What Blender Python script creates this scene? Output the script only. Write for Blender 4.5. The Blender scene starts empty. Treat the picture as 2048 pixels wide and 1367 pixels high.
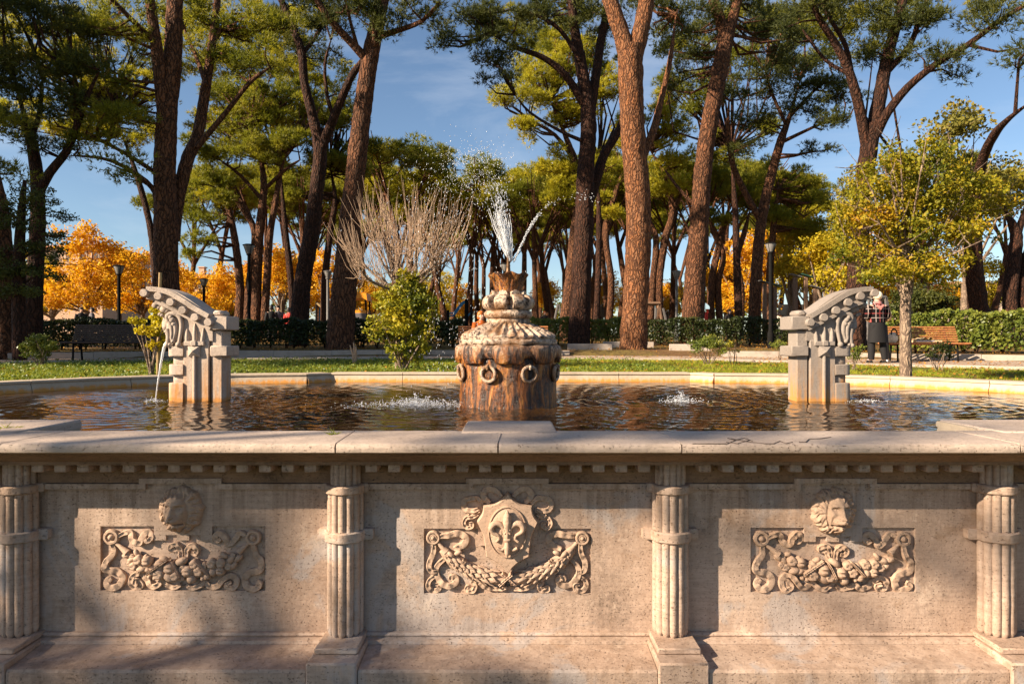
import bpy, bmesh, math, random
import numpy as np
from mathutils import Vector, Matrix, Euler, noise as mnoise

# ------------------------------------------------------------------ camera, sky, sun, exposure
SC = bpy.context.scene
COL = SC.collection
R = math.radians
F = 1365.0            # focal length in photo pixels (2048 wide)
CAMZ = 1.75
cam_d = bpy.data.cameras.new('camera')
cam = bpy.data.objects.new('camera', cam_d)
COL.objects.link(cam)
cam.location = (0, 0, CAMZ)
cam.rotation_euler = (R(90), 0, 0)
cam_d.sensor_width = 36.0
cam_d.lens = 24.0
cam_d.clip_start = 0.05
cam_d.clip_end = 3000
SC.camera = cam

SUN_EL, SUN_A = 27.0, 63.0      # elevation; angle between light travel and +Y towards +X
tr = Vector((math.sin(R(SUN_A)) * math.cos(R(SUN_EL)), math.cos(R(SUN_A)) * math.cos(R(SUN_EL)), -math.sin(R(SUN_EL))))
W_ = bpy.data.worlds.new("World")
SC.world = W_
W_.use_nodes = True
wn = W_.node_tree
for n in list(wn.nodes): wn.nodes.remove(n)
sky = wn.nodes.new('ShaderNodeTexSky')
sky.sky_type = 'NISHITA'
sky.sun_disc = False
sky.sun_elevation = R(SUN_EL)
sky.sun_rotation = math.atan2(-tr.x, -tr.y)
sky.air_density = 1.0
sky.dust_density = 0.35
sky.ozone_density = 2.6
bg = wn.nodes.new('ShaderNodeBackground')
bg.inputs['Strength'].default_value = 0.055
wo = wn.nodes.new('ShaderNodeOutputWorld')
tc_ = wn.nodes.new('ShaderNodeTexCoord'); mp_ = wn.nodes.new('ShaderNodeMapping')
mp_.inputs['Scale'].default_value = (1.6, 1.6, 5.5); mp_.inputs['Rotation'].default_value = (0, R(18), 0)
wn.links.new(tc_.outputs['Generated'], mp_.inputs['Vector'])
cn_ = wn.nodes.new('ShaderNodeTexNoise'); cn_.inputs['Scale'].default_value = 1.7; cn_.inputs['Detail'].default_value = 7; cn_.inputs['Roughness'].default_value = .62; cn_.inputs['Distortion'].default_value = .5
wn.links.new(mp_.outputs[0], cn_.inputs['Vector'])
cr_ = wn.nodes.new('ShaderNodeMapRange'); cr_.inputs[1].default_value = .50; cr_.inputs[2].default_value = .78; cr_.inputs[3].default_value = 0; cr_.inputs[4].default_value = .30
wn.links.new(cn_.outputs['Fac'], cr_.inputs[0])
mx_ = wn.nodes.new('ShaderNodeMix'); mx_.data_type = 'RGBA'; wn.links.new(cr_.outputs[0], mx_.inputs[0])
wn.links.new(sky.outputs[0], mx_.inputs[6]); mx_.inputs[7].default_value = (6.0, 6.4, 7.0, 1)
wn.links.new(mx_.outputs[2], bg.inputs['Color'])
wn.links.new(bg.outputs[0], wo.inputs['Surface'])

sun_d = bpy.data.lights.new('sun', 'SUN')
sun_d.energy = 5.0
sun_d.angle = R(0.45)
sun_d.color = (1.0, 0.84, 0.64)
sun = bpy.data.objects.new('sun', sun_d)
COL.objects.link(sun)
sun.rotation_euler = tr.to_track_quat('-Z', 'Y').to_euler()
sun.location = (-30, -15, 30)

SC.view_settings.view_transform = 'Standard'
SC.view_settings.look = 'None'
SC.view_settings.exposure = 1.45
SC.view_settings.gamma = 1.0
SC.view_settings.use_curve_mapping = False

# ------------------------------------------------------------------ helpers
def P(px, py, Y):
    return Vector(((px - 1024) / F * Y, Y, CAMZ - (py - 683.5) / F * Y))

def sstep(a, b, x):
    t = min(1, max(0, (x - a) / (b - a)))
    return t * t * (3 - 2 * t)

class MB:
    def __init__(s): s.v = []; s.f = []; s.m = []
    def add(s, vs, fs, mi=0):
        o = len(s.v)
        s.v.extend([tuple(v) for v in vs])
        s.f.extend([tuple(i + o for i in f) for f in fs])
        s.m.extend([mi] * len(fs))
    def box(s, x0, x1, y0, y1, z0, z1, mi=0):
        v = [(x0,y0,z0),(x1,y0,z0),(x1,y1,z0),(x0,y1,z0),(x0,y0,z1),(x1,y0,z1),(x1,y1,z1),(x0,y1,z1)]
        s.add(v, [(0,3,2,1),(4,5,6,7),(0,1,5,4),(1,2,6,5),(2,3,7,6),(3,0,4,7)], mi)
    def cbox(s, x0, x1, y0, y1, z0, z1, b=0.006, mi=0):
        xs = (x0, x1); ys = (y0, y1); zs = (z0, z1)
        b = min(b, (x1-x0)*.45, (y1-y0)*.45, (z1-z0)*.45)
        v = []; idx = {}
        for i in (0,1):
            for j in (0,1):
                for k in (0,1):
                    sx = b if i == 0 else -b; sy = b if j == 0 else -b; sz = b if k == 0 else -b
                    X, Y, Z = xs[i], ys[j], zs[k]
                    idx[(i,j,k,0)] = len(v); v.append((X, Y+sy, Z+sz))
                    idx[(i,j,k,1)] = len(v); v.append((X+sx, Y, Z+sz))
                    idx[(i,j,k,2)] = len(v); v.append((X+sx, Y+sy, Z))
        g = lambda i,j,k,a: idx[(i,j,k,a)]
        f = [(g(0,0,0,0),g(0,0,1,0),g(0,1,1,0),g(0,1,0,0)), (g(1,0,0,0),g(1,1,0,0),g(1,1,1,0),g(1,0,1,0)),
             (g(0,0,0,1),g(1,0,0,1),g(1,0,1,1),g(0,0,1,1)), (g(0,1,0,1),g(0,1,1,1),g(1,1,1,1),g(1,1,0,1)),
             (g(0,0,0,2),g(0,1,0,2),g(1,1,0,2),g(1,0,0,2)), (g(0,0,1,2),g(1,0,1,2),g(1,1,1,2),g(0,1,1,2))]
        for i in (0,1):
            for j in (0,1): f.append((g(i,j,0,0),g(i,j,1,0),g(i,j,1,1),g(i,j,0,1)) if (i+j)%2 else (g(i,j,0,0),g(i,j,0,1),g(i,j,1,1),g(i,j,1,0)))
        for i in (0,1):
            for k in (0,1): f.append((g(i,0,k,0),g(i,0,k,2),g(i,1,k,2),g(i,1,k,0)) if (i+k)%2 == 0 else (g(i,0,k,0),g(i,1,k,0),g(i,1,k,2),g(i,0,k,2)))
        for j in (0,1):
            for k in (0,1): f.append((g(0,j,k,1),g(1,j,k,1),g(1,j,k,2),g(0,j,k,2)) if (j+k)%2 else (g(0,j,k,1),g(0,j,k,2),g(1,j,k,2),g(1,j,k,1)))
        for i in (0,1):
            for j in (0,1):
                for k in (0,1): f.append((g(i,j,k,0),g(i,j,k,1),g(i,j,k,2)))
        s.add(v, f, mi)
    def prism(s, poly, axis, d0, d1, mi=0, cham=0.0):
        n = len(poly)
        def mk(a, b, d):
            return (a, d, b) if axis == 'y' else ((d, a, b) if axis == 'x' else (a, b, d))
        v = [mk(a, b, d0) for a, b in poly] + [mk(a, b, d1) for a, b in poly]
        f = [tuple(range(n)), tuple(range(2*n-1, n-1, -1))]
        for i in range(n):
            j = (i+1) % n
            f.append((i, n+i, n+j, j))
        s.add(v, f, mi)
    def tube(s, pts, rad, seg=8, cap=True, mi=0, flat=None, jit=None):
        pts = [Vector(p) for p in pts]
        n = len(pts)
        if not hasattr(rad, '__len__'): rad = [rad]*n
        t0 = (pts[1]-pts[0]).normalized()
        up = Vector((0,0,1)) if abs(t0.z) < .9 else Vector((0,1,0))
        a = t0.cross(up).normalized(); b = a.cross(t0).normalized()
        vs = []; fs = []
        for i in range(n):
            if i == 0: t = t0
            elif i == n-1: t = (pts[i]-pts[i-1]).normalized()
            else: t = ((pts[i+1]-pts[i]).normalized()+(pts[i]-pts[i-1]).normalized())
            t = t.normalized() if t.length > 1e-9 else t0
            a = (a - t*a.dot(t))
            a = a.normalized() if a.length > 1e-6 else t.orthogonal().normalized()
            b = t.cross(a).normalized()
            for k in range(seg):
                th = 2*math.pi*k/seg
                r = rad[i]
                if jit: r *= jit(i, th, pts[i])
                q = a*math.cos(th)*r + b*math.sin(th)*r
                vs.append(pts[i]+q)
        for i in range(n-1):
            for k in range(seg):
                k2 = (k+1) % seg
                fs.append((i*seg+k, i*seg+k2, (i+1)*seg+k2, (i+1)*seg+k))
        if cap:
            fs.append(tuple(range(seg-1, -1, -1)))
            fs.append(tuple(range((n-1)*seg, n*seg)))
        s.add(vs, fs, mi)
    def lathe(s, prof, seg=32, c=(0,0,0), fn=None, mi=0, cap=True, a0=0, a1=2*math.pi):
        full = abs(a1-a0-2*math.pi) < 1e-6
        ns = seg if full else seg+1
        vs = []; fs = []
        for i, (r, z) in enumerate(prof):
            for k in range(ns):
                th = a0+(a1-a0)*k/seg
                rr, zz = (r, z) if fn is None else fn(i, r, z, th)
                vs.append((c[0]+rr*math.cos(th), c[1]+rr*math.sin(th), c[2]+zz))
        for i in range(len(prof)-1):
            for k in range(seg):
                k2 = (k+1) % ns
                fs.append((i*ns+k, i*ns+k2, (i+1)*ns+k2, (i+1)*ns+k))
        if cap:
            fs.append(tuple(range(ns-1, -1, -1)))
            m = (len(prof)-1)*ns
            fs.append(tuple(range(m, m+ns)))
        s.add(vs, fs, mi)
    def ball(s, c, r, seg=10, rings=6, rot=None, mi=0, fn=None):
        if not hasattr(r, '__len__'): r = (r, r, r)
        vs = []; fs = []
        c = Vector(c)
        for i in range(rings+1):
            ph = math.pi*i/rings
            for k in range(seg):
                th = 2*math.pi*k/seg
                d = Vector((math.sin(ph)*math.cos(th), math.sin(ph)*math.sin(th), math.cos(ph)))
                m = fn(d) if fn else 1
                q = Vector((d.x*r[0]*m, d.y*r[1]*m, d.z*r[2]*m))
                if rot is not None: q = rot @ q
                vs.append(c+q)
        for i in range(rings):
            for k in range(seg):
                k2 = (k+1) % seg
                a, b_, cc, d = i*seg+k, (i+1)*seg+k, (i+1)*seg+k2, i*seg+k2
                if i == 0: fs.append((a, b_, cc))
                elif i == rings-1: fs.append((a, b_, d))
                else: fs.append((a, b_, cc, d))
        s.add(vs, fs, mi)
    def loft(s, rings, mi=0, cap=True):
        n = len(rings[0]); vs = [v for r in rings for v in r]; fs = []
        for i in range(len(rings)-1):
            for k in range(n):
                k2 = (k+1) % n
                fs.append((i*n+k, i*n+k2, (i+1)*n+k2, (i+1)*n+k))
        if cap:
            fs.append(tuple(range(n-1, -1, -1))); fs.append(tuple(range((len(rings)-1)*n, len(rings)*n)))
        s.add(vs, fs, mi)
    def build(s, name, mat, parent=None, ang=38, fixn=True):
        return link_mesh(name, s.v, s.f, mat, parent, ang, s.m if isinstance(mat, (list, tuple)) else None, fixn)

def wloc(o):
    v = Vector((0,0,0))
    while o is not None:
        v += o.location; o = o.parent
    return v

def link_mesh(name, v, f, mat, parent=None, ang=38, mi=None, fixn=True):
    me = bpy.data.meshes.new(name)
    off = wloc(parent) if parent is not None else Vector((0,0,0))
    if off.length > 0: v = [(a[0]-off.x, a[1]-off.y, a[2]-off.z) for a in v]
    me.from_pydata(v, [], f)
    if fixn:
        bm = bmesh.new(); bm.from_mesh(me)
        bmesh.ops.recalc_face_normals(bm, faces=bm.faces)
        bm.to_mesh(me); bm.free()
    for m in (mat if isinstance(mat, (list, tuple)) else [mat]): me.materials.append(m)
    if mi: me.polygons.foreach_set('material_index', mi)
    if ang:
        me.polygons.foreach_set('use_smooth', [True]*len(me.polygons))
        me.set_sharp_from_angle(angle=R(ang))
    me.update()
    o = bpy.data.objects.new(name, me)
    COL.objects.link(o)
    if parent is not None: o.parent = parent
    return o

def npmesh(name, V, per, mat, parent=None, mi=None, smooth=False, origin=None):
    """V: (n*per, 3) unshared vertices, 'per' corners per face"""
    V = np.asarray(V, dtype=np.float32).reshape(-1, 3).copy()
    if parent is not None:
        w = wloc(parent); V -= np.array((w.x, w.y, w.z), dtype=np.float32)
    me = bpy.data.meshes.new(name)
    n = len(V)
    me.vertices.add(n)
    me.vertices.foreach_set('co', V.ravel())
    me.loops.add(n)
    me.loops.foreach_set('vertex_index', np.arange(n, dtype=np.int32))
    me.polygons.add(n//per)
    me.polygons.foreach_set('loop_start', np.arange(0, n, per, dtype=np.int32))
    for m in (mat if isinstance(mat, (list, tuple)) else [mat]): me.materials.append(m)
    if mi is not None: me.polygons.foreach_set('material_index', np.asarray(mi, dtype=np.int32))
    me.update(calc_edges=True)
    o = bpy.data.objects.new(name, me)
    COL.objects.link(o)
    if parent is not None: o.parent = parent
    return o

def tag(o, label=None, cat=None, group=None, kind=None):
    if label: o['label'] = label
    if cat: o['category'] = cat
    if group: o['group'] = group
    if kind: o['kind'] = kind
    return o

def thing(name, label, cat, loc=(0,0,0), group=None):
    o = bpy.data.objects.new(name, None)
    COL.objects.link(o)
    o.location = loc
    o.empty_display_size = .1
    return tag(o, label, cat, group)

def copy_tree(o, parent=None):
    c = o.copy(); COL.objects.link(c)
    if parent is not None: c.parent = parent
    for ch in list(o.children): copy_tree(ch, c)
    return c

def share(name, src, parent, loc, rot=None, scale=None):
    o = bpy.data.objects.new(name, src if isinstance(src, bpy.types.Mesh) else src.data)
    COL.objects.link(o)
    if parent is not None: o.parent = parent
    o.location = Vector(loc) - (wloc(parent) if parent is not None else Vector((0,0,0)))
    if rot is not None: o.rotation_euler = rot
    if scale is not None: o.scale = scale
    return o

def catmull(pts, n=6, closed=False):
    pts = [Vector(p) if len(p) == 3 else Vector((p[0], p[1], 0)) for p in pts]
    out = []
    N = len(pts)
    rng = range(N) if closed else range(N-1)
    for i in rng:
        p0 = pts[(i-1) % N] if (closed or i > 0) else pts[i]*2-pts[i+1]
        p1 = pts[i]; p2 = pts[(i+1) % N]
        p3 = pts[(i+2) % N] if (closed or i+2 < N) else p2*2-p1
        for k in range(n):
            t = k/n
            out.append(0.5*((2*p1)+(p2-p0)*t+(2*p0-5*p1+4*p2-p3)*t*t+(3*p1-p0-3*p2+p3)*t**3))
    if not closed: out.append(pts[-1])
    return out

def lerp_list(vals, n):
    vals = list(vals); m = len(vals)
    return [float(np.interp(i/(n-1)*(m-1), range(m), vals)) for i in range(n)]

# ------------------------------------------------------------------ materials
class NT:
    def __init__(s, name):
        s.m = bpy.data.materials.new(name); s.m.use_nodes = True
        s.t = s.m.node_tree; s.t.nodes.clear()
        s.out = s.t.nodes.new('ShaderNodeOutputMaterial')
        s._pos = None
    def n(s, typ, **kw):
        x = s.t.nodes.new(typ)
        for k, v in kw.items(): setattr(x, k, v)
        return x
    def l(s, a, b): s.t.links.new(a, b)
    def setin(s, sock, v):
        if isinstance(v, bpy.types.NodeSocket): s.l(v, sock)
        else: sock.default_value = v
    def pos(s):
        if s._pos is None: s._pos = s.n('ShaderNodeNewGeometry').outputs['Position']
        return s._pos
    def objpos(s): return s.n('ShaderNodeTexCoord').outputs['Object']
    def scale(s, vec, sc):
        x = s.n('ShaderNodeVectorMath', operation='MULTIPLY'); s.l(vec, x.inputs[0]); x.inputs[1].default_value = sc
        return x.outputs[0]
    def noise(s, vec, sc=5, det=4, rough=.55, dist=0):
        x = s.n('ShaderNodeTexNoise'); s.l(vec, x.inputs['Vector'])
        x.inputs['Scale'].default_value = sc; x.inputs['Detail'].default_value = det
        x.inputs['Roughness'].default_value = rough; x.inputs['Distortion'].default_value = dist
        return x.outputs['Fac']
    def voro(s, vec, sc=5, feat='F1', out='Distance', rnd=1):
        x = s.n('ShaderNodeTexVoronoi', feature=feat); s.l(vec, x.inputs['Vector'])
        x.inputs['Scale'].default_value = sc; x.inputs['Randomness'].default_value = rnd
        return x.outputs[out]
    def ramp(s, v, stops):
        x = s.n('ShaderNodeValToRGB'); s.l(v, x.inputs[0])
        e = x.color_ramp.elements
        while len(e) < len(stops): e.new(.5)
        for el, (p, c) in zip(e, stops):
            el.position = p
            el.color = (c, c, c, 1) if not hasattr(c, '__len__') else (*c, 1)
        return x.outputs[0]
    def mr(s, v, a, b, c=0, d=1, smooth=True):
        x = s.n('ShaderNodeMapRange')
        if smooth: x.interpolation_type = 'SMOOTHSTEP'
        s.l(v, x.inputs[0])
        for i, q in enumerate((a, b, c, d)): x.inputs[i+1].default_value = q
        return x.outputs[0]
    def mix(s, f, a, b, mode='MIX'):
        x = s.n('ShaderNodeMix', data_type='RGBA', blend_type=mode)
        s.setin(x.inputs[0], f)
        for sock, v in ((x.inputs[6], a), (x.inputs[7], b)):
            if isinstance(v, bpy.types.NodeSocket): s.l(v, sock)
            else: sock.default_value = (*v, 1)
        return x.outputs[2]
    def math(s, op, a, b=0.0):
        x = s.n('ShaderNodeMath', operation=op)
        s.setin(x.inputs[0], a); s.setin(x.inputs[1], b)
        return x.outputs[0]
    def sep(s, v):
        x = s.n('ShaderNodeSeparateXYZ'); s.l(v, x.inputs[0]); return x.outputs
    def bump(s, h, strength=.3, dist=.01, normal=None):
        x = s.n('ShaderNodeBump'); s.l(h, x.inputs['Height'])
        x.inputs['Strength'].default_value = strength; x.inputs['Distance'].default_value = dist
        if normal is not None: s.l(normal, x.inputs['Normal'])
        return x.outputs[0]
    def bsdf(s, col, rough=.8, normal=None, spec=.3, **kw):
        b = s.n('ShaderNodeBsdfPrincipled')
        if isinstance(col, bpy.types.NodeSocket): s.l(col, b.inputs['Base Color'])
        else: b.inputs['Base Color'].default_value = (*col, 1)
        s.setin(b.inputs['Roughness'], rough)
        b.inputs['Specular IOR Level'].default_value = spec
        if normal is not None: s.l(normal, b.inputs['Normal'])
        for k, v in kw.items(): s.setin(b.inputs[k], v)
        return b.outputs[0]
    def done(s, sh): s.l(sh, s.out.inputs['Surface']); return s.m

def m_stone(name, c1, c2, pit=(.09,.055,.035), dirt=(.07,.05,.035), dirt_amt=.5, band=.35, rust=None, wl=1.165, grey=None, pits=1.0, streak=False):
    t = NT(name); p = t.pos()
    big = t.noise(p, 1.7, 5, .6)
    col = t.mix(t.ramp(big, [(.33, 0), (.68, 1)]), c1, c2)
    fine = t.noise(t.scale(p, (3, 3, 40)), 2.0, 5, .65)
    col = t.mix(t.math('MULTIPLY', t.ramp(fine, [(.42, 0), (.62, 1)]), band), col, tuple(x*.62 for x in c2))
    gran = t.noise(p, 55, 3, .7)
    col = t.mix(t.mr(gran, .35, .75, 0, .3), col, tuple(x*1.25 for x in c1))
    if grey:
        g = t.noise(t.scale(p, (1.0, 1, .8)), 1.9, 6, .62, .6)
        gf = t.math('MULTIPLY', t.ramp(g, [(.55, 0), (.60, 1)]), .75)
        col = t.mix(gf, col, grey)
    d1 = t.noise(p, 2.6, 8, .72)
    d2 = t.noise(p, 34, 3, .7)
    df = t.math('MULTIPLY', t.ramp(d1, [(.52, 0), (.72, 1)]), t.ramp(d2, [(.35, .25), (.62, 1)]))
    col = t.mix(t.math('MULTIPLY', df, dirt_amt), col, dirt)
    if streak:
        z_ = t.sep(p)[2]
        sk_ = t.noise(t.scale(p, (11, 11, .7)), 1.4, 6, .7, .3)
        top_ = t.math('ADD', t.mr(z_, .55, 1.06, 0, 1), t.mr(z_, .62, .33, 0, .55))
        sf = t.math('MULTIPLY', t.ramp(sk_, [(.44, 0), (.66, 1)]), top_)
        col = t.mix(t.math('MULTIPLY', sf, .6), col, (.13,.075,.042))
        bl = t.noise(p, 4.2, 9, .75, .4)
        col = t.mix(t.math('MULTIPLY', t.ramp(bl, [(.56, 0), (.66, 1)]), .5), col, (.24,.14,.075))
        col = t.mix(t.math('MULTIPLY', t.ramp(bl, [(.36, 1), (.43, 0)]), .35), col, (.60,.47,.37))
    pclu = t.ramp(t.noise(p, 6.5, 3, .6), [(.36, .3), (.60, 1)])
    pt = t.noise(t.scale(p, (1, 1, 1.6)), 85, 3, .6)
    pm = t.math('MULTIPLY', t.ramp(pt, [(.61, 0), (.68, 1)]), pclu)
    pb = t.noise(t.scale(p, (1, 1, 2.6)), 19, 6, .7)
    zone = t.ramp(t.noise(p, 2.2, 3, .5), [(.45, 0), (.6, 1)])
    pb = t.math('MULTIPLY', t.ramp(pb, [(.665, 0), (.71, 1)]), zone)
    pits_m = t.math('MULTIPLY', t.math('MAXIMUM', pm, pb), pits)
    col = t.mix(t.math('MULTIPLY', pits_m, .8), col, pit)
    if rust:
        z = t.sep(p)[2]
        st = t.noise(t.scale(p, (9, 9, 1.1)), 1.6, 5, .65)
        low = t.mr(z, wl + .02, wl + rust[1], 1, 0)
        rf = t.math('MULTIPLY', t.math('ADD', t.ramp(st, [(.42, 0), (.62, 1)]), t.mr(z, wl, wl+.05, .8, 0)), low)
        col = t.mix(rf, col, rust[0])
    h = t.math('SUBTRACT', t.math('ADD', t.math('MULTIPLY', gran, .25), t.math('MULTIPLY', fine, .2)), t.math('MULTIPLY', pits_m, 1.0))
    nb = t.bump(h, .75, .006)
    h2 = t.noise(p, 9, 4, .6)
    nb = t.bump(h2, .35, .02, nb)
    return t.done(t.bsdf(col, .82, nb, .25))

STONE = m_stone('travertine', (.45,.33,.255), (.345,.235,.17), dirt_amt=.7, grey=(.36,.31,.285), streak=True)
STONE_CAP = m_stone('travertine_coping', (.46,.36,.29), (.39,.295,.23), dirt_amt=.45, band=.3)
STONE_FACE = m_stone('travertine_carving', (.44,.305,.22), (.325,.21,.14), dirt_amt=.6, band=.12, pits=.6)
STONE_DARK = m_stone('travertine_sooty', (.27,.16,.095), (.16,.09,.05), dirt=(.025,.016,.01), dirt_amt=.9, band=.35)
STONE_PILLAR = m_stone('travertine_spout', (.46,.37,.30), (.37,.29,.23), dirt=(.05,.035,.03), dirt_amt=.75, band=.15, rust=((.45,.20,.055), .55))
STONE_PILLAR2 = m_stone('travertine_spout_smooth_shaded', (.27,.225,.19), (.22,.18,.15), dirt=(.10,.075,.06), dirt_amt=.4, band=.12, rust=((.42,.20,.06), .5), pits=.45)  # smoother stone, darker because the pillar's shade is put into the colour
STONE_RIM = m_stone('rim_stone', (.45,.36,.265), (.39,.30,.205), dirt=(.12,.085,.05), dirt_amt=.4, band=.1, rust=((.50,.22,.05), .075), pits=.3)
KERB = m_stone('kerb_stone', (.40,.33,.27), (.31,.25,.20), dirt=(.06,.05,.04), dirt_amt=.6, band=.15, pits=.4)

def m_drum(name, pale_z0, pale_z1):
    t = NT(name); p = t.pos(); z = t.sep(p)[2]
    st = t.noise(t.scale(p, (8, 8, 1.7)), 1.5, 9, .72, .9)
    st2 = t.noise(t.scale(p, (22, 22, 4.5)), 1.5, 6, .75, .5)
    col = t.ramp(st, [(.37, (.008,.004,.002)), (.455, (.055,.016,.003)), (.515, (.26,.075,.006)), (.585, (.42,.155,.015)), (.69, (.48,.30,.14))])
    col = t.mix(t.math('MULTIPLY', t.ramp(st2, [(.46, 0), (.58, 1)]), .85), col, (.016,.007,.003))
    crust = t.noise(p, 26, 6, .75)
    pale = t.mix(t.ramp(crust, [(.43, 0), (.50, 1)]), (.035,.02,.012), (.50,.365,.26))
    pale = t.mix(t.ramp(t.noise(p, 5, 4, .6), [(.46, 0), (.60, .85)]), pale, (.22,.105,.04))
    zz = t.math('ADD', z, t.math('MULTIPLY', t.math('SUBTRACT', st, .5), .55))
    f = t.mr(zz, pale_z0, pale_z1)
    col = t.mix(f, col, pale)
    h = t.math('ADD', t.math('MULTIPLY', crust, .8), t.math('MULTIPLY', st, .5))
    nb = t.bump(h, .9, .02)
    rough = t.mr(st2, .35, .65, .55, .16)
    return t.done(t.bsdf(col, rough, nb, .5))
DRUM = m_drum('wet_rusty_stone', 1.60, 1.80)
RINGM = m_drum('limed_ring_stone', 1.15, 1.40)
DOME = m_drum('lime_crusted_stone', 1.45, 1.80)
BOWL = m_drum('rusty_bowl_stone', 2.36, 2.62)

def m_bark(name, c_plate, c_plate2, c_fis, sc=(12, 12, 2.5), bump=1.0, edge=.16):
    t = NT(name); p = t.pos()
    w = t.n('ShaderNodeVectorMath', operation='ADD')
    nz = t.n('ShaderNodeTexNoise'); t.l(p, nz.inputs['Vector']); nz.inputs['Scale'].default_value = 3.5; nz.inputs['Detail'].default_value = 3
    t.l(p, w.inputs[0]); t.l(t.scale(nz.outputs['Color'], (.26, .26, .42)), w.inputs[1])
    q = t.scale(w.outputs[0], sc)
    e = t.voro(q, 1.0, 'DISTANCE_TO_EDGE')
    cell = t.voro(q, 1.0, 'F1', 'Color')
    cs = t.sep(cell)
    fl = t.noise(t.scale(p, (14, 14, 5)), 2, 5, .7)
    col = t.mix(cs[0], c_plate, c_plate2)
    col = t.mix(t.mr(fl, .35, .7), col, tuple(x*.55 for x in c_plate))
    col = t.mix(t.math('MULTIPLY', t.mr(e, 0, edge, 1, 0), t.mr(fl, .3, .6, .55, 1)), col, c_fis)
    h = t.math('ADD', t.mr(e, 0, edge*1.6, 0, 1), t.math('MULTIPLY', fl, .5))
    nb = t.bump(h, bump, .035)
    return t.done(t.bsdf(col, .85, nb, .2))
BARK = m_bark('pine_bark', (.185,.075,.034), (.125,.058,.03), (.014,.006,.0035))
BARK_BIG = m_bark('pine_bark_sunny', (.27,.105,.04), (.20,.10,.052), (.035,.013,.007), sc=(13, 13, 2.9))  # brighter copy of the pine bark with sunlight put into the colour
BARK_GREY = m_bark('grey_bark', (.34,.245,.17), (.27,.19,.13), (.09,.06,.045), sc=(22, 22, 5), bump=.5, edge=.25)
BARK_DARK = m_bark('shaded_bark', (.078,.030,.016), (.052,.024,.014), (.010,.005,.0035))  # darker bark for stems in shade, the shade put into the colour

def m_leaf(name, cols, sc=.9, trans=.35, rough=.6, fine=14, tcol=1.15):
    t = NT(name); p = t.pos()
    a = t.noise(p, sc, 3, .6); b = t.noise(p, fine, 2, .5)
    f = t.math('ADD', t.math('MULTIPLY', a, .55), t.math('MULTIPLY', b, .45))
    n = len(cols)
    col = t.ramp(f, [(.34 + .32*i/(n-1), c) for i, c in enumerate(cols)])
    d = t.bsdf(col, rough, None, .25)
    tl = t.n('ShaderNodeBsdfTranslucent')
    t.l(t.mix(1.0, col, (tcol, tcol, tcol*.8), 'MULTIPLY'), tl.inputs['Color'])
    mx = t.n('ShaderNodeMixShader'); mx.inputs[0].default_value = trans
    t.l(d, mx.inputs[1]); t.l(tl.outputs[0], mx.inputs[2])
    return t.done(mx.outputs[0])
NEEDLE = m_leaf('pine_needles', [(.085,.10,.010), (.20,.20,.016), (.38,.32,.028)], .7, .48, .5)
NEEDLE_Y = m_leaf('pine_needles_sunny', [(.20,.20,.013), (.38,.34,.022), (.54,.44,.035)], .8, .5, .5)  # yellower copy of the pine needles, sunlight put into the colour
NEEDLE_D = m_leaf('cedar_and_shaded_needles', [(.028,.037,.009), (.06,.07,.013), (.125,.12,.018)], 1.2, .3, .6)  # cedar green; on pines this darker copy holds their shade in the colour
AUTUMN = m_leaf('autumn_leaves', [(.46,.18,.008), (.66,.34,.012), (.78,.50,.025)], .9, .4)
AUTUMN_G = m_leaf('turning_leaves', [(.18,.17,.012), (.42,.32,.015), (.66,.42,.015)], .7, .4)
SAPLING = m_leaf('sapling_leaves', [(.20,.19,.012), (.45,.36,.014), (.60,.42,.018)], 1.6, .4, fine=30)
YOUNG = m_leaf('young_tree_leaves', [(.06,.08,.008), (.16,.165,.010), (.34,.26,.012), (.38,.18,.010)], 1.6, .4, fine=30)
OLIVE = m_leaf('olive_leaves', [(.10,.11,.022), (.19,.17,.03), (.33,.21,.03)], 1.0, .35, fine=20)
IVY = m_leaf('ivy_leaves', [(.06,.085,.014), (.18,.19,.018), (.38,.32,.022), (.48,.35,.02)], 2.6, .35, .45, fine=24)
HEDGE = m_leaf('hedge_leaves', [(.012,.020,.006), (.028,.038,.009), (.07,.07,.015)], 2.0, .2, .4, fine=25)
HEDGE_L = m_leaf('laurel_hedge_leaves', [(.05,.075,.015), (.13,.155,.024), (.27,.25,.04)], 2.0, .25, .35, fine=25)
GRASS = m_leaf('grass_blades', [(.10,.135,.012), (.24,.26,.016), (.42,.37,.03)], 1.1, .35, .6, fine=9)
LITTER = m_leaf('fallen_leaves', [(.16,.06,.015), (.33,.14,.02), (.45,.24,.03)], 4, .1, .8, fine=40)

def m_plain(name, c, rough=.6, var=.25, sc=20, spec=.4, metal=0, bump=.15):
    t = NT(name); p = t.pos()
    n_ = t.noise(p, sc, 5, .6)
    col = t.mix(t.mr(n_, .3, .7), tuple(x*(1-var) for x in c), tuple(min(1, x*(1+var)) for x in c))
    return t.done(t.bsdf(col, rough, t.bump(n_, bump, .004), spec, Metallic=metal))
METAL_D = m_plain('dark_metal', (.011,.010,.0095), .9, spec=.05)
METAL_G = m_plain('grey_metal', (.10,.09,.085), .5)
LAMP_GLASS = m_plain('lamp_glass', (.16,.15,.14), .25, .08)
WOOD_RED = m_plain('varnished_wood', (.40,.155,.055), .4, .35, 30)
WOOD_GREY = m_plain('weathered_wood', (.36,.24,.165), .75, .35, 30)
WOOD_DK = m_plain('dark_wood', (.035,.016,.013), .45, .35, 30)
WOOD_POST = m_plain('timber_post', (.15,.085,.05), .8, .3, 20)
STAKE = m_plain('stake_wood', (.33,.22,.10), .8, .3, 20)
TWIG = m_plain('bare_twigs', (.34,.225,.145), .75, .3, 30)
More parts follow.
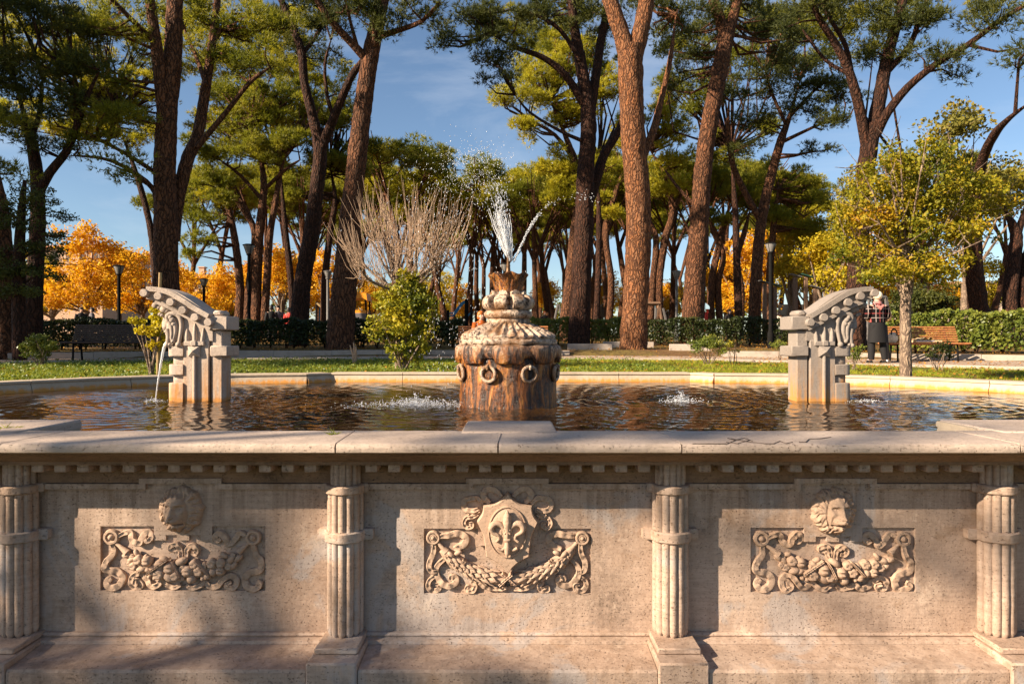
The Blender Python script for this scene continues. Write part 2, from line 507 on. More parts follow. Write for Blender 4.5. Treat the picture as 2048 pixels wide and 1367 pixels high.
SKIN = m_plain('skin', (.62,.38,.27), .55, .08, 30, bump=.03)
HAIR_W = m_plain('pale_hair', (.75,.62,.46), .6, .25, 60)
HAIR_R = m_plain('red_hair', (.50,.13,.02), .5, .3, 60)
HAIR_D = m_plain('dark_hair', (.02,.014,.01), .5, .3, 60)
CLOTH_BK = m_plain('black_cloth', (.007,.006,.0065), .85, .2, 60)
CLOTH_BR = m_plain('dark_trousers', (.014,.009,.009), .85, .2, 60)
CLOTH_OR = m_plain('orange_cloth', (.62,.13,.012), .75, .2, 18)
CLOTH_RD = m_plain('red_cloth', (.45,.03,.02), .75, .2, 18)
CLOTH_BE = m_plain('beige_cloth', (.55,.34,.18), .8, .2, 18)
CLOTH_GR = m_plain('grey_cloth', (.12,.11,.12), .8, .2, 18)
SHOE = m_plain('pale_shoes', (.45,.45,.48), .6, .2, 18)
PAPER = m_plain('tan_paper', (.60,.40,.22), .75, .2, 14, bump=.5)
CLOTH_WH = m_plain('pale_cloth', (.70,.58,.44), .8, .15, 18, bump=.4)
CARD_BL = m_plain('blue_print', (.16,.22,.42), .6, .4, 50)
ORANGE_P = m_plain('orange_panel', (.75,.28,.02), .4, .12)
BLUE_P = m_plain('blue_paint', (.03,.16,.28), .4, .15)
LBLUE_P = m_plain('pale_blue_roof', (.35,.50,.62), .4, .15)
RED_P = m_plain('red_paint', (.55,.03,.015), .4, .15)
GREEN_P = m_plain('green_paint', (.02,.07,.045), .5, .2)
PLASTER = m_plain('ochre_plaster', (.48,.30,.19), .9, .15, 3)
PLASTER_P = m_plain('pale_plaster', (.55,.42,.32), .9, .12, 3)
SHUTTER = m_plain('window_dark', (.06,.045,.04), .4, .2)
BRONZE = m_plain('rusty_bronze', (.11,.055,.022), .4, .5, 30, metal=.5)

def m_roof():
    t = NT('terracotta_tiles'); p = t.pos()
    n_ = t.noise(p, 3, 5, .7)
    col = t.mix(t.mr(n_, .3, .7), (.42,.18,.10), (.50,.28,.17))
    return t.done(t.bsdf(col, .85, t.bump(n_, .4, .05), .2))
ROOF = m_roof()

def m_plaid():
    t = NT('plaid_knit'); o = t.objpos(); s = t.sep(o)
    def line(v, period, off, w):
        f = t.math('FRACT', t.math('ADD', t.math('DIVIDE', v, period), off))
        return t.math('LESS_THAN', f, w)
    lx = line(s[0], .155, .43, .085); lz = line(s[2], .21, .06, .065)
    rx = line(s[0], .155, .93, .055); rz = line(s[2], .21, .56, .045)
    col = t.mix(t.math('MAXIMUM', rx, rz), (.006,.0045,.005), (.38,.075,.07))
    col = t.mix(t.math('MAXIMUM', lx, lz), col, (.27,.22,.20))
    return t.done(t.bsdf(col, .9, None, .1))
PLAID = m_plaid()

def m_ground():
    t = NT('park_soil'); p = t.pos(); s = t.sep(p)
    a = t.noise(p, .55, 5, .65); b = t.noise(p, 9, 5, .7); c = t.noise(p, 60, 3, .7)
    soil = t.mix(t.mr(b, .35, .7), (.10,.055,.03), (.21,.115,.05))
    soil = t.mix(t.mr(c, .5, .75), soil, (.34,.17,.05))
    green = t.mix(t.mr(b, .35, .65), (.07,.095,.014), (.17,.17,.022))
    f = t.math('MULTIPLY', t.ramp(a, [(.38, 0), (.52, 1)]), t.ramp(b, [(.36, .3), (.5, 1)]))
    near = t.mr(s[1], 13.5, 17, 1, .35)
    col = t.mix(t.math('MULTIPLY', f, near), soil, green)
    return t.done(t.bsdf(col, .95, t.bump(t.math('ADD', b, c), .6, .03), .1))
GROUND = m_ground()
def m_gravel():
    t = NT('gravel'); p = t.pos()
    v = t.voro(p, 55, 'F1', 'Color'); e = t.voro(p, 55); n_ = t.noise(p, 1.5, 4, .6)
    col = t.mix(t.sep(v)[0], (.30,.22,.16), (.50,.38,.28))
    col = t.mix(t.mr(n_, .45, .65, 0, .6), col, (.25,.13,.06))
    return t.done(t.bsdf(col, .95, t.bump(e, .6, .01), .1))
GRAVEL = m_gravel()
def m_water():
    t = NT('pool_water'); p = t.pos()
    n1 = t.noise(t.scale(p, (1, 1.6, 1)), 7, 3, .5)
    n2 = t.noise(t.scale(p, (1, 1.6, 1)), 26, 2, .5)
    nb = t.bump(n1, .22, .02)
    nb = t.bump(n2, .12, .006, nb)
    dep = t.noise(p, .8, 3, .5)
    col = t.mix(t.mr(dep, .35, .65), (.016,.008,.0025), (.045,.020,.0045))
    return t.done(t.bsdf(col, .02, nb, .5, IOR=1.33))
WATER = m_water()
def m_drop():
    t = NT('water_drops')
    g = t.n('ShaderNodeBsdfGlass'); g.inputs['IOR'].default_value = 1.33; g.inputs['Roughness'].default_value = .05
    d = t.bsdf((.85,.86,.88), .15, None, .8)
    mx = t.n('ShaderNodeMixShader'); mx.inputs[0].default_value = .55
    t.l(g.outputs[0], mx.inputs[1]); t.l(d, mx.inputs[2])
    return t.done(mx.outputs[0])
DROP = m_drop()
# ------------------------------------------------------------------ ground
FX = -0.02                      # fountain axis
ZR, ZW = 1.296, 1.165           # coping level, water level

half = [(2.45, 3.9), (4.2, 3.92), (5.25, 4.5), (5.95, 5.5), (6.15, 6.5), (5.78, 7.7), (4.95, 8.95), (4.05, 9.55), (2.93, 9.82)]
arcR = catmull([(x+FX, y) for x, y in half], 5)
arcL = [Vector((2*FX-p.x, p.y, 0)) for p in arcR]
backR = [Vector((2.66+FX, 10.1, 0))]; backL = [Vector((-2.66+FX, 10.1, 0))]
OUT = arcR + backR + backL + list(reversed(arcL))         # counter-clockwise from front right round the back to front left
OUT_CL = [Vector((2.45+FX, 3.49, 0))] + OUT + [Vector((-2.45+FX, 3.49, 0))]

def ell(x, y, cx, cy, a, b): return math.hypot((x-cx)/a, (y-cy)/b)
def edging_e(x, y): return ell(x, y, 0, 6, 17.7 if x < 0 else 13.2, 11.6)
def kerb_e(x, y): return ell(x, y, 0, 6, 20.0, 14.0)

def ground_z(x, y):
    if y < 60: back = 1.2 + .0125*(y-10)
    else: back = 1.825
    if x > 0: back -= .045*sstep(4, 9, x)*sstep(24, 14, y)
    k = kerb_e(x, y)
    if k > 1.0 and y > 6: back += .16*min(1, (k-1)/.02) + .0115*max(0, y-19) - .004*max(0, y-60)
    if y > 130: back += -.0075*(y-130)
    back += .03*math.sin(x*.9+1)*math.sin(y*.7)*sstep(20, 30, y)
    t = sstep(3.3, 6.6, y)
    return back*t

def make_ground():
    cx, cy = FX, 6.6
    K = 240
    ins = []
    loop = OUT_CL
    for k in range(K):
        th = 2*math.pi*k/K
        d = Vector((math.cos(th), math.sin(th), 0)); o = Vector((cx, cy, 0))
        best = 3
        for i in range(len(loop)):
            a = loop[i]; b = loop[(i+1) % len(loop)]
            e = b-a; den = d.x*e.y-d.y*e.x
            if abs(den) < 1e-9: continue
            w = a-o
            t = (w.x*e.y-w.y*e.x)/den; u = (w.x*d.y-w.y*d.x)/den
            if t > 0 and -1e-6 <= u <= 1+1e-6: best = max(best, t) if best == 3 else min(best, t)
        ins.append(best + .1)
    offs = [0, .4, .8, 1.3, 1.8, 2.4, 3, 3.6, 4.2, 4.8, 5.4, 6, 6.6, 7.2, 7.8, 8.4, 9, 9.6, 10.2, 11, 12, 13.5, 15, 17, 19, 22, 25, 29, 34, 40, 48, 58, 72, 90, 120, 170, 260, 420, 700]
    m = MB(); vs = []; fs = []
    for j, of in enumerate(offs):
        for k in range(K):
            th = 2*math.pi*k/K
            r = ins[k]+of
            x, y = cx+math.cos(th)*r, cy+math.sin(th)*r
            z = ground_z(x, y)
            vs.append((x, y, z))
    for j in range(len(offs)-1):
        for k in range(K):
            k2 = (k+1) % K
            fs.append((j*K+k, j*K+k2, (j+1)*K+k2, (j+1)*K+k))
    m.add(vs, fs)
    g = m.build('ground', GROUND, None, 60, fixn=False)
    tag(g, 'park ground of soil, grass and leaf litter around the fountain', kind='structure')
make_ground()

def ring_strip(name, fa, fb, mat, zo, x0, x1, n=120, rows=3):
    """sheet between two y(x) curves"""
    m = MB(); vs = []; fs = []
    for i in range(n+1):
        x = x0+(x1-x0)*i/n
        ya, yb = fa(x), fb(x)
        for j in range(rows+1):
            y = ya+(yb-ya)*j/rows
            vs.append((x, y, ground_z(x, y)+zo))
    for i in range(n):
        for j in range(rows):
            a = i*(rows+1)+j
            fs.append((a, a+rows+1, a+rows+2, a+1))
    m.add(vs, fs)
    return m.build(name, mat, None, 60, fixn=False)
def y_edge(x):
    a = 17.7 if x < 0 else 13.2
    return 6+11.6*math.sqrt(max(0, 1-(x/a)**2))
def y_kerb(x): return 6+14.0*math.sqrt(max(0, 1-(x/20.0)**2))
pth = ring_strip('gravel_path', lambda x: y_edge(x)+.12, lambda x: max(y_kerb(x)-.05, y_edge(x)+.2), GRAVEL, .03, -16.5, 12.6)
tag(pth, 'gravel path curving round behind the fountain lawn', kind='structure')

# kerbs: thin edging, and low kerb blocks beyond the path
def kerb_run(name, label, yf, x0, x1, step, w, h, below, jog=None, mat=KERB, seed=1):
    rng = random.Random(seed)
    root = thing(name, label, 'kerb', (0, yf(0), ground_z(0, yf(0))))
    x = x0
    while x < x1:
        L = step*rng.uniform(.8, 1.25)
        xe = min(x1, x+L)
        dy = jog(.5*(x+xe)) if jog else 0
        ya, yb = yf(x)+dy, yf(xe)+dy
        d = Vector((xe-x, yb-ya, 0)); ln = d.length; ang = math.atan2(d.y, d.x)
        zc = ground_z(.5*(x+xe), .5*(ya+yb)-.15)
        m = MB(); m.cbox(-ln/2+.004, ln/2-.004, -w/2, w/2, -below, h+rng.uniform(-.012, .012), .012)
        o = m.build('kerb_stone', mat, None)
        o.parent = root
        o.location = Vector(((x+xe)/2, (ya+yb)/2, zc))-root.location
        o.rotation_euler = (rng.uniform(-.012, .012), rng.uniform(-.006, .006), ang+rng.uniform(-.006, .006))
        x = xe
    return root
kerb_run('lawn_edging', 'thin pale stone edging along the far side of the fountain lawn', y_edge, -16.5, 12.4, 1.3, .11, .06, .2)
def jog(x):
    if 2.0 < x < 3.05: return .9
    if 3.05 <= x < 5.0: return 3.1
    if 5.0 <= x < 5.6: return .9
    return 0
kerb_run('low_kerb', 'low grey stone kerb in front of the hedges beyond the gravel path', y_kerb, -18.5, 17.5, 1.5, .14, .19, .3, jog, seed=4)

# ------------------------------------------------------------------ pool water
def in_poly(x, y, poly):
    c = False; n = len(poly); j = n-1
    for i in range(n):
        a, b = poly[i], poly[j]
        if (a.y > y) != (b.y > y) and x < (b.x-a.x)*(y-a.y)/(b.y-a.y)+a.x: c = not c
        j = i
    return c
def make_water():
    dx = .033
    xs = np.arange(-6.4, 6.4, dx); ys = np.arange(3.38, 10.3, dx)
    X, Y = np.meshgrid(xs, ys)
    Z = np.full_like(X, ZW)
    src = [(-.88, 6.2, .0062, .19, 2.2), (1.64, 6.57, .0066, .18, 2.0), (-3.52, 6.75, .0060, .17, 1.7), (3.5, 6.75, .0055, .17, 1.6), (FX, 6.35, .0022, .21, 1.5), (-.2, 5.7, .002, .13, 1.0), (-2.1, 6.3, .0028, .16, 1.4)]
    for sx, sy, A, wl, dec in src:
        d = np.hypot(X-sx, Y-sy)
        wob = .05*np.sin(3*np.arctan2(Y-sy, X-sx)+sx*5)
        Z += A*np.exp(-d/dec)*np.sin(2*np.pi*(d+wob)/wl)*np.minimum(1, d/.15)
    rs = np.random.RandomState(3)
    for k in range(26):
        a = rs.uniform(0, np.pi*2); wl = rs.uniform(.16, .7); ph = rs.uniform(0, 6.28)
        Z += .00028*wl/.3*np.sin(2*np.pi/wl*(X*np.cos(a)+Y*np.sin(a))+ph)
    ins = np.zeros(X.shape, bool)
    px = np.array([p.x for p in OUT_CL]); py = np.array([p.y for p in OUT_CL])
    j = len(px)-1
    for i in range(len(px)):
        cond = (py[i] > Y) != (py[j] > Y)
        den = (py[j]-py[i]) if abs(py[j]-py[i]) > 1e-9 else 1e-9
        ins ^= cond & (X < (px[j]-px[i])*(Y-py[i])/den+px[i])
        j = i
    ny, nx = X.shape
    keep = ins[:-1, :-1] | ins[1:, :-1] | ins[:-1, 1:] | ins[1:, 1:]
    idx = np.arange(nx*ny).reshape(ny, nx)
    q = np.stack([idx[:-1, :-1], idx[:-1, 1:], idx[1:, 1:], idx[1:, :-1]], -1)[keep]
    used = np.unique(q); remap = np.full(nx*ny, -1); remap[used] = np.arange(len(used))
    V = np.stack([X, Y, Z], -1).reshape(-1, 3)[used]
    q = remap[q]
    me = bpy.data.meshes.new('water')
    me.vertices.add(len(V)); me.vertices.foreach_set('co', V.astype(np.float32).ravel())
    me.loops.add(q.size); me.loops.foreach_set('vertex_index', q.astype(np.int32).ravel())
    me.polygons.add(len(q)); me.polygons.foreach_set('loop_start', np.arange(0, q.size, 4, dtype=np.int32))
    me.polygons.foreach_set('use_smooth', [True]*len(q))
    me.materials.append(WATER); me.update(calc_edges=True)
    o = bpy.data.objects.new('water', me); COL.objects.link(o)
    tag(o, 'dark brown rippling water filling the fountain basin', kind='structure')
make_water()

# ------------------------------------------------------------------ the basin
YP = 3.34                                     # panel face
def wx(px, Y=YP): return (px-1024)/F*Y
def wz(py, Y=YP): return CAMZ-(py-683.5)/F*Y
BAS = thing('fountain_basin', 'wide travertine fountain basin with carved front wall, reeded pilasters and coping', 'fountain basin', (FX, 3.3, 0))
XW = 4.40                                     # half width of the front wall built
PIL = [FX-3.9375, FX-2.3625, FX-.7875, FX+.7875, FX+2.3625, FX+3.9375]

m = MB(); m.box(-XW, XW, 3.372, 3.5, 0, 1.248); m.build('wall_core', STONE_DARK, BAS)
# plinth
for i in range(5):
    a, b = PIL[i]+.117, PIL[i+1]-.117
    m = MB()
    m.prism([(3.36, -.05), (3.36, .296), (3.27, .296), (3.062, .283), (3.055, .27), (3.055, -.05)], 'x', a, b)
    m.build('plinth', STONE_DARK if False else STONE, BAS, 20)
    m = MB()
    m.prism([(3.36, .297), (3.36, .338), (3.322, .338), (3.312, .328), (3.318, .318), (3.29, .312), (3.285, .297)], 'x', a-.03, b+.03)
    m.build('base_moulding', STONE, BAS, 30)
# cornice + frieze
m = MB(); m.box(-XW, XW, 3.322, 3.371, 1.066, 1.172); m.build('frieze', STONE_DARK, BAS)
m = MB()
m.prism([(3.40, 1.249), (3.40, 1.176), (3.185, 1.176), (3.185, 1.192), (3.172, 1.197), (3.16, 1.205), (3.15, 1.218), (3.135, 1.228), (3.12, 1.233), (3.12, 1.249)], 'x', -XW, XW)
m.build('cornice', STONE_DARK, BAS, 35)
dm = None
for i in range(5):
    a, b = PIL[i]+.09, PIL[i+1]-.09
    n = 13
    for k in range(n):
        x = a+(b-a)*(k+.5)/n
        if dm is None:
            mm = MB(); mm.cbox(-.028, .028, -.052, .052, -.019, .019, .003)
            o0 = mm.build('dentil', STONE, None); dm = o0.data
            o0.parent = BAS; o0.location = Vector((x, 3.270, 1.1555))-BAS.location
        else: share('dentil', dm, BAS, (x, 3.270, 1.1555))
# coping stones (joints as in the photograph)
joints = [-XW, -3.0, -2.28, -.797, -.055, .752, 2.27, 3.1, XW]
rngc = random.Random(8)
sk = [0]+[rngc.uniform(-.02, .03) for _ in joints[1:-1]]+[0]
for i in range(len(joints)-1):
    x0, x1 = joints[i]+.0035, joints[i+1]-.0035
    prof = [(3.49, 1.2500), (3.065, 1.2500), (3.053, 1.256), (3.050, 1.270), (3.052, 1.284), (3.058, 1.292), (3.072, 1.2955), (3.49, 1.2965)]
    dz = rngc.uniform(-.0015, .0015)
    m = MB(); vs = []; fs = []
    N = max(3, int((x1-x0)/.05))
    nseg = len(prof)
    for k in range(N+1):
        t = k/N
        for (yy, zz) in prof:
            xs_ = x0+(x1-x0)*t
            s_ = (sk[i]*(1-t)**8+sk[i+1]*t**8)*((yy-3.05)/.44-.5)
            nz = mnoise.noise(Vector((xs_*9, yy*12, zz*20)))
            e = .0035*nz if zz < 1.294 else .002*nz
            chip = max(0, mnoise.noise(Vector((xs_*21+7, 3, zz*30)))-.42)*.03 if 3.05 < yy < 3.07 and zz > 1.26 else 0
            vs.append((xs_+s_, yy+e+chip, zz+dz+(e*.6 if zz > 1.26 else 0)-chip*.5))
    for k in range(N):
        for j in range(nseg):
            j2 = (j+1) % nseg
            fs.append((k*nseg+j, k*nseg+j2, (k+1)*nseg+j2, (k+1)*nseg+j))
    fs.append(tuple(range(nseg-1, -1, -1))); fs.append(tuple(range(N*nseg, (N+1)*nseg)))
    m.add(vs, fs); m.build('coping_stone', STONE_CAP, BAS, 45)
mortar = m_plain('mortar', (.40,.35,.30), .95, .2, 40)
for i in range(1, len(joints)-1):
    m = MB(); m.box(joints[i]-.006, joints[i]+.006, 3.075, 3.48, 1.2505, 1.2925); m.build('mortar_joint', mortar, BAS)
# inward slabs on the coping
for (a, b, y1) in ((-.258, .228, 3.87), (-XW, -2.47, 3.93), (2.45, XW, 3.93)):
    m = MB(); m.cbox(a, b, 3.40, y1, 1.245, 1.304, .012); m.build('coping_slab', STONE_CAP, BAS)

# dark crack with missing bits on the right coping stone
ck = m_plain('crack_shadow', (.06,.04,.028), .95, .4, 60)
cr = [(1385,890), (1400,889), (1440,888), (1455,886), (1470,881), (1462,877), (1500,884), (1530,886), (1548,889), (1560,882), (1572,889), (1585,884)]
m = MB()
for path, w in ((cr, .0035), ([(1455,876), (1470,880), (1488,876), (1505,882)], .0026), ([(1598,884), (1612,884), (1618,878), (1640,877), (1662,874)], .0026), ([(1452,884), (1475,886), (1500,880)], .003)):
    pts = []
    for (px, py) in path:
        Y = (CAMZ-1.2955)*F/(py-683.5)
        Y = max(3.062, Y); z = 1.2958 if Y > 3.075 else 1.2935
        pts.append(Vector(((px-1024)/F*Y, Y, z)))
    for a, b in zip(pts[:-1], pts[1:]):
        d = (b-a); nrm = Vector((-d.y, d.x, 0)).normalized()*w*.55*random.Random(int(a.x*1e4)).uniform(.6, 1.6)
        up = Vector((0, 0, .0022))
        m.add([a-nrm, b-nrm, b+nrm, a+nrm, a-nrm+up, b-nrm*.6+up, b+nrm*.6+up, a+nrm+up], [(4,5,6,7), (0,1,5,4), (2,3,7,6), (1,2,6,5), (3,0,4,7)])
m.build('crack', ck, BAS, 0)

# pilasters
def pilaster(x):
    g = thing('pilaster', None, None, (0, 0, 0)); g.parent = BAS
    g.location = Vector((x, 3.33, 0))-BAS.location
    yc = 3.315
    rs = random.Random(int(x*100)+50)
    for k in range(7):
        a = R(-84+28*k)
        for (z0, z1, rad, r) in ((.338, 1.03, .068, .0205), (1.03, 1.175, .058, .0165)):
            px, py = x+math.sin(a)*rad, yc-math.cos(a)*rad
            m = MB()
            zs = [z0+.004, z0+.014, z0+.03] if z0 < .5 else [z0, z0+.01]
            rr = [r*.35, r*.8, r] if z0 < .5 else [r, r]
            nn = 9
            for q in range(1, nn+1):
                zs.append(zs[2 if z0 < .5 else 1]+(z1-zs[2 if z0 < .5 else 1])*q/nn if False else (z0+.03)+(z1-z0-.03)*q/nn)
                rr.append(r*rs.uniform(.975, 1.02))
            m.tube([(px+rs.uniform(-.0008, .0008), py, zz) for zz in zs], rr, 12)
            m.build('shaft', STONE, g, 40)
    m = MB(); m.lathe([(.052, .34), (.052, 1.174)], 16, (x, yc+.01, 0)); m.build('pilaster_core', STONE_DARK, g)
    for zc, ra, hh, ext in ((1.045, .098, .021, .115), (.820, .1, .026, .135)):
        m = MB(); pts_o = []; pts_i = []
        for k in range(19):
            a = R(-90+10*k)
            wob = 1+.03*math.cos(7*(a))
            pts_o.append((x+math.sin(a)*ra*wob, yc-math.cos(a)*ra*wob))
        poly = [(x-ext, 3.341), (x-ext, 3.305), (x-ra-.002, 3.300)]+pts_o[1:-1]+[(x+ra+.002, 3.300), (x+ext, 3.305), (x+ext, 3.341)]
        b = .006
        n_ = len(poly); cx_, cy_ = x, 3.33
        def sc(p, k): return (cx_+(p[0]-cx_)*k, cy_+(p[1]-cy_)*k)
        r0 = [(*sc(p, .94), zc-hh) for p in poly]; r1 = [(*p, zc-hh+b) for p in poly]; r2 = [(*p, zc+hh-b) for p in poly]; r3 = [(*sc(p, .94), zc+hh) for p in poly]
        m.loft([r0, r1, r2, r3]); m.build('ring_band', STONE, g, 40)
    m = MB(); m.cbox(x-.100, x+.100, 3.125, 3.36, .319, .347, .006); m.build('pedestal_cap', STONE, g)
    m = MB(); m.cbox(x-.114, x+.114, 3.042, 3.37, -.05, .318, .008); m.build('pedestal', STONE, g)
for x in PIL: pilaster(x)

# panels with carved fields
def relief_ribbon(m, path, w, h=.016, wave=.006, base=3.352, sc=None, taper=True, seed=0, nper=9):
    pts = catmull(path, nper)
    n = len(pts)
    rs = random.Random(seed)
    ph = rs.uniform(0, 6)
    vs = []; fs = []
    acc = 0
    for i, p in enumerate(pts):
        t = (pts[min(i+1, n-1)]-pts[max(i-1, 0)])
        t = t.normalized() if t.length > 1e-9 else Vector((1, 0, 0))
        nn = Vector((-t.y, t.x, 0))
        if i: acc += (p-pts[i-1]).length
        tt = i/(n-1)
        ww = w*.5*(1-.35*abs(2*tt-1)**3 if taper else 1)
        hh = h+wave*math.sin(acc/(w*.85)+ph)+.0020*math.sin(acc/(w*.20)+ph*2)
        a = p-nn*ww; c = p+nn*ww
        for q, d in ((a, 0), (a, hh*.9), (a*.75+p*.25, hh+.001), (p, hh-.0035), (c*.75+p*.25, hh+.001), (c, hh*.9), (c, 0)):
            vs.append((q.x, base-d, q.y))
    for i in range(n-1):
        for k in range(6): fs.append((i*7+k, i*7+k+1, (i+1)*7+k+1, (i+1)*7+k))
    fs.append((0,1,2,3,4,5,6)); e = (n-1)*7; fs.append((e+6, e+5, e+4, e+3, e+2, e+1, e))
    m.add(vs, fs)

def pz(ox, oy, s):                    # zoom coords -> panel (x, z)
    return lambda q: (wx(ox+q[0]/s), wz(oy+q[1]/s))

def hf(name, fn, x0, x1, z0, z1, nx, nz, yb, mat, parent):
    m = MB(); vs = []; fs = []; H = []
    for j in range(nz+1):
        for i in range(nx+1):
            x = x0+(x1-x0)*i/nx; z = z0+(z1-z0)*j/nz
            h = fn(-1+2*i/nx, -1+2*j/nz); H.append(h)
            vs.append((x, yb-max(h, -.004), z))
    for j in range(nz):
        for i in range(nx):
            a = j*(nx+1)+i
            q = (a, a+1, a+nx+2, a+nx+1)
            if max(H[k] for k in q) > 0: fs.append(q)
    m.add(vs, fs)
    return m.build(name, mat, parent, 50, fixn=False)

def lion_fn(fx, turn):
    g = lambda u, v, cu, cv, su, sv: math.exp(-((u-cu)/su)**2-((v-cv)/sv)**2)
    def fn(u, v):
        u *= 1.12; v *= 1.08
        th = math.atan2(v, u); r = math.hypot(u, v)
        lim = 1+.035*math.sin(9*th+1)+.02*math.sin(17*th)
        rr = r/lim
        if rr > 1: return -.01
        h = .070*(1-rr**2.2)**.55+.016
        mk = sstep(.50, .72, rr)
        wv = th+.10*math.sin(7*rr+3*th)
        curl = math.sin(19*wv+5*rr)+.6*math.sin(31*wv-9*rr+1)
        h += mk*.0062*curl
        h -= .010*math.exp(-((rr-.78)/.05)**2)*(.5+.5*math.sin(11*th+2))
        du, dv = (u-fx)/.54, (v+.08)/.84
        fr = math.hypot(du, dv)
        if fr < 1: h += .030*(1-fr*fr)**.6
        h -= .009*math.exp(-((fr-1.02)/.10)**2)
        # brow, nose bridge, muzzle
        h += .020*g(u, v, fx-.25, .33, .19, .075)+.020*g(u, v, fx+.25, .33, .19, .075)
        h += .010*g(u, v, fx-.16, .52, .17, .14)+.010*g(u, v, fx+.16, .52, .17, .14)
        h += .034*g(u, v, fx, .02, .115, .34)
        h += .036*g(u, v, fx-.16, -.34, .16, .14)+.036*g(u, v, fx+.16, -.34, .16, .14)+.020*g(u, v, fx, -.30, .2, .2)
        h += .022*g(u, v, fx, -.15, .14, .07)
        h -= .020*g(u, v, fx-.07, -.215, .035, .025)+.020*g(u, v, fx+.07, -.215, .035, .025)
        h -= .014*g(u, v, fx, -.37, .022, .11)
        ax = abs(u-fx)
        h -= .040*math.exp(-((v+.50+.10*ax)/.038)**2)*sstep(.42, .30, ax)
        h += .026*g(u, v, fx, -.66, .20, .09)
        h -= .016*g(u, v, fx-.36, -.36, .05, .2)+.016*g(u, v, fx+.36, -.36, .05, .2)
        for s in (-1, 1):
            h -= .034*g(u, v, fx+s*.245, .175, .13, .075)
            h += .022*g(u, v, fx+s*.245, .165, .062, .045)
            h += .026*g(u, v, s*.66, .70, .15, .14)-.020*g(u, v, s*.66, .68, .07, .06)
            h += .014*g(u, v, fx+s*.40, -.04, .13, .16)
        if v < -.62: h += .008*math.sin(u*30+2*math.sin(v*20))*sstep(-.62, -.78, v)
        return max(h*.70, .006)
    return fn

def bow(m, c, s, base, flip=1): pass

def make_panel(i, x0, x1, kind, rect=None, notch=None):
    pn = thing('carved_panel' if rect else 'plain_panel', None, None, (0,0,0)); pn.parent = BAS
    pn.location = Vector(((x0+x1)/2, YP, .68))-BAS.location
    zb, zt = .322, 1.064
    mat = STONE
    m = MB(); yb = 3.3715
    if rect:
        rx0, rx1, rz0, rz1 = rect
        nx0, nx1, nz = notch
        m.box(x0, rx0, YP, yb, zb, zt); m.box(rx1, x1, YP, yb, zb, zt)
        m.box(rx0, rx1, YP, yb, zb, rz0); m.box(rx0, nx0, YP, yb, rz1, zt); m.box(nx1, rx1, YP, yb, rz1, zt)
        m.box(nx0, nx1, YP, yb, nz, zt)
        if kind == 'lion':
            w = (nx1-nx0)
            for a, b in ((0, .2), (.39, .6), (.8, 1)):
                m.box(nx0+a*w, nx0+b*w, YP+.001, yb, nz-.026, nz)
        m.box(rx0, rx1, 3.356, yb, rz0, rz1)
    else: m.box(x0, x1, YP, yb, zb, zt)
    m.build('slab', mat, pn, 0)
    # moulding band with the raised step in the middle
    xc = (rect[0]+rect[1])/2 if rect else (x0+x1)/2
    w1, w2 = .168, .20
    m = MB()
    for (a, b, z0, z1) in ((x0, xc-w2, 1.036, 1.062), (xc+w2, x1, 1.036, 1.062), (xc-w2, xc+w2, 1.0625, 1.088), (xc-w2, xc-w1, 1.036, 1.0622), (xc+w1, xc+w2, 1.036, 1.0622)):
        m.box(a, b, 3.312, 3.345, z0, z1)
    m.build('moulding_band', STONE, pn, 0)
    return pn

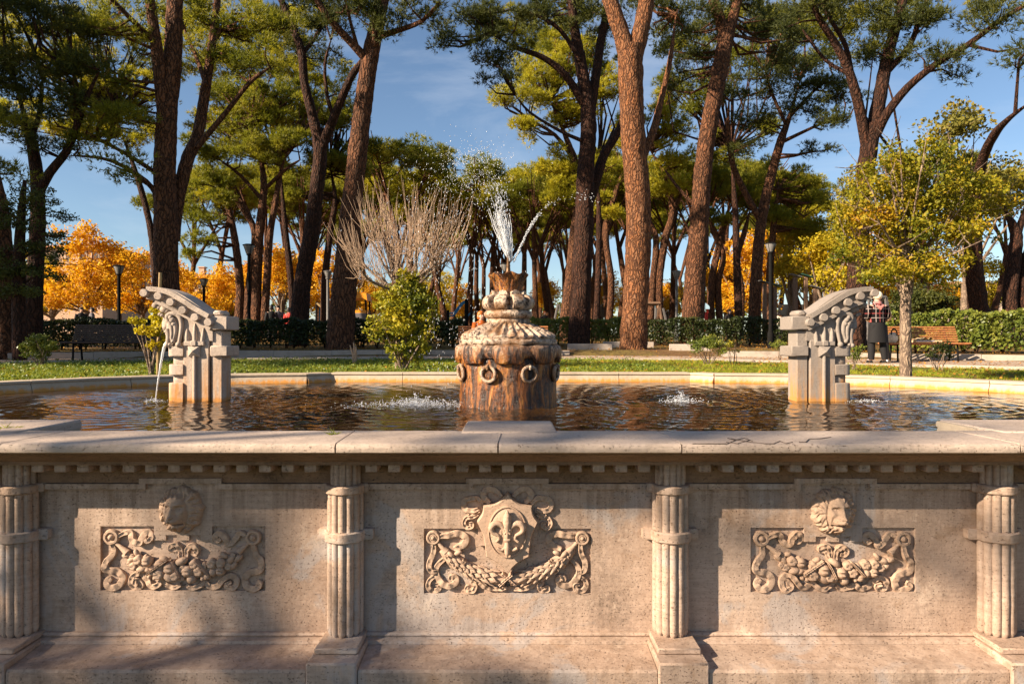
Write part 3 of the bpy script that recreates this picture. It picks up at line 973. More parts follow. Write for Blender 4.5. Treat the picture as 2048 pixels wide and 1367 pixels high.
def fruit_panel(i, ox, oy, lion, recto):
    """ox, oy: photo origin of a zoom taken at scale 5.69"""
    q = pz(ox, oy, 5.69)
    rx0, rz1 = q((62, 520)); rx1, rz0 = q((1938, 1252))
    nx0, nz = q((672, 620)); nx1, _ = q((1335, 620))
    pn = make_panel(i, PIL[i]+.02, PIL[i+1]-.02, 'lion', (rx0, rx1, rz0, rz1), (nx0, nx1, nz))
    # lion
    (lx0, lz1), (lx1, lz0) = q((742, 62)), q((1242, 588))
    hf('lion_head', lion_fn(*lion), lx0-.012, lx1+.012, lz0-.010, lz1+.010, 84, 90, YP+.002, STONE_FACE, pn)
    rib = [
        ([(195,715), (205,830), (130,930), (125,1010), (250,1040), (310,1110), (270,1200), (180,1220), (130,1170), (150,1125), (185,1140)], 78),
        ([(1800,730), (1830,850), (1890,920), (1880,1020), (1760,1050), (1700,1130), (1740,1220), (1830,1230), (1880,1180), (1840,1145)], 78),
        ([(250,640), (340,600), (400,600), (430,680), (510,715), (540,640), (600,590), (645,640), (605,690), (570,665)], 70),
        ([(1720,620), (1650,600), (1600,660), (1520,730), (1480,650), (1420,600), (1365,640), (1390,690), (1430,665)], 70),
        ([(490,1190), (455,1170), (480,1130), (530,1190), (460,1235), (415,1170), (440,1090), (520,1060), (590,1140), (650,1205), (720,1190), (760,1150), (830,1200), (900,1225), (980,1185)], 66),
        ([(1040,1185), (1100,1225), (1190,1200), (1250,1170), (1310,1215), (1400,1200), (1460,1130), (1540,1085), (1610,1140), (1590,1215), (1520,1220), (1500,1180), (1550,1160)], 66),
        ([(960,900), (925,800), (865,790), (860,750), (930,730), (975,800), (980,880)], 55),
        ([(1040,900), (1040,800), (1100,740), (1160,780), (1140,840), (1090,830)], 60),
    ]
    for k, (path, w) in enumerate(rib):
        m = MB(); relief_ribbon(m, [q(p) for p in path], w/5.69/408.7, .019, .006, 3.3565, seed=k+i*10)
        m.build('stone_ribbon', STONE_FACE, pn, 60)
    for c in ((185,645), (1800,650)):
        x, z = q(c); m = MB()
        ring = [(x+.0115*math.cos(a), 3.340, z+.0115*math.sin(a)) for a in np.linspace(0, 2*math.pi, 21)]
        m.lathe([(.0001, .0), (.034, 0), (.036, .012), (.031, .022), (.024, .024), (.019, .017), (.015, .018), (.0135, .026), (.006, .031), (.0001, .032)], 20, (0,0,0), fn=lambda k_, r, zz, th: (r*(1+.06*abs(math.sin(2.5*th)) if r > .02 else r*0+1), zz), cap=False) if False else None
        vs = []; fs = []; prof = [(.036, 0), (.038, .014), (.033, .024), (.024, .025), (.019, .015), (.015, .016), (.0125, .025), (.006, .031), (.0005, .0325)]
        for (r, d) in prof:
            for k in range(20):
                a = 2*math.pi*k/20
                rr = r*(1+(.07*abs(math.sin(2.5*a)) if r > .02 else 0))
                vs.append((x+rr*math.cos(a), 3.356-d, z+rr*math.sin(a)))
        for a in range(len(prof)-1):
            for k in range(20): fs.append((a*20+k, a*20+(k+1) % 20, (a+1)*20+(k+1) % 20, (a+1)*20+k))
        fs.append(tuple(range(len(prof)*20-20, len(prof)*20)))
        m.add(vs, fs); m.build('rosette', STONE_FACE, pn, 45)
    # garland stems
    for a, b in (((215,700), (380,820)), ((1765,700), (1640,810))):
        m = MB(); (xa, za), (xb, zb) = q(a), q(b)
        m.tube([(xa, 3.345, za), (xa*.6+xb*.4, 3.342, za*.6+zb*.4), (xb, 3.335, zb)], [.008, .0095, .018], 10)
        m.build('garland_stem', STONE_FACE, pn, 50)
    # fruits
    rs = random.Random(31+i)
    fr = [(520,890,56,'a'), (615,905,62,'p'), (430,890,46,'l'), (365,850,42,'l'), (455,965,48,'a'), (545,1000,50,'l'), (400,940,30,'a'), (750,950,60,'a'), (870,985,74,'p'), (750,1050,64,'a'), (680,1040,34,'b'), (870,1090,62,'l'), (940,1070,56,'a'), (1145,940,54,'a'), (1070,1020,70,'p'), (1200,1020,60,'a'), (1110,1110,52,'b'), (1020,990,46,'a'), (1350,930,58,'a'), (1450,925,54,'a'), (1440,1020,56,'p'), (1360,1030,44,'b'), (1530,970,46,'a'), (1590,960,40,'l'), (1560,890,52,'l'), (1640,880,44,'l'), (1290,1080,40,'b'), (640,1085,24,'b'), (690,1100,24,'b'), (1010,1100,30,'b'), (1240,1105,26,'b'), (610,1010,36,'l'), (800,880,40,'l'), (1000,910,60,'l'), (1260,960,44,'a'), (480,820,36,'l'), (590,860,30,'l'), (1480,840,40,'l')]
    for k, (cx, cy, r, t) in enumerate(fr):
        x, z = q((cx, cy)); rr = r/5.69/408.7*1.03
        m = MB()
        if t == 'p':
            fn = lambda d: 1-.09*abs(math.sin(3*math.atan2(d.z, d.x)))**.5*0 - .10*(abs(math.cos(4*math.atan2(d.z, d.x)))**8) - (.25 if d.y < -.93 else 0)
        elif t == 'a': fn = lambda d: 1-(.55*sstep(.84, 1.0, -d.y))+.05*math.sin(5*math.atan2(d.z, d.x))*(1 if abs(d.y) < .9 else 0)
        elif t == 'b': fn = lambda d: 1+.14*mnoise.noise(Vector(d)*4.5+Vector((k, 0, 0)))
        else: fn = None
        rot = None; rad = (rr, rr*1.15, rr)
        if t == 'l': rad = (rr*1.25, rr*.9, rr*.72); rot = Euler((0, R(rs.uniform(-60, 60)), 0)).to_matrix()
        m.ball((x, 3.337+rs.uniform(-.004, .004)-(.008 if 500 < cx < 1500 else 0), z), rad, 14, 10, rot=rot, fn=fn)
        m.build('stone_fruit', STONE_FACE, pn, 60)
    # leaves and body of the swag
    m = MB()
    sw = [q(p) for p in ((360,850), (520,950), (720,1010), (1000,1035), (1280,1010), (1480,940), (1640,870))]
    pts = catmull(sw, 5)
    m.tube([(p.x, 3.352, p.y) for p in pts], lerp_list([.016, .028, .032, .034, .032, .028, .016], len(pts)), 10)
    m.build('garland_core', STONE_FACE, pn, 60)
    for k in range(44):
        t = rs.uniform(.03, .97); p = pts[int(t*(len(pts)-1))]
        x = p.x+rs.uniform(-.01, .01); z = p.y+rs.choice((-1, 1))*rs.uniform(.018, .036)
        m = MB(); m.ball((x, 3.340-rs.uniform(0, .008), z), (.021, .008, .010), 12, 8, Euler((rs.uniform(-.3, .3), R(rs.uniform(0, 180)), 0)).to_matrix(), fn=lambda d: (1-.35*abs(d.x)**3)*(1-.35*math.exp(-(d.z/.16)**2)*(1 if d.y < 0 else 0)))
        m.build('stone_leaf', STONE_FACE, pn, 60)
    for pa in (((910,900), (960,990), (1000,1080)), ((1170,890), (1250,970), (1320,1050)), ((860,880), (740,960), (640,1030))):
        m = MB(); relief_ribbon(m, [q(p) for p in pa], .0095, .046, .001, 3.345, taper=False); m.build('binding_band', STONE_FACE, pn, 60)
    return pn
fruit_panel(1, 190, 960, (-.10, -1), None)
fruit_panel(3, 1490, 963, (.12, .5), None)
make_panel(0, -XW, PIL[1]-.02, 'plain'); make_panel(4, PIL[4]+.02, XW, 'plain')

def shield_panel(i):
    q = pz(830, 960, 5.535)
    rx0, rz1 = q((98, 532)); rx1, rz0 = q((1948, 1250))
    nx0, nz = q((698, 720)); nx1, _ = q((1352, 720))
    pn = make_panel(i, PIL[i]+.02, PIL[i+1]-.02, 'shield', (rx0, rx1, rz0, rz1), (nx0, nx1, nz))
    def outl(k=1.0, cx=1025, cy=560):
        pr = catmull([(1025,118), (1080,180), (1170,240), (1290,262)], 5)+catmull([(1292,300), (1310,360), (1358,430)], 4)+catmull([(1340,470), (1290,580), (1272,680), (1258,815)], 5)+catmull([(1240,822), (1150,870), (1080,930), (1025,1003)], 5)
        pl = [Vector((2*1025-p.x, p.y, 0)) for p in reversed(pr[1:-1])]
        return [q((cx+(p.x-cx)*k, cy+(p.y-cy)*k)) for p in pr+pl]
    m = MB(); a = outl(1.0); b = outl(.965)
    m.loft([[(x, 3.341, z) for x, z in a], [(x, 3.297, z) for x, z in a], [(x, 3.288, z) for x, z in b]])
    sh = m.build('shield', STONE_FACE, pn, 30)
    # oval field
    m = MB(); rings = []
    for (k, d) in ((1.05, .0), (1.04, .009), (1.0, .010), (.97, .003), (.93, .006), (.7, .016), (.4, .021), (.02, .023)):
        ring = []
        for s in range(48):
            an = 2*math.pi*s/48
            ring.append((*q((1025+208*k*math.cos(an), 0)), ))
        ring = [(wx(830+(1025+202*k*math.cos(2*math.pi*s/48))/5.535), 3.2885-d, wz(960+(535-268*k*math.sin(2*math.pi*s/48))/5.535)) for s in range(48)]
        rings.append(ring)
    m.loft(rings); m.build('oval_field', STONE_FACE, pn, 40)
    rib = MB()
    for k in range(17):
        u = -.86+1.72*k/16
        hx = 1025+202*u; hz = 268*math.sqrt(1-u*u)*.88
        for sgn in (1, -1):
            aa = [q((hx, 535+sgn*hz*t)) for t in (0, .5, 1)]
            rib.tube([(x, 3.2885-.023*(1-(u*u+(t*.88)**2*(1-u*u)))-.001, z) for (x, z), t in zip(aa, (0, .5, 1))], [.0022, .0022, .0014], 5)
    rib.build('field_ribs', STONE_FACE, pn, 60)
    tag(bpy.data.objects[pn.children[-1].name], kind=None)
    # fleur de lis
    m = MB()
    def yy(h): return 3.2885-.016-h
    def tb(path, rad, h=.008):
        pts = catmull([q(p) for p in path], 5)
        m.tube([(p.x, yy(h), p.y) for p in pts], lerp_list([r/5.535/408.7 for r in rad], len(pts)), 8)
    tb([(1022,285), (1022,350), (1022,430), (1022,520), (1020,590)], [6, 42, 48, 30, 20], .010)
    for s in (-1, 1):
        X = lambda x: 1022+s*(x-1022)
        tb([(X(1040),600), (X(1052),500), (X(1100),440), (X(1160),435), (X(1195),480), (X(1175),530), (X(1120),560), (X(1110),600), (X(1140),630)], [12, 22, 30, 36, 34, 24, 18, 14, 16])
        tb([(X(1035),620), (X(1045),680), (X(1080),720), (X(1130),700)], [10, 14, 16, 18], .006)
        for k in range(5): tb([(X(1024),330+k*45), (X(1052),370+k*42)], [8, 10], .018)
    tb([(1022,620), (1022,690), (1022,750), (1022,800)], [18, 34, 30, 6], .009)
    x0_, z0_ = q((985,592)); x1_, z1_ = q((1058,625)); m.cbox(x0_, x1_, yy(.02), yy(0), z1_, z0_, .003)
    m.build('fleur_de_lis', STONE_FACE, pn, 60)
    # ribbons
    both = [
        ([(760,250), (690,190), (640,190), (560,215), (540,270), (570,320), (640,330), (700,310)], 62, YP),
        ([(960,170), (900,110), (830,90), (770,120), (760,170), (800,215), (830,240)], 66, YP),
        ([(700,370), (640,400), (570,410), (545,470), (580,520), (630,505), (635,470), (600,470)], 46, YP),
        ([(720,330), (650,345), (600,385)], 50, YP),
        ([(215,700), (205,800), (165,900), (160,960), (190,1010), (240,1010)], 64, 3.3565),
        ([(220,1060), (160,1110), (150,1180), (200,1225), (260,1210), (270,1160), (225,1150)], 60, 3.3565),
        ([(340,860), (260,930), (230,1020), (290,1130), (380,1170), (450,1130), (450,1080), (400,1075), (400,1115)], 70, 3.3565),
        ([(280,620), (380,610), (470,590), (560,630), (550,700), (480,740), (430,760)], 76, 3.3565),
        ([(640,1200), (580,1180), (575,1220), (640,1225), (670,1170), (640,1130), (700,1115), (760,1170), (850,1200), (950,1205), (1020,1180)], 52, 3.3565),
    ]
    for k, (path, w, base) in enumerate(both):
        for s in (0, 1):
            pp = [(2*1023-a, b) if s else (a, b) for a, b in path]
            m = MB(); relief_ribbon(m, [q(p) for p in pp], w/5.535/408.7, .019 if base > 3.35 else .016, .005, base+.0005, seed=k*3+s)
            m.build('stone_ribbon', STONE_FACE, pn, 60)
    for c in ((202,632), (1852,638)):
        x, z = q(c); m = MB(); vs = []; fs = []
        prof = [(.034, 0), (.034, .022), (.030, .027), (.024, .026), (.022, .021), (.019, .021), (.0175, .026), (.013, .026), (.0115, .022), (.0095, .028), (.004, .033), (.0005, .034)]
        for (r, d) in prof:
            for k in range(24): vs.append((x+r*math.cos(2*math.pi*k/24), 3.356-d, z+r*math.sin(2*math.pi*k/24)))
        for a in range(len(prof)-1):
            for k in range(24): fs.append((a*24+k, a*24+(k+1) % 24, (a+1)*24+(k+1) % 24, (a+1)*24+k))
        m.add(vs, fs); m.build('roundel', STONE_FACE, pn, 40)
    # laurel swags
    rs = random.Random(5)
    leaf = MB()
    L = .046
    prof = []
    nU, nV = 8, 4
    vs = []; fs = []
    for a in range(nU+1):
        u = a/nU; w = .0125*max(0, math.sin(math.pi*u**.75))**1.25
        for b in range(nV+1):
            v = -1+2*b/nV
            vs.append((u*L, w*v, .009*u*u+.003*math.sin(math.pi*u)-.0045*v*v+.0035*max(0, 1-abs(v)*2.2)))
    for a in range(nU):
        for b in range(nV): fs.append((a*(nV+1)+b, (a+1)*(nV+1)+b, (a+1)*(nV+1)+b+1, a*(nV+1)+b+1))
    lm = bpy.data.meshes.new('laurel_leaf'); lm.from_pydata(vs, [], fs); lm.materials.append(STONE_FACE)
    lm.polygons.foreach_set('use_smooth', [True]*len(fs))
    for s in (0, 1):
        mm = lambda p: (2*1023-p[0], p[1]) if s else p
        sw = [q(mm(p)) for p in ((300,760), (400,860), (560,970), (760,1050), (1000,1110))]
        pts = catmull(sw, 6); m = MB()
        rad = lerp_list([.016, .026, .030, .032, .030], len(pts))
        m.tube([(p.x, 3.352, p.y) for p in pts], rad, 12); m.build('garland_core', STONE_FACE, pn, 60)
        a_, b_ = q(mm((255,690))), q(mm((345,790)))
        m = MB(); m.tube([(a_[0], 3.342, a_[1]), ((a_[0]+b_[0])/2, 3.340, (a_[1]+b_[1])/2), (b_[0], 3.338, b_[1])], [.009, .010, .02], 10); m.build('garland_stem', STONE_FACE, pn, 50)
        n = len(pts)
        for row in range(10):
            f = .04+.86*row/10; i0 = int(f*(n-1)); p = pts[i0]
            t = (pts[min(n-1, i0+1)]-pts[i0-1 if i0 else 0]).normalized()
            for c in range(4):
                ph = R(-66+44*c+(22 if row % 2 else 0))
                r = rad[i0]*1.02
                nn = Vector((-t.y, t.x, 0))
                if s: nn = -nn
                off2 = nn*math.sin(ph)*r; dep = math.cos(ph)*r
                pos = Vector((p.x+off2.x, 3.350-dep, p.y+off2.y))
                X = Vector((t.x, -.18, t.y)).normalized()
                Nn = Vector((nn.x*math.sin(ph), -math.cos(ph), nn.y*math.sin(ph))).normalized()
                Y_ = Nn.cross(X).normalized(); Nn = X.cross(Y_).normalized()
                M = Matrix((X, Y_, Nn)).transposed()
                o = share('laurel_leaf', lm, pn, pos, M.to_euler(), (rs.uniform(.9, 1.2),)*3)
        for k in range(6):
            f = .15+.75*k/6; p = pts[int(f*(n-1))]
            m = MB(); m.ball((p.x+rs.uniform(-.012, .012), 3.312, p.y+rs.uniform(-.012, .012)), .0055, 8, 6); m.build('stone_berry', STONE_FACE, pn, 60)
        for f in (.42,):
            p = pts[int(f*(n-1))]; t = (pts[int(f*(n-1))+1]-p).normalized(); nn = Vector((-t.y, t.x, 0))
            for dd in (-.005, .006):
                m = MB(); relief_ribbon(m, [(p.x+t.x*dd+nn.x*k*.033+t.x*abs(k)*.006, p.y+t.y*dd+nn.y*k*.033) for k in (-1, -.5, 0, .5, 1)], .007, .036, .0005, 3.352, taper=False); m.build('binding_band', STONE_FACE, pn, 60)
        m = MB(); m.ball((*[q(mm((400,810)))[0]], 3.325, q(mm((400,810)))[1]), (.022, .014, .011), 10, 7, Euler((0, R(40 if not s else -40), 0)).to_matrix()); m.build('stone_leaf', STONE_FACE, pn, 60)
        m = MB(); m.ball((q(mm((480,790)))[0], 3.325, q(mm((480,790)))[1]), (.020, .014, .012), 10, 7, Euler((0, R(-20 if not s else 20), 0)).to_matrix()); m.build('stone_leaf', STONE_FACE, pn, 60)
    for s in (0, 1):
        mm = lambda p: (2*1023-p[0], p[1]) if s else p
        m = MB(); relief_ribbon(m, [q(mm(p)) for p in ((930,1150), (1000,1085), (1080,1020))], .012, .040, .0005, 3.352, taper=False); m.build('binding_band', STONE_FACE, pn, 60)
    return pn
shield_panel(2)

# rim stones round the pool
def rim_run(pts, joins_every):
    n = len(pts)
    nor = []
    for i in range(n):
        a = pts[max(i-1, 0)]; b = pts[min(i+1, n-1)]
        t = (b-a).normalized(); nor.append(Vector((t.y, -t.x, 0)))
    prof = [(-.16, .80), (-.035, 1.20), (-.004, 1.262), (-.020, 1.268), (-.022, 1.285), (-.012, 1.2965), (.30, 1.2965), (.312, 1.285), (.312, .85)]
    # resample
    d = [0]
    for i in range(1, n): d.append(d[-1]+(pts[i]-pts[i-1]).length)
    tot = d[-1]; k = max(1, round(tot/joins_every))
    for j in range(k):
        s0, s1 = tot*j/k+.004, tot*(j+1)/k-.004
        ss = [s0+(s1-s0)*q/8 for q in range(9)]
        vs = []; fs = []
        for s_ in ss:
            x = float(np.interp(s_, d, [p.x for p in pts])); y = float(np.interp(s_, d, [p.y for p in pts]))
            nx_ = float(np.interp(s_, d, [q.x for q in nor])); ny_ = float(np.interp(s_, d, [q.y for q in nor]))
            for (o_, z) in prof:
                e = .004*mnoise.noise(Vector((x*6, y*6, z*6)))
                vs.append((x+nx_*(o_+e), y+ny_*(o_+e), z+e*.5))
        m_ = len(prof)
        for a in range(8):
            for b in range(m_):
                b2 = (b+1) % m_
                fs.append((a*m_+b, a*m_+b2, (a+1)*m_+b2, (a+1)*m_+b))
        fs.append(tuple(range(m_))); fs.append(tuple(range(8*m_+m_-1, 8*m_-1, -1)))
        m = MB(); m.add(vs, fs); m.build('rim_stone', STONE_RIM, BAS, 40)
rim_run(arcR, 1.15)
rim_run([arcR[-1]+Vector((.0, 0, 0)), backR[0]], 5)
rim_run([backR[0], backL[0]], 1.06)
rim_run([backL[0], arcL[-1]], 5)
rim_run(list(reversed(arcL)), 1.15)
# ------------------------------------------------------------------ centre piece
CY = 6.38; CX = FX-.015
U = .001367
def cz(y): return ZW+(1090-y)*U
CEN = thing('fountain_centrepiece', 'round rust-stained stone drum with hanging rings, fluted dome and crown bowl in the pool', 'fountain', (CX, CY, ZW))
def rough(i, k, th, a=.006, f=9): return a*mnoise.noise(Vector((math.cos(th)*f*.5, math.sin(th)*f*.5, i*.7+k)))
m = MB()
prof = [(.452, ZW-.3), (.452, ZW-.02), (.449, ZW+.1), (.445, ZW+.25), (.442, ZW+.36), (.440, ZW+.45)]
pp = []
for a, b in zip(prof[:-1], prof[1:]):
    for q in range(6): pp.append((a[0]+(b[0]-a[0])*q/6, a[1]+(b[1]-a[1])*q/6))
pp.append(prof[-1])
m.lathe(pp, 96, (CX, CY, 0), lambda i, r, z, th: (r+.010*mnoise.noise(Vector((math.cos(th)*6, math.sin(th)*6, z*2)))+.006*mnoise.noise(Vector((math.cos(th)*16, math.sin(th)*16, z*9))), z))
m.build('drum', DRUM, CEN, 60)
RA = [R(-90-22.5+45*k+1) for k in range(8)]          # ring angles
def dring(th): return min(abs((th-a+math.pi) % (2*math.pi)-math.pi) for a in RA)
# scalloped collar
m = MB()
prof = [(.440, cz(806), 1), (.478, cz(800), 1), (.492, cz(770), .8), (.492, cz(730), .3), (.490, cz(705), 0), (.480, cz(690), 0), (.462, cz(682), 0), (.440, cz(676), 0)]
def colfn(i, r, z, th):
    d = dring(th); low = prof[i][2]
    notch = sstep(.145, .12, d)
    z2 = z+low*notch*.047
    fl = abs(((th-RA[0]) % (math.pi/4))-math.pi/8)
    r2 = r*(1-.020*sstep(.16, .06, d)+.010*math.cos(8*(th-RA[0]-math.pi/8)))+.008*mnoise.noise(Vector((math.cos(th)*11, math.sin(th)*11, z*14)))
    return r2, z2+.005*mnoise.noise(Vector((math.cos(th)*15, math.sin(th)*15, 4)))*low
m.lathe([(a, b) for a, b, c in prof], 160, (CX, CY, 0), colfn)
m.build('scalloped_collar', DRUM, CEN, 50)
# moulded step + fluted dome
m = MB()
prof = [(.43, cz(682)), (.452, cz(676)), (.458, cz(662)), (.452, cz(648)), (.438, cz(642)), (.442, cz(634)), (.430, cz(622))]
m.lathe(prof, 120, (CX, CY, 0), lambda i, r, z, th: (r+.018*mnoise.noise(Vector((math.cos(th)*14, math.sin(th)*14, z*20)))+.006*math.cos(8*(th-RA[0])), z+.006*mnoise.noise(Vector((math.cos(th)*9, math.sin(th)*9, 2)))))
m.build('dome_moulding', DOME, CEN, 50)
m = MB()
dp = [(.440, cz(628)), (.425, cz(618)), (.395, cz(604)), (.355, cz(588)), (.310, cz(571)), (.262, cz(555)), (.215, cz(542)), (.190, cz(532)), (.17, cz(526))]
NF_ = 30
def dfn(i, r, z, th):
    t = i/(len(dp)-1)
    rid = math.cos(NF_*th)
    a = .017*(1-t*.75)*(.3 if i == 0 else 1)
    return r+a*rid*.55+.014*mnoise.noise(Vector((math.cos(th)*18, math.sin(th)*18, z*25))), z+a*rid*.8+.006*mnoise.noise(Vector((math.cos(th)*26, math.sin(th)*26, z*30+3)))
m.lathe(dp, 240, (CX, CY, 0), dfn)
m.build('fluted_dome', DOME, CEN, 55)
m = MB()
prof = [(.195, cz(536)), (.200, cz(528)), (.198, cz(512)), (.188, cz(505)), (.212, cz(498)), (.222, cz(485)), (.226, cz(470)), (.218, cz(458)), (.205, cz(450)), (.16, cz(446)), (.15, cz(440))]
m.lathe(prof, 96, (CX, CY, 0), lambda i, r, z, th: (r*(1+.03*max(0, math.cos(8*(th-RA[0]))))+.009*mnoise.noise(Vector((math.cos(th)*16, math.sin(th)*16, z*22))), z))
m.build('neck_collar', DOME, CEN, 50)
m = MB(); m.lathe([(.13, cz(450)), (.15, cz(430)), (.15, cz(370)), (.125, cz(345)), (.11, cz(335))], 32, (CX, CY, 0)); m.build('scroll_core', BOWL, CEN, 50)
# eight scrolls
scm = None
for k in range(8):
    a = RA[0]+k*math.pi/4+R(3)
    if scm is None:
        m = MB(); pts = []
        prof2 = []
        # a scroll block: in radial (r,z) plane a disc with spiral, extruded tangentially
        for q in range(28):
            t = q/27; an = R(200)-t*R(400)
            rr = .064-.0*t
        def disc(r0, w, cr, czz):
            rings = []
            N = 22
            for (kk, d) in ((.0, w*.5+.002), (.28, w*.5+.004), (.34, w*.5-.006), (.62, w*.5-.006), (.68, w*.5+.003), (.93, w*.5+.002), (1.0, w*.5-.006), (1.03, w*.25), (1.0, 0), (1.03, -w*.25), (1.0, -w*.5+.006), (.93, -w*.5-.002), (.68, -w*.5-.003), (.62, -w*.5+.006), (.34, -w*.5+.006), (.28, -w*.5-.004), (.0, -w*.5-.002)):
                rings.append([(cr+math.cos(2*math.pi*s/N)*r0*max(kk, .01), d, czz+math.sin(2*math.pi*s/N)*r0*max(kk, .01)) for s in range(N)])
            m.loft(rings)
        disc(.071, .108, .174, 0)
        m.tube([(.10, 0, .05), (.13, 0, .062), (.165, 0, .064)], [.05, .052, .05], 8)
        o = m.build('scroll', DOME, None, 40); o.parent = CEN; scm = o.data
        o.location = (0, 0, cz(396)-ZW); o.rotation_euler = (0, 0, a)
    else: share('scroll', scm, CEN, (CX, CY, cz(396)), (0, 0, a))
# crown bowl with wavy rim
m = MB()
def wav(th): return math.cos(8*(th+.25))
prof = [(.118, cz(345)), (.124, cz(330)), (.128, cz(318)), (.136, cz(290)), (.150, cz(255)), (.168, cz(225)), (.184, cz(207)), (.187, cz(201)), (.180, cz(199)), (.160, cz(214)), (.12, cz(222)), (.04, cz(226)), (.001, cz(226))]
def bfn(i, r, z, th):
    t = min(1, max(0, (i-2)/5)) if i <= 8 else .6*max(0, 1-(i-8)/3)
    return r*(1+.045*t*wav(th)+.012*math.cos(24*th)*(1 if i < 7 else 0))+.003*mnoise.noise(Vector((th*6, z*20, 1))), z-.012*t*wav(th)
m.lathe(prof, 128, (CX, CY, 0), bfn)
m.build('crown_bowl', BOWL, CEN, 50)
m = MB()
m.lathe([(.036, cz(224)), (.036, cz(205)), (.026, cz(200)), (.030, cz(190)), (.022, cz(178)), (.018, cz(150)), (.020, cz(140)), (.013, cz(120)), (.017, cz(110)), (.012, cz(95)), (.021, cz(70)), (.024, cz(62)), (.012, cz(60))], 16, (CX, CY, 0))
m.build('nozzle', BRONZE, CEN, 40)
# hanging rings
rgm = bsm = None
for a in RA:
    if rgm is None:
        m = MB(); N = 28; pts = [(0, .066*math.sin(2*math.pi*s/N), .066*math.cos(2*math.pi*s/N)) for s in range(N+1)]
        m.tube(pts, .0165, 10, cap=False, jit=lambda i, th, p: 1+.1*mnoise.noise(Vector((p[1]*60, p[2]*60, th))))
        m.tube([(-.03, 0, .062), (.005, 0, .075), (.024, 0, .066), (.020, 0, .048), (-.01, 0, .045)], [.014, .015, .014, .012, .010], 8)
        o = m.build('hanging_ring', RINGM, None, 60); rgm = o.data
        o.parent = CEN
        m = MB(); m.lathe([(.001, .012), (.03, .012), (.052, .008), (.056, 0), (.056, -.03)], 20); m.build('tmp', DRUM, None, 50)
        b = bpy.data.objects['tmp']; b.name = 'ring_boss'; bsm = b.data; b.parent = CEN
    else:
        o = share('hanging_ring', rgm, CEN, (0,0,0)); b = share('ring_boss', bsm, CEN, (0,0,0))
    o.location = (math.cos(a)*.468, math.sin(a)*.468, cz(868)-ZW); o.rotation_euler = (0, R(4), a)
    b.location = (math.cos(a)*.445, math.sin(a)*.445, cz(868)-ZW); b.rotation_euler = (0, R(90), a)

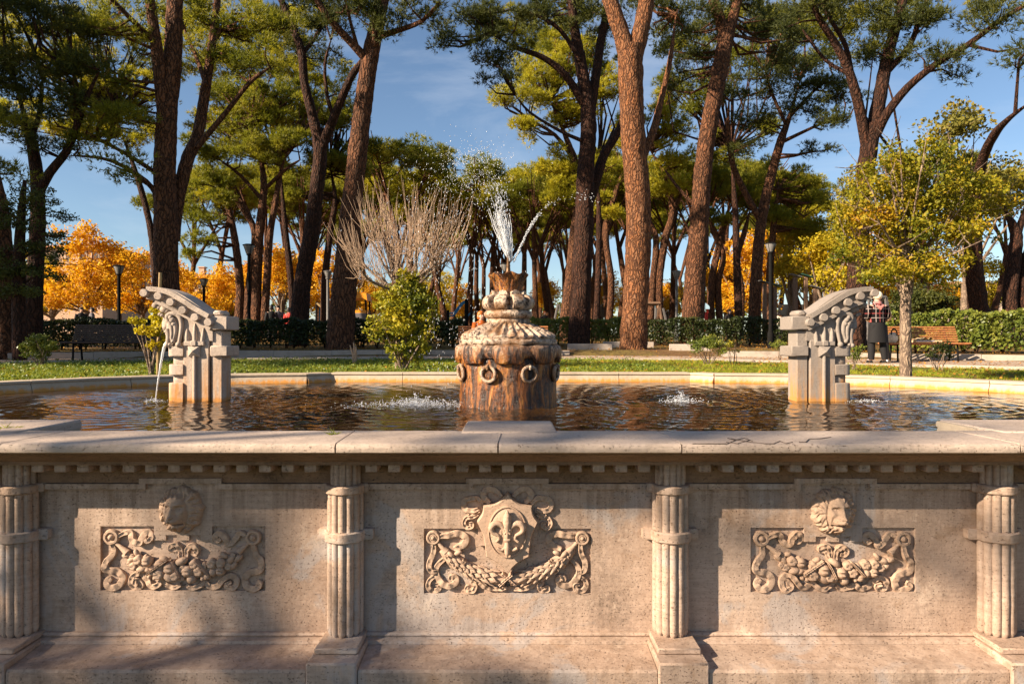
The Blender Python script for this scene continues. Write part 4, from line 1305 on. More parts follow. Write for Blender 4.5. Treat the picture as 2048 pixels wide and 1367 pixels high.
# ------------------------------------------------------------------ spout pillars
def spout_pillar(sx, cx, label, matl, ychip):
    """sx = +1: spout to the left; -1 mirrored. Local zoom coordinates -> world."""
    YC = 6.86; k = .00091
    root = thing('spout_pillar', label, 'spout pillar', (cx, YC, ZW), 'pair of carved spout pillars standing in the pool')
    X = lambda zx: cx+sx*(zx-660)*k
    Z = lambda zy: ZW+(1305-zy)*k
    def BX(m, x0, x1, y0, y1, d0, d1, b=.007):
        a, c = sorted((X(x0), X(x1))); m.cbox(a, c, YC+d0, YC+d1, Z(y1), Z(y0), b)
    # body slab
    m = MB()
    BX(m, 545, 822, 640, 1380, -.13, .13)
    m.build('body', matl, root)
    m = MB()
    prof = [(545,650), (545,300), (420,250), (300,205), (330,160), (560,230), (860,420), (860,650)]
    poly = [(X(a), Z(b)) for a, b in prof]
    m.prism(poly, 'y', YC-.125, YC+.125); m.build('upper_body', matl, root, 20)
    m = MB(); BX(m, 838, 955, 540, 1380, -.11, .11); BX(m, 818, 842, 540, 1380, -.075, .075); m.build('back_pier', matl, root)
    m = MB(); BX(m, 832, 1030, 382, 532, -.15, .15, .010); BX(m, 845, 950, 318, 384, -.10, .10, .02); m.build('back_block', matl, root)
    m = MB(); BX(m, 842, 1032, 703, 818, -.15, .15, .010); m.build('back_block', matl, root)
    for (x0, x1, y0, y1, d) in ((368, 548, 708, 820, .145), (400, 548, 818, 905, .105), (374, 548, 904, 1022, .145), (400, 548, 1020, 1106, .105), (374, 548, 1105, 1380, .148)):
        m = MB()
        aa, cc = sorted((X(x0), X(x1)))
        # rounded front edge towards the spout
        r = .06; poly = []
        yo0, yo1 = YC-d, YC+d
        if sx > 0: cxs = aa; dirx = 1
        else: cxs = cc; dirx = -1
        other = cc if sx > 0 else aa
        poly = [(other, yo0)]
        for q in range(5):
            an = R(90*q/4); poly.append((cxs+dirx*(r-r*math.sin(an)), yo0+r-r*math.cos(an)))
        for q in range(5):
            an = R(90*q/4); poly.append((cxs+dirx*(r-r*math.cos(an)), yo1-r+r*math.sin(an)))
        poly.append((other, yo1))
        z0, z1 = Z(y1), Z(y0); b = .008
        cxm = (aa+cc)/2
        def ins(p): return (cxm+(p[0]-cxm)*.955, YC+(p[1]-YC)*.955)
        m.loft([[(*ins(p), z0) for p in poly], [(*p, z0+b) for p in poly], [(*p, z1-b) for p in poly], [(*ins(p), z1) for p in poly]])
        m.build('spout_band', matl, root, 35)
    # roof scroll slab
    top = catmull([(168,72), (300,74), (430,105), (560,165), (700,262), (780,325), (850,372)], 6)
    low = catmull([(150,195), (290,232), (430,300), (570,375), (700,440), (860,528)], 6)
    poly = [(p.x, p.y) for p in top]+[(p.x, p.y) for p in reversed(low)]
    m = MB(); m.prism([(X(a), Z(b)) for a, b in poly], 'y', YC-.145, YC+.145); m.build('roof_scroll', matl, root, 30)
    # upper slab (overhanging) and lower fillet
    def band(path, up, dn, d0, d1, name):
        pts = catmull(path, 6); a = []; b = []
        for i, p in enumerate(pts):
            t = (pts[min(i+1, len(pts)-1)]-pts[max(0, i-1)]).normalized(); n = Vector((-t.y, t.x, 0))
            a.append((p.x-n.x*up, p.y-n.y*up)); b.append((p.x+n.x*dn, p.y+n.y*dn))
        m = MB(); m.prism([(X(x), Z(y)) for x, y in a+list(reversed(b))], 'y', YC+d0, YC+d1); m.build(name, matl, root, 30)
    band([(172,92), (300,100), (430,140), (560,215), (700,305), (838,385)], 26, 26, -.185, .185, 'roof_edge')
    band([(255,228), (400,290), (560,375), (700,447), (850,522)], 16, 16, -.165, .165, 'roof_fillet')
    for (bx, by) in ((155,136), (308,170), (440,236), (570,322), (702,398), (846,452)):
        m = MB(); N = 18; rings = []
        for (d, rr) in ((-.205, .90), (-.200, 1.0), (.200, 1.0), (.205, .90)):
            rings.append([(X(bx)+math.cos(2*math.pi*s/N)*.0385*rr, YC+d, Z(by)+math.sin(2*math.pi*s/N)*.0385*rr) for s in range(N)])
        m.loft(rings); m.build('roof_bead', matl, root, 40)
    # trident on both faces
    for fs in (-1, 1):
        m = MB()
        yb = YC+fs*.13
        def spike(pts_, w, h=.030):
            rings = []
            for (px, py, kx) in pts_:
                N = 8; ring = []
                for s in range(N):
                    an = math.pi*s/(N-1)
                    ring.append((X(px)+math.cos(an)*w*kx, yb+fs*(math.sin(an)*h*kx-.004), Z(py)))
                rings.append(ring)
            m.loft(rings)
        spike([(592,690,1.0), (588,610,.95), (585,545,.55), (586,510,.12)], .024)
        spike([(672,690,1.0), (671,570,.95), (670,495,.55), (670,455,.10)], .024)
        spike([(752,690,1.0), (758,610,.95), (762,540,.55), (764,500,.12)], .022)
        a, c = sorted((X(562), X(780))); y0, y1 = sorted((yb-.005*fs, yb+.028*fs)); m.cbox(a, c, y0, y1, Z(702), Z(655), .005)
        y0, y1 = sorted((yb-.003*fs, yb+.040*fs)); m.cbox(min(X(640), X(700)), max(X(640), X(700)), y0, y1, Z(705), Z(648), .006)
        m.build('trident', matl, root, 40)
        m = MB(); x0, x1 = sorted((X(607), X(732))); z0, z1 = Z(820), Z(706)
        q0 = [(x0, yb, z0), (x1, yb, z0), (x1, yb, z1), (x0, yb, z1)]; q1 = [(x, y+fs*.022, z) for x, y, z in q0]
        ap = ((x0+x1)/2, yb+fs*.062, (z0+z1)/2)
        m.add(q0+q1+[ap], [(0,1,2,3), (0,1,5,4), (1,2,6,5), (2,3,7,6), (3,0,4,7), (4,5,8), (5,6,8), (6,7,8), (7,4,8)])
        m.build('pyramid_boss', matl, root, 20)
        m = MB(); m.tube([(X(674), yb+fs*.012, Z(1380)), (X(674), yb+fs*.012, Z(1100)), (X(674), yb+fs*.012, Z(812))], [.019, .019, .018], 12); m.build('staff', matl, root, 50)
    # mask: face towards the spout side with winged hair
    m = MB()
    def B(zx, zy, d, r, rot=None, fn=None): m.ball((X(zx), YC+d, Z(zy)), r, 16, 10, rot, fn=fn)
    B(400, 520, 0, (.105, .105, .16)); B(345, 470, 0, (.085, .095, .10)); B(330, 400, 0, (.06, .085, .05))
    B(300, 470, 0, (.036, .03, .065)); B(285, 505, 0, (.030, .033, .028))            # nose
    B(310, 425, -.045, (.03, .036, .018)); B(310, 425, .045, (.03, .036, .018))      # brows
    B(325, 500, -.07, (.035, .034, .034)); B(325, 500, .07, (.035, .034, .034))      # cheeks
    B(322, 548, -.03, (.035, .045, .018)); B(322, 548, .03, (.035, .045, .018)); B(335, 600, 0, (.035, .05, .018))
    B(360, 660, 0, (.04, .055, .045)); B(372, 690, 0, (.035, .05, .03))
    m.build('mask', matl, root, 60)
    m = MB()
    for (zx, zy, r) in ((225, 262, .040), (262, 285, .03), (325, 305, .052), (350, 320, .045), (268, 360, .022), (290, 372, .022)):
        for d in (-.085, .085): m.ball((X(zx), YC+d, Z(zy)), (r, r*.9, r*.8), 14, 9, fn=lambda dd: 1+.05*math.sin(14*math.atan2(dd.z, dd.x)))
    m.build('hair_curls', matl, root, 60)
    for fs in (-1, 1):
        m = MB()
        def T(path, rad, d=.135):
            pts = catmull(path, 5); rr = [q*k for q in lerp_list(rad, len(pts))]
            m.tube([(X(p.x), YC+fs*d, Z(p.y)) for p in pts], rr, 10)
        T([(385,440), (375,390), (410,362), (470,360), (515,400), (530,480), (520,570), (505,650), (498,690)], [20, 26, 30, 30, 28, 24, 20, 18, 22])
        T([(430,420), (460,470), (468,540), (455,600), (440,640)], [26, 26, 22, 16, 14], .14)
        T([(400,440), (425,500), (430,570), (425,625), (440,650)], [24, 24, 20, 15, 14], .145)
        T([(375,520), (385,590), (380,650), (375,690)], [26, 26, 24, 20], .13)
        for (zx, zy, r) in ((437, 425, 30), (418, 400, 26), (450, 470, 24), (500, 690, 28), (440, 655, 20), (372, 700, 22), (405, 690, 16)): m.ball((X(zx), YC+fs*.145, Z(zy)), r*k*1.1, 10, 7)
        m.ball((X(440), YC+fs*.105, Z(520)), (.085, .035, .155), 14, 10)
        m.build('mask_wing', matl, root, 60)
    m = MB(); m.lathe([(.013, 0), (.016, .05), (.016, .07), (.011, .07)], 10, (0, 0, 0))
    return root
spout_pillar(1, P(400, 700, 6.86).x, 'pitted rusty-footed spout pillar pouring a thin stream, with a broken roof corner', STONE_PILLAR, 1)
spout_pillar(-1, P(1638, 700, 6.86).x, 'smooth spout pillar, shade put into its grey colour, nearest the standing woman in plaid', STONE_PILLAR2, 0)

# ------------------------------------------------------------------ moving water
rs = np.random.RandomState(11)
def drops(name, pts, vel, size, label, cat, seg=None, group=None):
    """elongated drops: octahedra stretched along their path"""
    pts = np.asarray(pts); vel = np.asarray(vel); size = np.asarray(size)
    V = []
    for p, v, s in zip(pts, vel, size):
        d = v/ (np.linalg.norm(v)+1e-9); L = s*(1+min(2.2, np.linalg.norm(v)*.35))
        a = np.cross(d, (0.3, 1, .2)); a /= np.linalg.norm(a); b = np.cross(d, a)
        t, bo = p+d*L, p-d*L
        ring = [p+a*s*.6, p+b*s*.6, p-a*s*.6, p-b*s*.6]
        for i in range(4):
            j = (i+1) % 4
            V += [t, ring[i], ring[j], bo, ring[j], ring[i]]
    o = npmesh(name, V, 3, DROP)
    tag(o, label, cat, group, 'stuff')
    return o
noz = np.array((CX, CY, cz(58)))
# main jet leaning left: solid fan then drops
m = MB()
rings = []
cpts = catmull([(1021,522), (1014,490), (1005,450), (996,410)], 7); hws = lerp_list([.011, .040, .062, .072], len(cpts))
for k in range(70):
    u, v = rs.normal()*.5, rs.normal()*.5; e = rs.uniform(.55, 1.0); n_ = max(4, int(len(cpts)*e)); q_ = []
    for i in range(n_):
        c = P(cpts[i].x, cpts[i].y, CY); q_.append(c+Vector((hws[i]*u*1.2+.006*mnoise.noise(Vector((k, i*.35, 0))), hws[i]*v, .01*mnoise.noise(Vector((k, i*.4, 5))))))
    m.tube(q_, [.0042*(1+.6*mnoise.noise(Vector((k*3, i*.8, 1))))*(1-.5*i/n_) for i in range(n_)], 5, cap=False)
pts, vel, siz = [], [], []
for k in range(1050):
    t = rs.beta(1.5, 1.5)*.95
    v0 = np.array((-.80+rs.normal()*.46, rs.normal()*.30, 4.05+rs.normal()*.28))
    T_ = t*.95
    p = noz+v0*T_+np.array((0, 0, -9.8))*T_*T_*.5+rs.normal(size=3)*.02*T_
    if p[2] < ZW+.02: continue
    pts.append(p); vel.append((v0+np.array((0, 0, -9.8))*T_)); siz.append(rs.uniform(.0022, .0058))
for k in range(420):          # falling veil to the left
    px, py = rs.normal(905, 45), rs.uniform(300, 780)
    if px > 985: continue
    c = P(px, py, CY+rs.normal()*.35); pts.append(np.array(c)); vel.append(np.array((-.5, 0, -2-rs.uniform(0, 3)))); siz.append(rs.uniform(.003, .006))
for k in range(150):          # crest
    px, py = rs.normal(965, 40), 330-abs(rs.normal())*26
    c = P(px, py, CY+rs.normal()*.2); pts.append(np.array(c)); vel.append(rs.normal(size=3)*.6); siz.append(rs.uniform(.004, .008))
for k in range(450):          # dense column of the jet
    t = rs.uniform(0, 1); i = int(t*(len(cpts)-1)); c = P(cpts[i].x, cpts[i].y-rs.uniform(0, 60)*t, CY); hw = hws[i]*1.1
    pts.append(np.array(c)+rs.normal(size=3)*hw*.45); vel.append(np.array((-.5, 0, 4.))); siz.append(rs.uniform(.003, .007))
o = drops('jet_spray', pts, vel, siz, 'spray of bright drops thrown up from the centre nozzle and falling left', 'water spray')
jo = m.build('water_jet', DROP, None, 60); tag(jo, 'thick white jet rising leftwards from the centre nozzle', 'water jet')
# thin right hand jet
pts, vel, siz = [], [], []
path = catmull([(1028,522), (1040,495), (1052,470), (1066,445), (1082,425), (1100,408), (1130,395), (1165,390), (1185,400), (1200,420)], 20)
for i, p in enumerate(path):
    f = i/len(path)
    if f > .42 and rs.rand() < .6: continue
    c = np.array(P(p.x, p.y, CY-.1*f))
    for q in range(4 if f < .4 else 2):
        pts.append(c+rs.normal(size=3)*(.004+.03*f*f)); vel.append(np.array((1.2, 0, 3-5*f))); siz.append(rs.uniform(.003, .0065))
drops('thin_jet', pts, vel, siz, 'thin broken jet arching right from the centre nozzle', 'water jet')
def splash(px, py, wid, n, h, label):
    Y = (CAMZ-ZW)*F/(py-683.5); c0 = np.array(P(px, py, Y)); pts, vel, siz = [], [], []
    for k in range(n):
        a = rs.uniform(0, 6.28); r = abs(rs.normal())*wid
        z = abs(rs.normal())*h*math.exp(-r/wid*.5)
        pts.append(c0+np.array((math.cos(a)*r, math.sin(a)*r*.45, z+.002))); vel.append(rs.normal(size=3)*.8); siz.append(rs.uniform(.0028, .0065))
    drops('water_splash', pts, vel, siz, label, 'splash')
splash(830, 812, .30, 1500, .045, 'wide white splash beside the left of the centre drum')
splash(1362, 804, .11, 420, .045, 'small white splash in the water between the drum and the smooth pillar')
splash(308, 803, .09, 130, .02, 'small splash where the thin spout stream lands')
splash(1735, 803, .15, 90, .012, 'faint drips on the water beside the smooth spout pillar')
# stream from the pitted pillar's mouth
m = MB()
sp = catmull([(336,680), (329,692), (324,715), (319,745), (315,770), (311,803)], 6)
m.tube([P(p.x, p.y, 6.78) for p in sp], [q*(1+.35*mnoise.noise(Vector((i*.9, 0, 5)))) for i, q in enumerate(lerp_list([.013, .014, .012, .009, .007, .005], len(sp)))], 7)
tag(m.build('spout_stream', DROP, None, 60), 'thin water stream falling from the pitted pillar mask', 'water stream')
# ------------------------------------------------------------------ foliage makers
def unit(v): return v/np.maximum(np.linalg.norm(v, axis=-1, keepdims=True), 1e-9)

def blades(Pp, D, L, W, rs):
    side = unit(np.cross(D, rs.normal(size=D.shape)))
    V = np.empty((len(Pp), 3, 3), np.float32)
    V[:, 0] = Pp-side*W[:, None]*.5; V[:, 1] = Pp+side*W[:, None]*.5; V[:, 2] = Pp+D*L[:, None]
    return V.reshape(-1, 3)

def leafs(Pp, N, S, rs, asp=.62):
    t = unit(np.cross(N, rs.normal(size=N.shape))); s = np.cross(N, t)
    V = np.empty((len(Pp), 4, 3), np.float32)
    V[:, 0] = Pp-t*S[:, None]; V[:, 1] = Pp+s*S[:, None]*asp+N*S[:, None]*.15; V[:, 2] = Pp+t*S[:, None]; V[:, 3] = Pp-s*S[:, None]*asp+N*S[:, None]*.15
    return V.reshape(-1, 3)

def subclumps(masses, rs, sub, dens):
    """masses: list of (centre, radii) -> list of sub-clump centres, radii"""
    C, RR = [], []
    for c, r in masses:
        n = max(1, int(round(dens*(r[0]*r[2]+.35*r[0]*r[1])/(sub*sub))))
        d = unit(rs.normal(size=(n, 3))); f = rs.uniform(0, 1, n)**(.45)
        d[:, 2] = np.where(d[:, 2] < -.35, d[:, 2]*.5, d[:, 2])
        C.append(np.array(c)+d*f[:, None]*np.array(r))
        s = sub*rs.uniform(.65, 1.25, n)
        RR.append(np.stack([s, s, s*.58], -1))
    return np.concatenate(C), np.concatenate(RR)

def needle_crown(masses, rs, sub=.62, dens=1.0, tufts=60, per=7, L=.26, W=.026):
    C, RR = subclumps(masses, rs, sub, dens)
    n = len(C)
    T = np.repeat(np.arange(n), tufts)
    d = unit(rs.normal(size=(len(T), 3))); d[:, 2] += .25; d = unit(d)
    f = rs.uniform(0, 1, len(T))**.5
    Pt = C[T]+d*f[:, None]*RR[T]
    ax = unit(d*.75+np.array((0, 0, .55))+rs.normal(size=d.shape)*.35)
    B = np.repeat(np.arange(len(T)), per)
    D = unit(ax[B]+rs.normal(size=(len(B), 3))*.48)
    Lb = L*rs.uniform(.65, 1.15, len(B)); Wb = W*rs.uniform(.7, 1.3, len(B))
    return blades(Pt[B], D, Lb, Wb, rs), C

def leaf_crown(masses, rs, sub, dens, per, size, asp=.62, flat=.3):
    C, RR = subclumps(masses, rs, sub, dens)
    T = np.repeat(np.arange(len(C)), per)
    d = unit(rs.normal(size=(len(T), 3))); f = rs.uniform(0, 1, len(T))**.5
    RR[:, 2] *= 1.2
    Pt = C[T]+d*f[:, None]*RR[T]
    N = unit(rs.normal(size=d.shape)+np.array((0, 0, flat))+d*.4)
    return leafs(Pt, N, size*rs.uniform(.6, 1.3, len(T)), rs, asp), C

def bark_jit(sc, amp, seed):
    def f(i, th, p):
        q = Vector((p.x*0+math.cos(th)*1.7*sc+seed, math.sin(th)*1.7*sc, p.z*2.1*sc*.55))
        d, _ = mnoise.voronoi(q)
        return 1+amp*(min(.5, (d[1]-d[0]))-.2)+.05*mnoise.noise(q*.35)
    return f

def limb_tube(m, pts, rad, seg, seed=0, amp=0.0, sc=1.0, step=None, taper=False):
    n = len(pts)
    if step:
        L = sum((pts[i+1]-pts[i]).length for i in range(n-1)); k = max(2, int(L/step/(n-1)))
        p2 = catmull(pts, k); r2 = lerp_list(rad, len(p2))
    else: p2, r2 = catmull(pts, 3), None; r2 = lerp_list(rad, len(p2))
    if taper:
        nn = len(r2)
        for i in range(max(1, int(nn*.75)), nn): r2[i] *= 1-.75*(i-nn*.75)/(nn*.25)
    m.tube(p2, r2, seg, jit=bark_jit(sc, amp, seed) if amp else None)
    return p2, r2

def twigs_to(m, C, limb_pts, rs, r0=.035, frac=.5, maxd=4.5):
    LP = np.array([tuple(p) for p in limb_pts])
    for c in C:
        if rs.rand() > frac: continue
        d = np.linalg.norm(LP-c, axis=1)+np.maximum(0, LP[:, 2]-c[2])*1.2
        i = int(np.argmin(d)); dist = np.linalg.norm(LP[i]-c)
        if dist > maxd or dist < .15: continue
        a = Vector(LP[i]); b = Vector(c); mid = a.lerp(b, .5)+Vector(rs.normal(size=3)*dist*.10)+Vector((0, 0, -.06*dist))
        r = min(.07, r0*(.5+dist*.35))
        m.tube([a, mid, b], [r, r*.7, r*.25], 4, cap=False)

def near_pine(label, limbs, masses, seed, bark=BARK, needle=NEEDLE, group=None, sub=.50, dens=1.0, tufts=62, per=8, L=.19, W=.020, base=None, frac=.9, name='pine_tree', thick=.9):
    """limbs: list of (Y, [(px, py, width_px)...]) in photo pixels at distance Y (Y may be a list); first is the trunk.
    masses: (px, py, rx, ry, Y)"""
    rs = np.random.RandomState(seed)
    Yt = limbs[0][0] if not hasattr(limbs[0][0], '__len__') else limbs[0][0][0]
    b0 = limbs[0][1][0]; bp = P(b0[0], b0[1], Yt)
    gz = ground_z(bp.x, bp.y)
    root = thing(name, label, 'pine tree', (bp.x, bp.y, gz), group)
    m = MB(); lp = []
    for k, (Y, pl) in enumerate(limbs):
        n = len(pl)
        Ys = list(Y) if hasattr(Y, '__len__') else [Y]*n
        if len(Ys) != n: Ys = lerp_list(Ys, n)
        pts = [P(a, b, y) for (a, b, w), y in zip(pl, Ys)]
        rad = [w/2/F*y*.94 for (a, b, w), y in zip(pl, Ys)]
        if k == 0:
            if pts[0].z > gz-.1:
                pts.insert(0, Vector((pts[0].x, pts[0].y, gz-.25))); rad.insert(0, rad[0]*1.1)
            else: pts[0].z = gz-.25
        big = rad[0] > .12
        p2, r2 = limb_tube(m, pts, rad, 26 if rad[0] > .25 else (14 if big else 7), seed+k, .20 if rad[0] > .2 else (.1 if big else 0), 2.2 if rad[0] > .2 else 1.6, .10 if rad[0] > .2 else (.2 if big else None), taper=pl[-1][1] > 20 and (k > 0 or pl[-1][2] < 21))
        if k > 0 or len(limbs) == 1: lp += p2
        else: lp += p2[len(p2)//2:]
    mm = []
    for (px, py, rx, ry, Y) in masses:
        c = P(px, py, Y); mm.append((tuple(c), (rx/F*Y, max(.7, rx/F*Y*thick), ry/F*Y)))
    if mm:
        V, C = needle_crown(mm, rs, sub, dens*1.75, tufts, per, L, W)
        tw = MB(); twigs_to(tw, C, lp, rs, r0=.048, frac=frac, maxd=5.5)
        if tw.v: tag(tw.build('twigs', bark, root, 60, fixn=False), kind='stuff')
        cr = npmesh('crown', V, 3, needle, root); cr['kind'] = 'stuff'
    m.build('trunk', bark, root, 60, fixn=False)
    return root

# ------------------------------------------------------------------ the nearer pines (trunk paths as seen)
near_pine('tall dark pine with two joined stems behind the pitted spout pillar',
    [(20, [(336,665,58), (333,560,50), (332,450,47), (330,340,44), (335,220,40), (346,110,36), (350,0,32), (352,-90,28)]),
     ([19.9, 19.6, 19.2], [(331,270,26), (318,130,26), (306,45,22), (294,-40,18)]),
     ([19.7, 19.0, 18.4], [(308,82,12), (262,38,11), (205,-20,9)]),
     ([20.3, 20.6, 21], [(345,480,30), (355,400,28), (376,318,26), (396,268,24), (411,180,20), (424,92,17), (436,-10,13)]),
     ([20.4, 20.2, 20], [(394,295,13), (450,228,11), (500,165,9), (540,135,6)]),
     ([20.1, 19.4, 18.8], [(320,400,12), (292,362,11), (225,322,8), (160,312,4), (132,312,2)]),
     ([20.1, 19.6, 19], [(318,350,11), (272,320,9), (215,288,7), (150,262,4)]),
     ([20.2, 20.8, 21.5], [(412,170,10), (395,120,9), (370,60,6)]),
     ([20.4, 20.8, 21.2], [(424,92,10), (450,45,8), (470,20,5)])],
    [(235,60,95,70,19.2), (200,150,80,50,19), (150,220,70,55,18.8), (250,230,70,50,19.2), (180,280,65,28,19), (260,330,40,28,19), (255,372,35,14,18.9),
     (420,40,70,60,21), (500,60,80,50,21), (470,130,60,45,20.6), (540,120,50,45,20.2), (390,120,40,40,21.3), (560,30,50,40,21), (330,30,50,40,21.5)], 11, BARK)
near_pine('slim dark forked pine second from the left of the bare pollarded tree',
    [(24, [(598,655,40), (606,560,36), (622,470,33), (633,380,30), (640,300,28), (626,235,20), (610,170,18), (602,100,17), (580,40,15), (548,-30,12)]),
     ([24, 23.6, 23], [(640,305,22), (660,255,20), (680,205,17), (705,150,15), (735,110,12), (760,60,9)]),
     ([23.8, 23.4], [(668,235,10), (655,195,8), (650,130,6), (662,80,4)]),
     ([24, 24.5], [(604,110,10), (640,60,8), (660,0,6)])],
    [(560,20,60,40,24.3), (640,30,70,42,24), (700,30,60,36,23.5), (600,90,40,30,24.4), (660,110,36,26,24.3), (690,200,26,22,24)], 12, BARK_DARK, NEEDLE_D, dens=.9)
near_pine('leaning sunlit pine just left of the bare pollarded tree',
    [(21, [(682,655,56), (690,560,50), (699,450,45), (712,340,41), (724,230,38), (738,130,35), (752,60,32), (768,-20,28), (775,-80,24)]),
     ([21, 20.5, 20], [(738,125,20), (705,88,17), (665,45,14), (622,-15,11)]),
     ([21, 20.6, 20], [(752,75,15), (800,60,12), (845,42,9), (880,5,7)]),
     ([20.8, 20.4], [(715,95,9), (700,40,7), (690,-10,5)])],
    [(640,10,70,28,20.4), (720,22,60,26,20.6), (800,20,60,30,20.4), (850,10,45,24,20), (780,75,34,22,20.6), (745,-30,90,30,21), (690,60,30,20,20.6)], 13, BARK, NEEDLE_D)
near_pine('dark pine stem with a sunlit side fork left of the big foreground pine',
    [(24, [(1158,655,46), (1163,560,42), (1168,450,40), (1172,340,36), (1177,250,33), (1172,190,28), (1160,120,24), (1148,50,20), (1138,-40,16)]),
     ([24, 23.4, 22.8], [(1172,215,19), (1130,150,15), (1085,115,12), (1030,95,9), (985,70,5)]),
     ([24, 24.4, 25], [(1178,245,22), (1192,150,20), (1202,80,18), (1220,0,15)]),
     ([24.1, 24.6, 25], [(1172,415,26), (1190,365,24), (1208,310,20), (1232,270,17), (1246,230,14)]),
     ([23.8, 23.2], [(1160,120,11), (1120,60,9), (1070,30,7), (1020,20,4)]),
     ([23.9, 23.4, 23], [(1172,285,9), (1120,262,7), (1060,225,5), (1030,190,3)])],
    [(930,40,60,46,22.8), (900,90,36,30,22.6), (990,30,70,45,22.8), (975,105,56,38,22.8), (1030,120,50,34,22.9), (1080,40,70,40,23.4), (1000,165,45,20,22.8), (1140,30,70,40,24.5), (1210,40,60,50,25)], 14, BARK_DARK, NEEDLE_D)
near_pine('sunlit yellow-green pine crown hanging right of the open sky',
    [(31, [(1132,650,30), (1142,560,26), (1150,470,24), (1160,400,22), (1150,330,18), (1130,270,14), (1100,200,10)]),
     ([31, 30, 29], [(1156,420,16), (1190,350,14), (1220,300,11)]),
     ([31, 30.5], [(1148,320,10), (1110,270,8), (1060,240,5)])],
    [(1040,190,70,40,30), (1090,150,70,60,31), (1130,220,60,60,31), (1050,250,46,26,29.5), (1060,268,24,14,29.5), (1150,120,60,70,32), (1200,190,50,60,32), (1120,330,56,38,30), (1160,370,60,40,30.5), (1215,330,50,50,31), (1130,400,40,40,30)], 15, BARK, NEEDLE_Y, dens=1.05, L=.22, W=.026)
near_pine('massive rugged sunlit pine trunk standing on the lawn right of the centre drum',
    [(21.3, [(1266,716,66), (1266,690,58), (1270,620,54), (1274,540,53), (1277,460,53), (1275,380,52), (1268,300,51), (1263,210,51), (1261,130,53), (1262,95,56)]),
     (21.3, [(1256,112,40), (1244,72,36), (1228,25,33), (1210,-30,30), (1190,-90,26)]),
     (21.3, [(1268,112,40), (1280,68,36), (1290,20,34), (1297,-40,31)]),
     ([21.7, 22.4, 23], [(1278,330,20), (1305,265,16), (1322,200,13), (1340,120,10), (1352,30,8)])],
    [(1200,-25,70,30,23), (1310,10,56,44,24), (1345,80,40,36,24.4), (1350,20,40,34,24)], 16, BARK_BIG, NEEDLE_D)
near_pine('tall slender leaning pine immediately right of the massive lawn pine',
    [(25, [(1384,655,48), (1390,560,44), (1398,450,39), (1406,340,37), (1420,240,35), (1438,150,34), (1450,85,33), (1456,55,32)]),
     (25, [(1452,70,24), (1438,35,22), (1424,-10,20), (1410,-60,17)]),
     (25, [(1456,70,24), (1468,30,22), (1482,-30,19)]),
     ([25.2, 26], [(1400,420,9), (1360,380,7), (1330,340,5)])],
    [(1400,60,70,46,25.5), (1500,40,70,50,25.5), (1390,120,60,36,26), (1450,-10,90,30,25), (1540,90,50,40,26), (1370,170,40,30,26.5)], 17, BARK, NEEDLE_D)
near_pine('dark spreading pine with a curved left branch, midway between slender pine and spout roof',
    [(28, [(1508,655,26), (1512,560,24), (1518,480,22), (1528,410,21), (1545,340,19), (1562,280,17), (1580,230,14), (1600,160,11)]),
     ([28, 27.5, 27], [(1520,440,14), (1490,385,13), (1466,330,12), (1456,260,10), (1458,200,8)]),
     ([28, 27.6, 27], [(1562,285,9), (1610,262,7), (1660,240,5), (1700,232,3)]),
     ([28, 28.4], [(1572,250,8), (1545,190,7), (1530,140,5)]),
     ([28, 27.6], [(1580,232,8), (1630,180,6), (1665,150,4)])],
    [(1580,130,70,46,28), (1520,170,60,46,28), (1630,170,66,40,27.6), (1500,240,50,34,27.6), (1600,220,66,30,27.8), (1660,252,52,24,27.2), (1640,300,40,14,27.2), (1690,190,40,32,27.4), (1560,60,80,40,28.4), (1460,190,40,36,27.4), (1480,300,34,20,27.2)], 18, BARK, NEEDLE_D, dens=1.1)
near_pine('big pine with a long bare limb reaching up right, behind the standing woman',
    [(20, [(1708,660,46), (1712,590,40), (1718,480,37), (1724,400,36), (1736,310,35), (1744,250,34)]),
     ([20, 19.6, 19.2], [(1734,300,22), (1718,215,21), (1700,150,18), (1672,90,15), (1640,40,13), (1610,-30,11)]),
     (20, [(1746,262,30), (1762,180,27), (1776,110,24), (1800,20,20), (1815,-50,17)]),
     ([19.9, 19, 18], [(1752,270,20), (1775,225,18), (1815,175,16), (1870,130,14), (1935,90,12), (2005,38,10), (2060,5,8)]),
     ([20, 19.6], [(1705,160,11), (1690,90,10), (1650,20,8), (1645,-20,7)]),
     ([20, 19.5], [(1768,150,15), (1820,90,12), (1845,20,10), (1870,-30,8)]),
     ([20, 20.5], [(1700,150,9), (1650,120,7), (1605,60,5)])],
    [(1640,20,66,36,19.4), (1720,30,60,40,20), (1590,50,50,30,19.6), (1800,50,66,40,19.8), (1870,40,60,36,19.4), (1850,110,46,26,19.4), (1905,120,44,26,19), (1930,150,24,12,19), (1940,25,56,26,18.6), (1740,110,40,26,20.3), (2020,30,40,40,18), (2035,95,26,26,18), (1680,-20,80,26,20)], 19, BARK_DARK, NEEDLE_D)
near_pine('dark pine limb slanting across the sky at the far right edge',
    [([23, 22, 20, 17.5], [(1960,650,40), (1950,560,34), (1946,480,32), (1950,420,28), (1962,330,20), (1985,275,18), (2015,240,17), (2060,205,16)]),
     ([17.8, 17.5], [(2030,228,8), (2034,170,6), (2038,120,5)])],
    [(2040,130,30,30,17.5), (2060,60,30,40,17.5)], 20, BARK_DARK, NEEDLE_D)
near_pine('pair of dark pine stems at the far right edge beyond the laurel hedge',
    [(23, [(2022,650,30), (2020,590,28), (2028,520,26), (2032,470,22), (2015,430,12), (1990,380,8)]),
     (23, [(2044,650,24), (2048,560,22), (2060,480,20)]),
     (23, [(2030,490,14), (2045,440,11), (2060,400,9)])],
    [], 21, BARK_DARK)
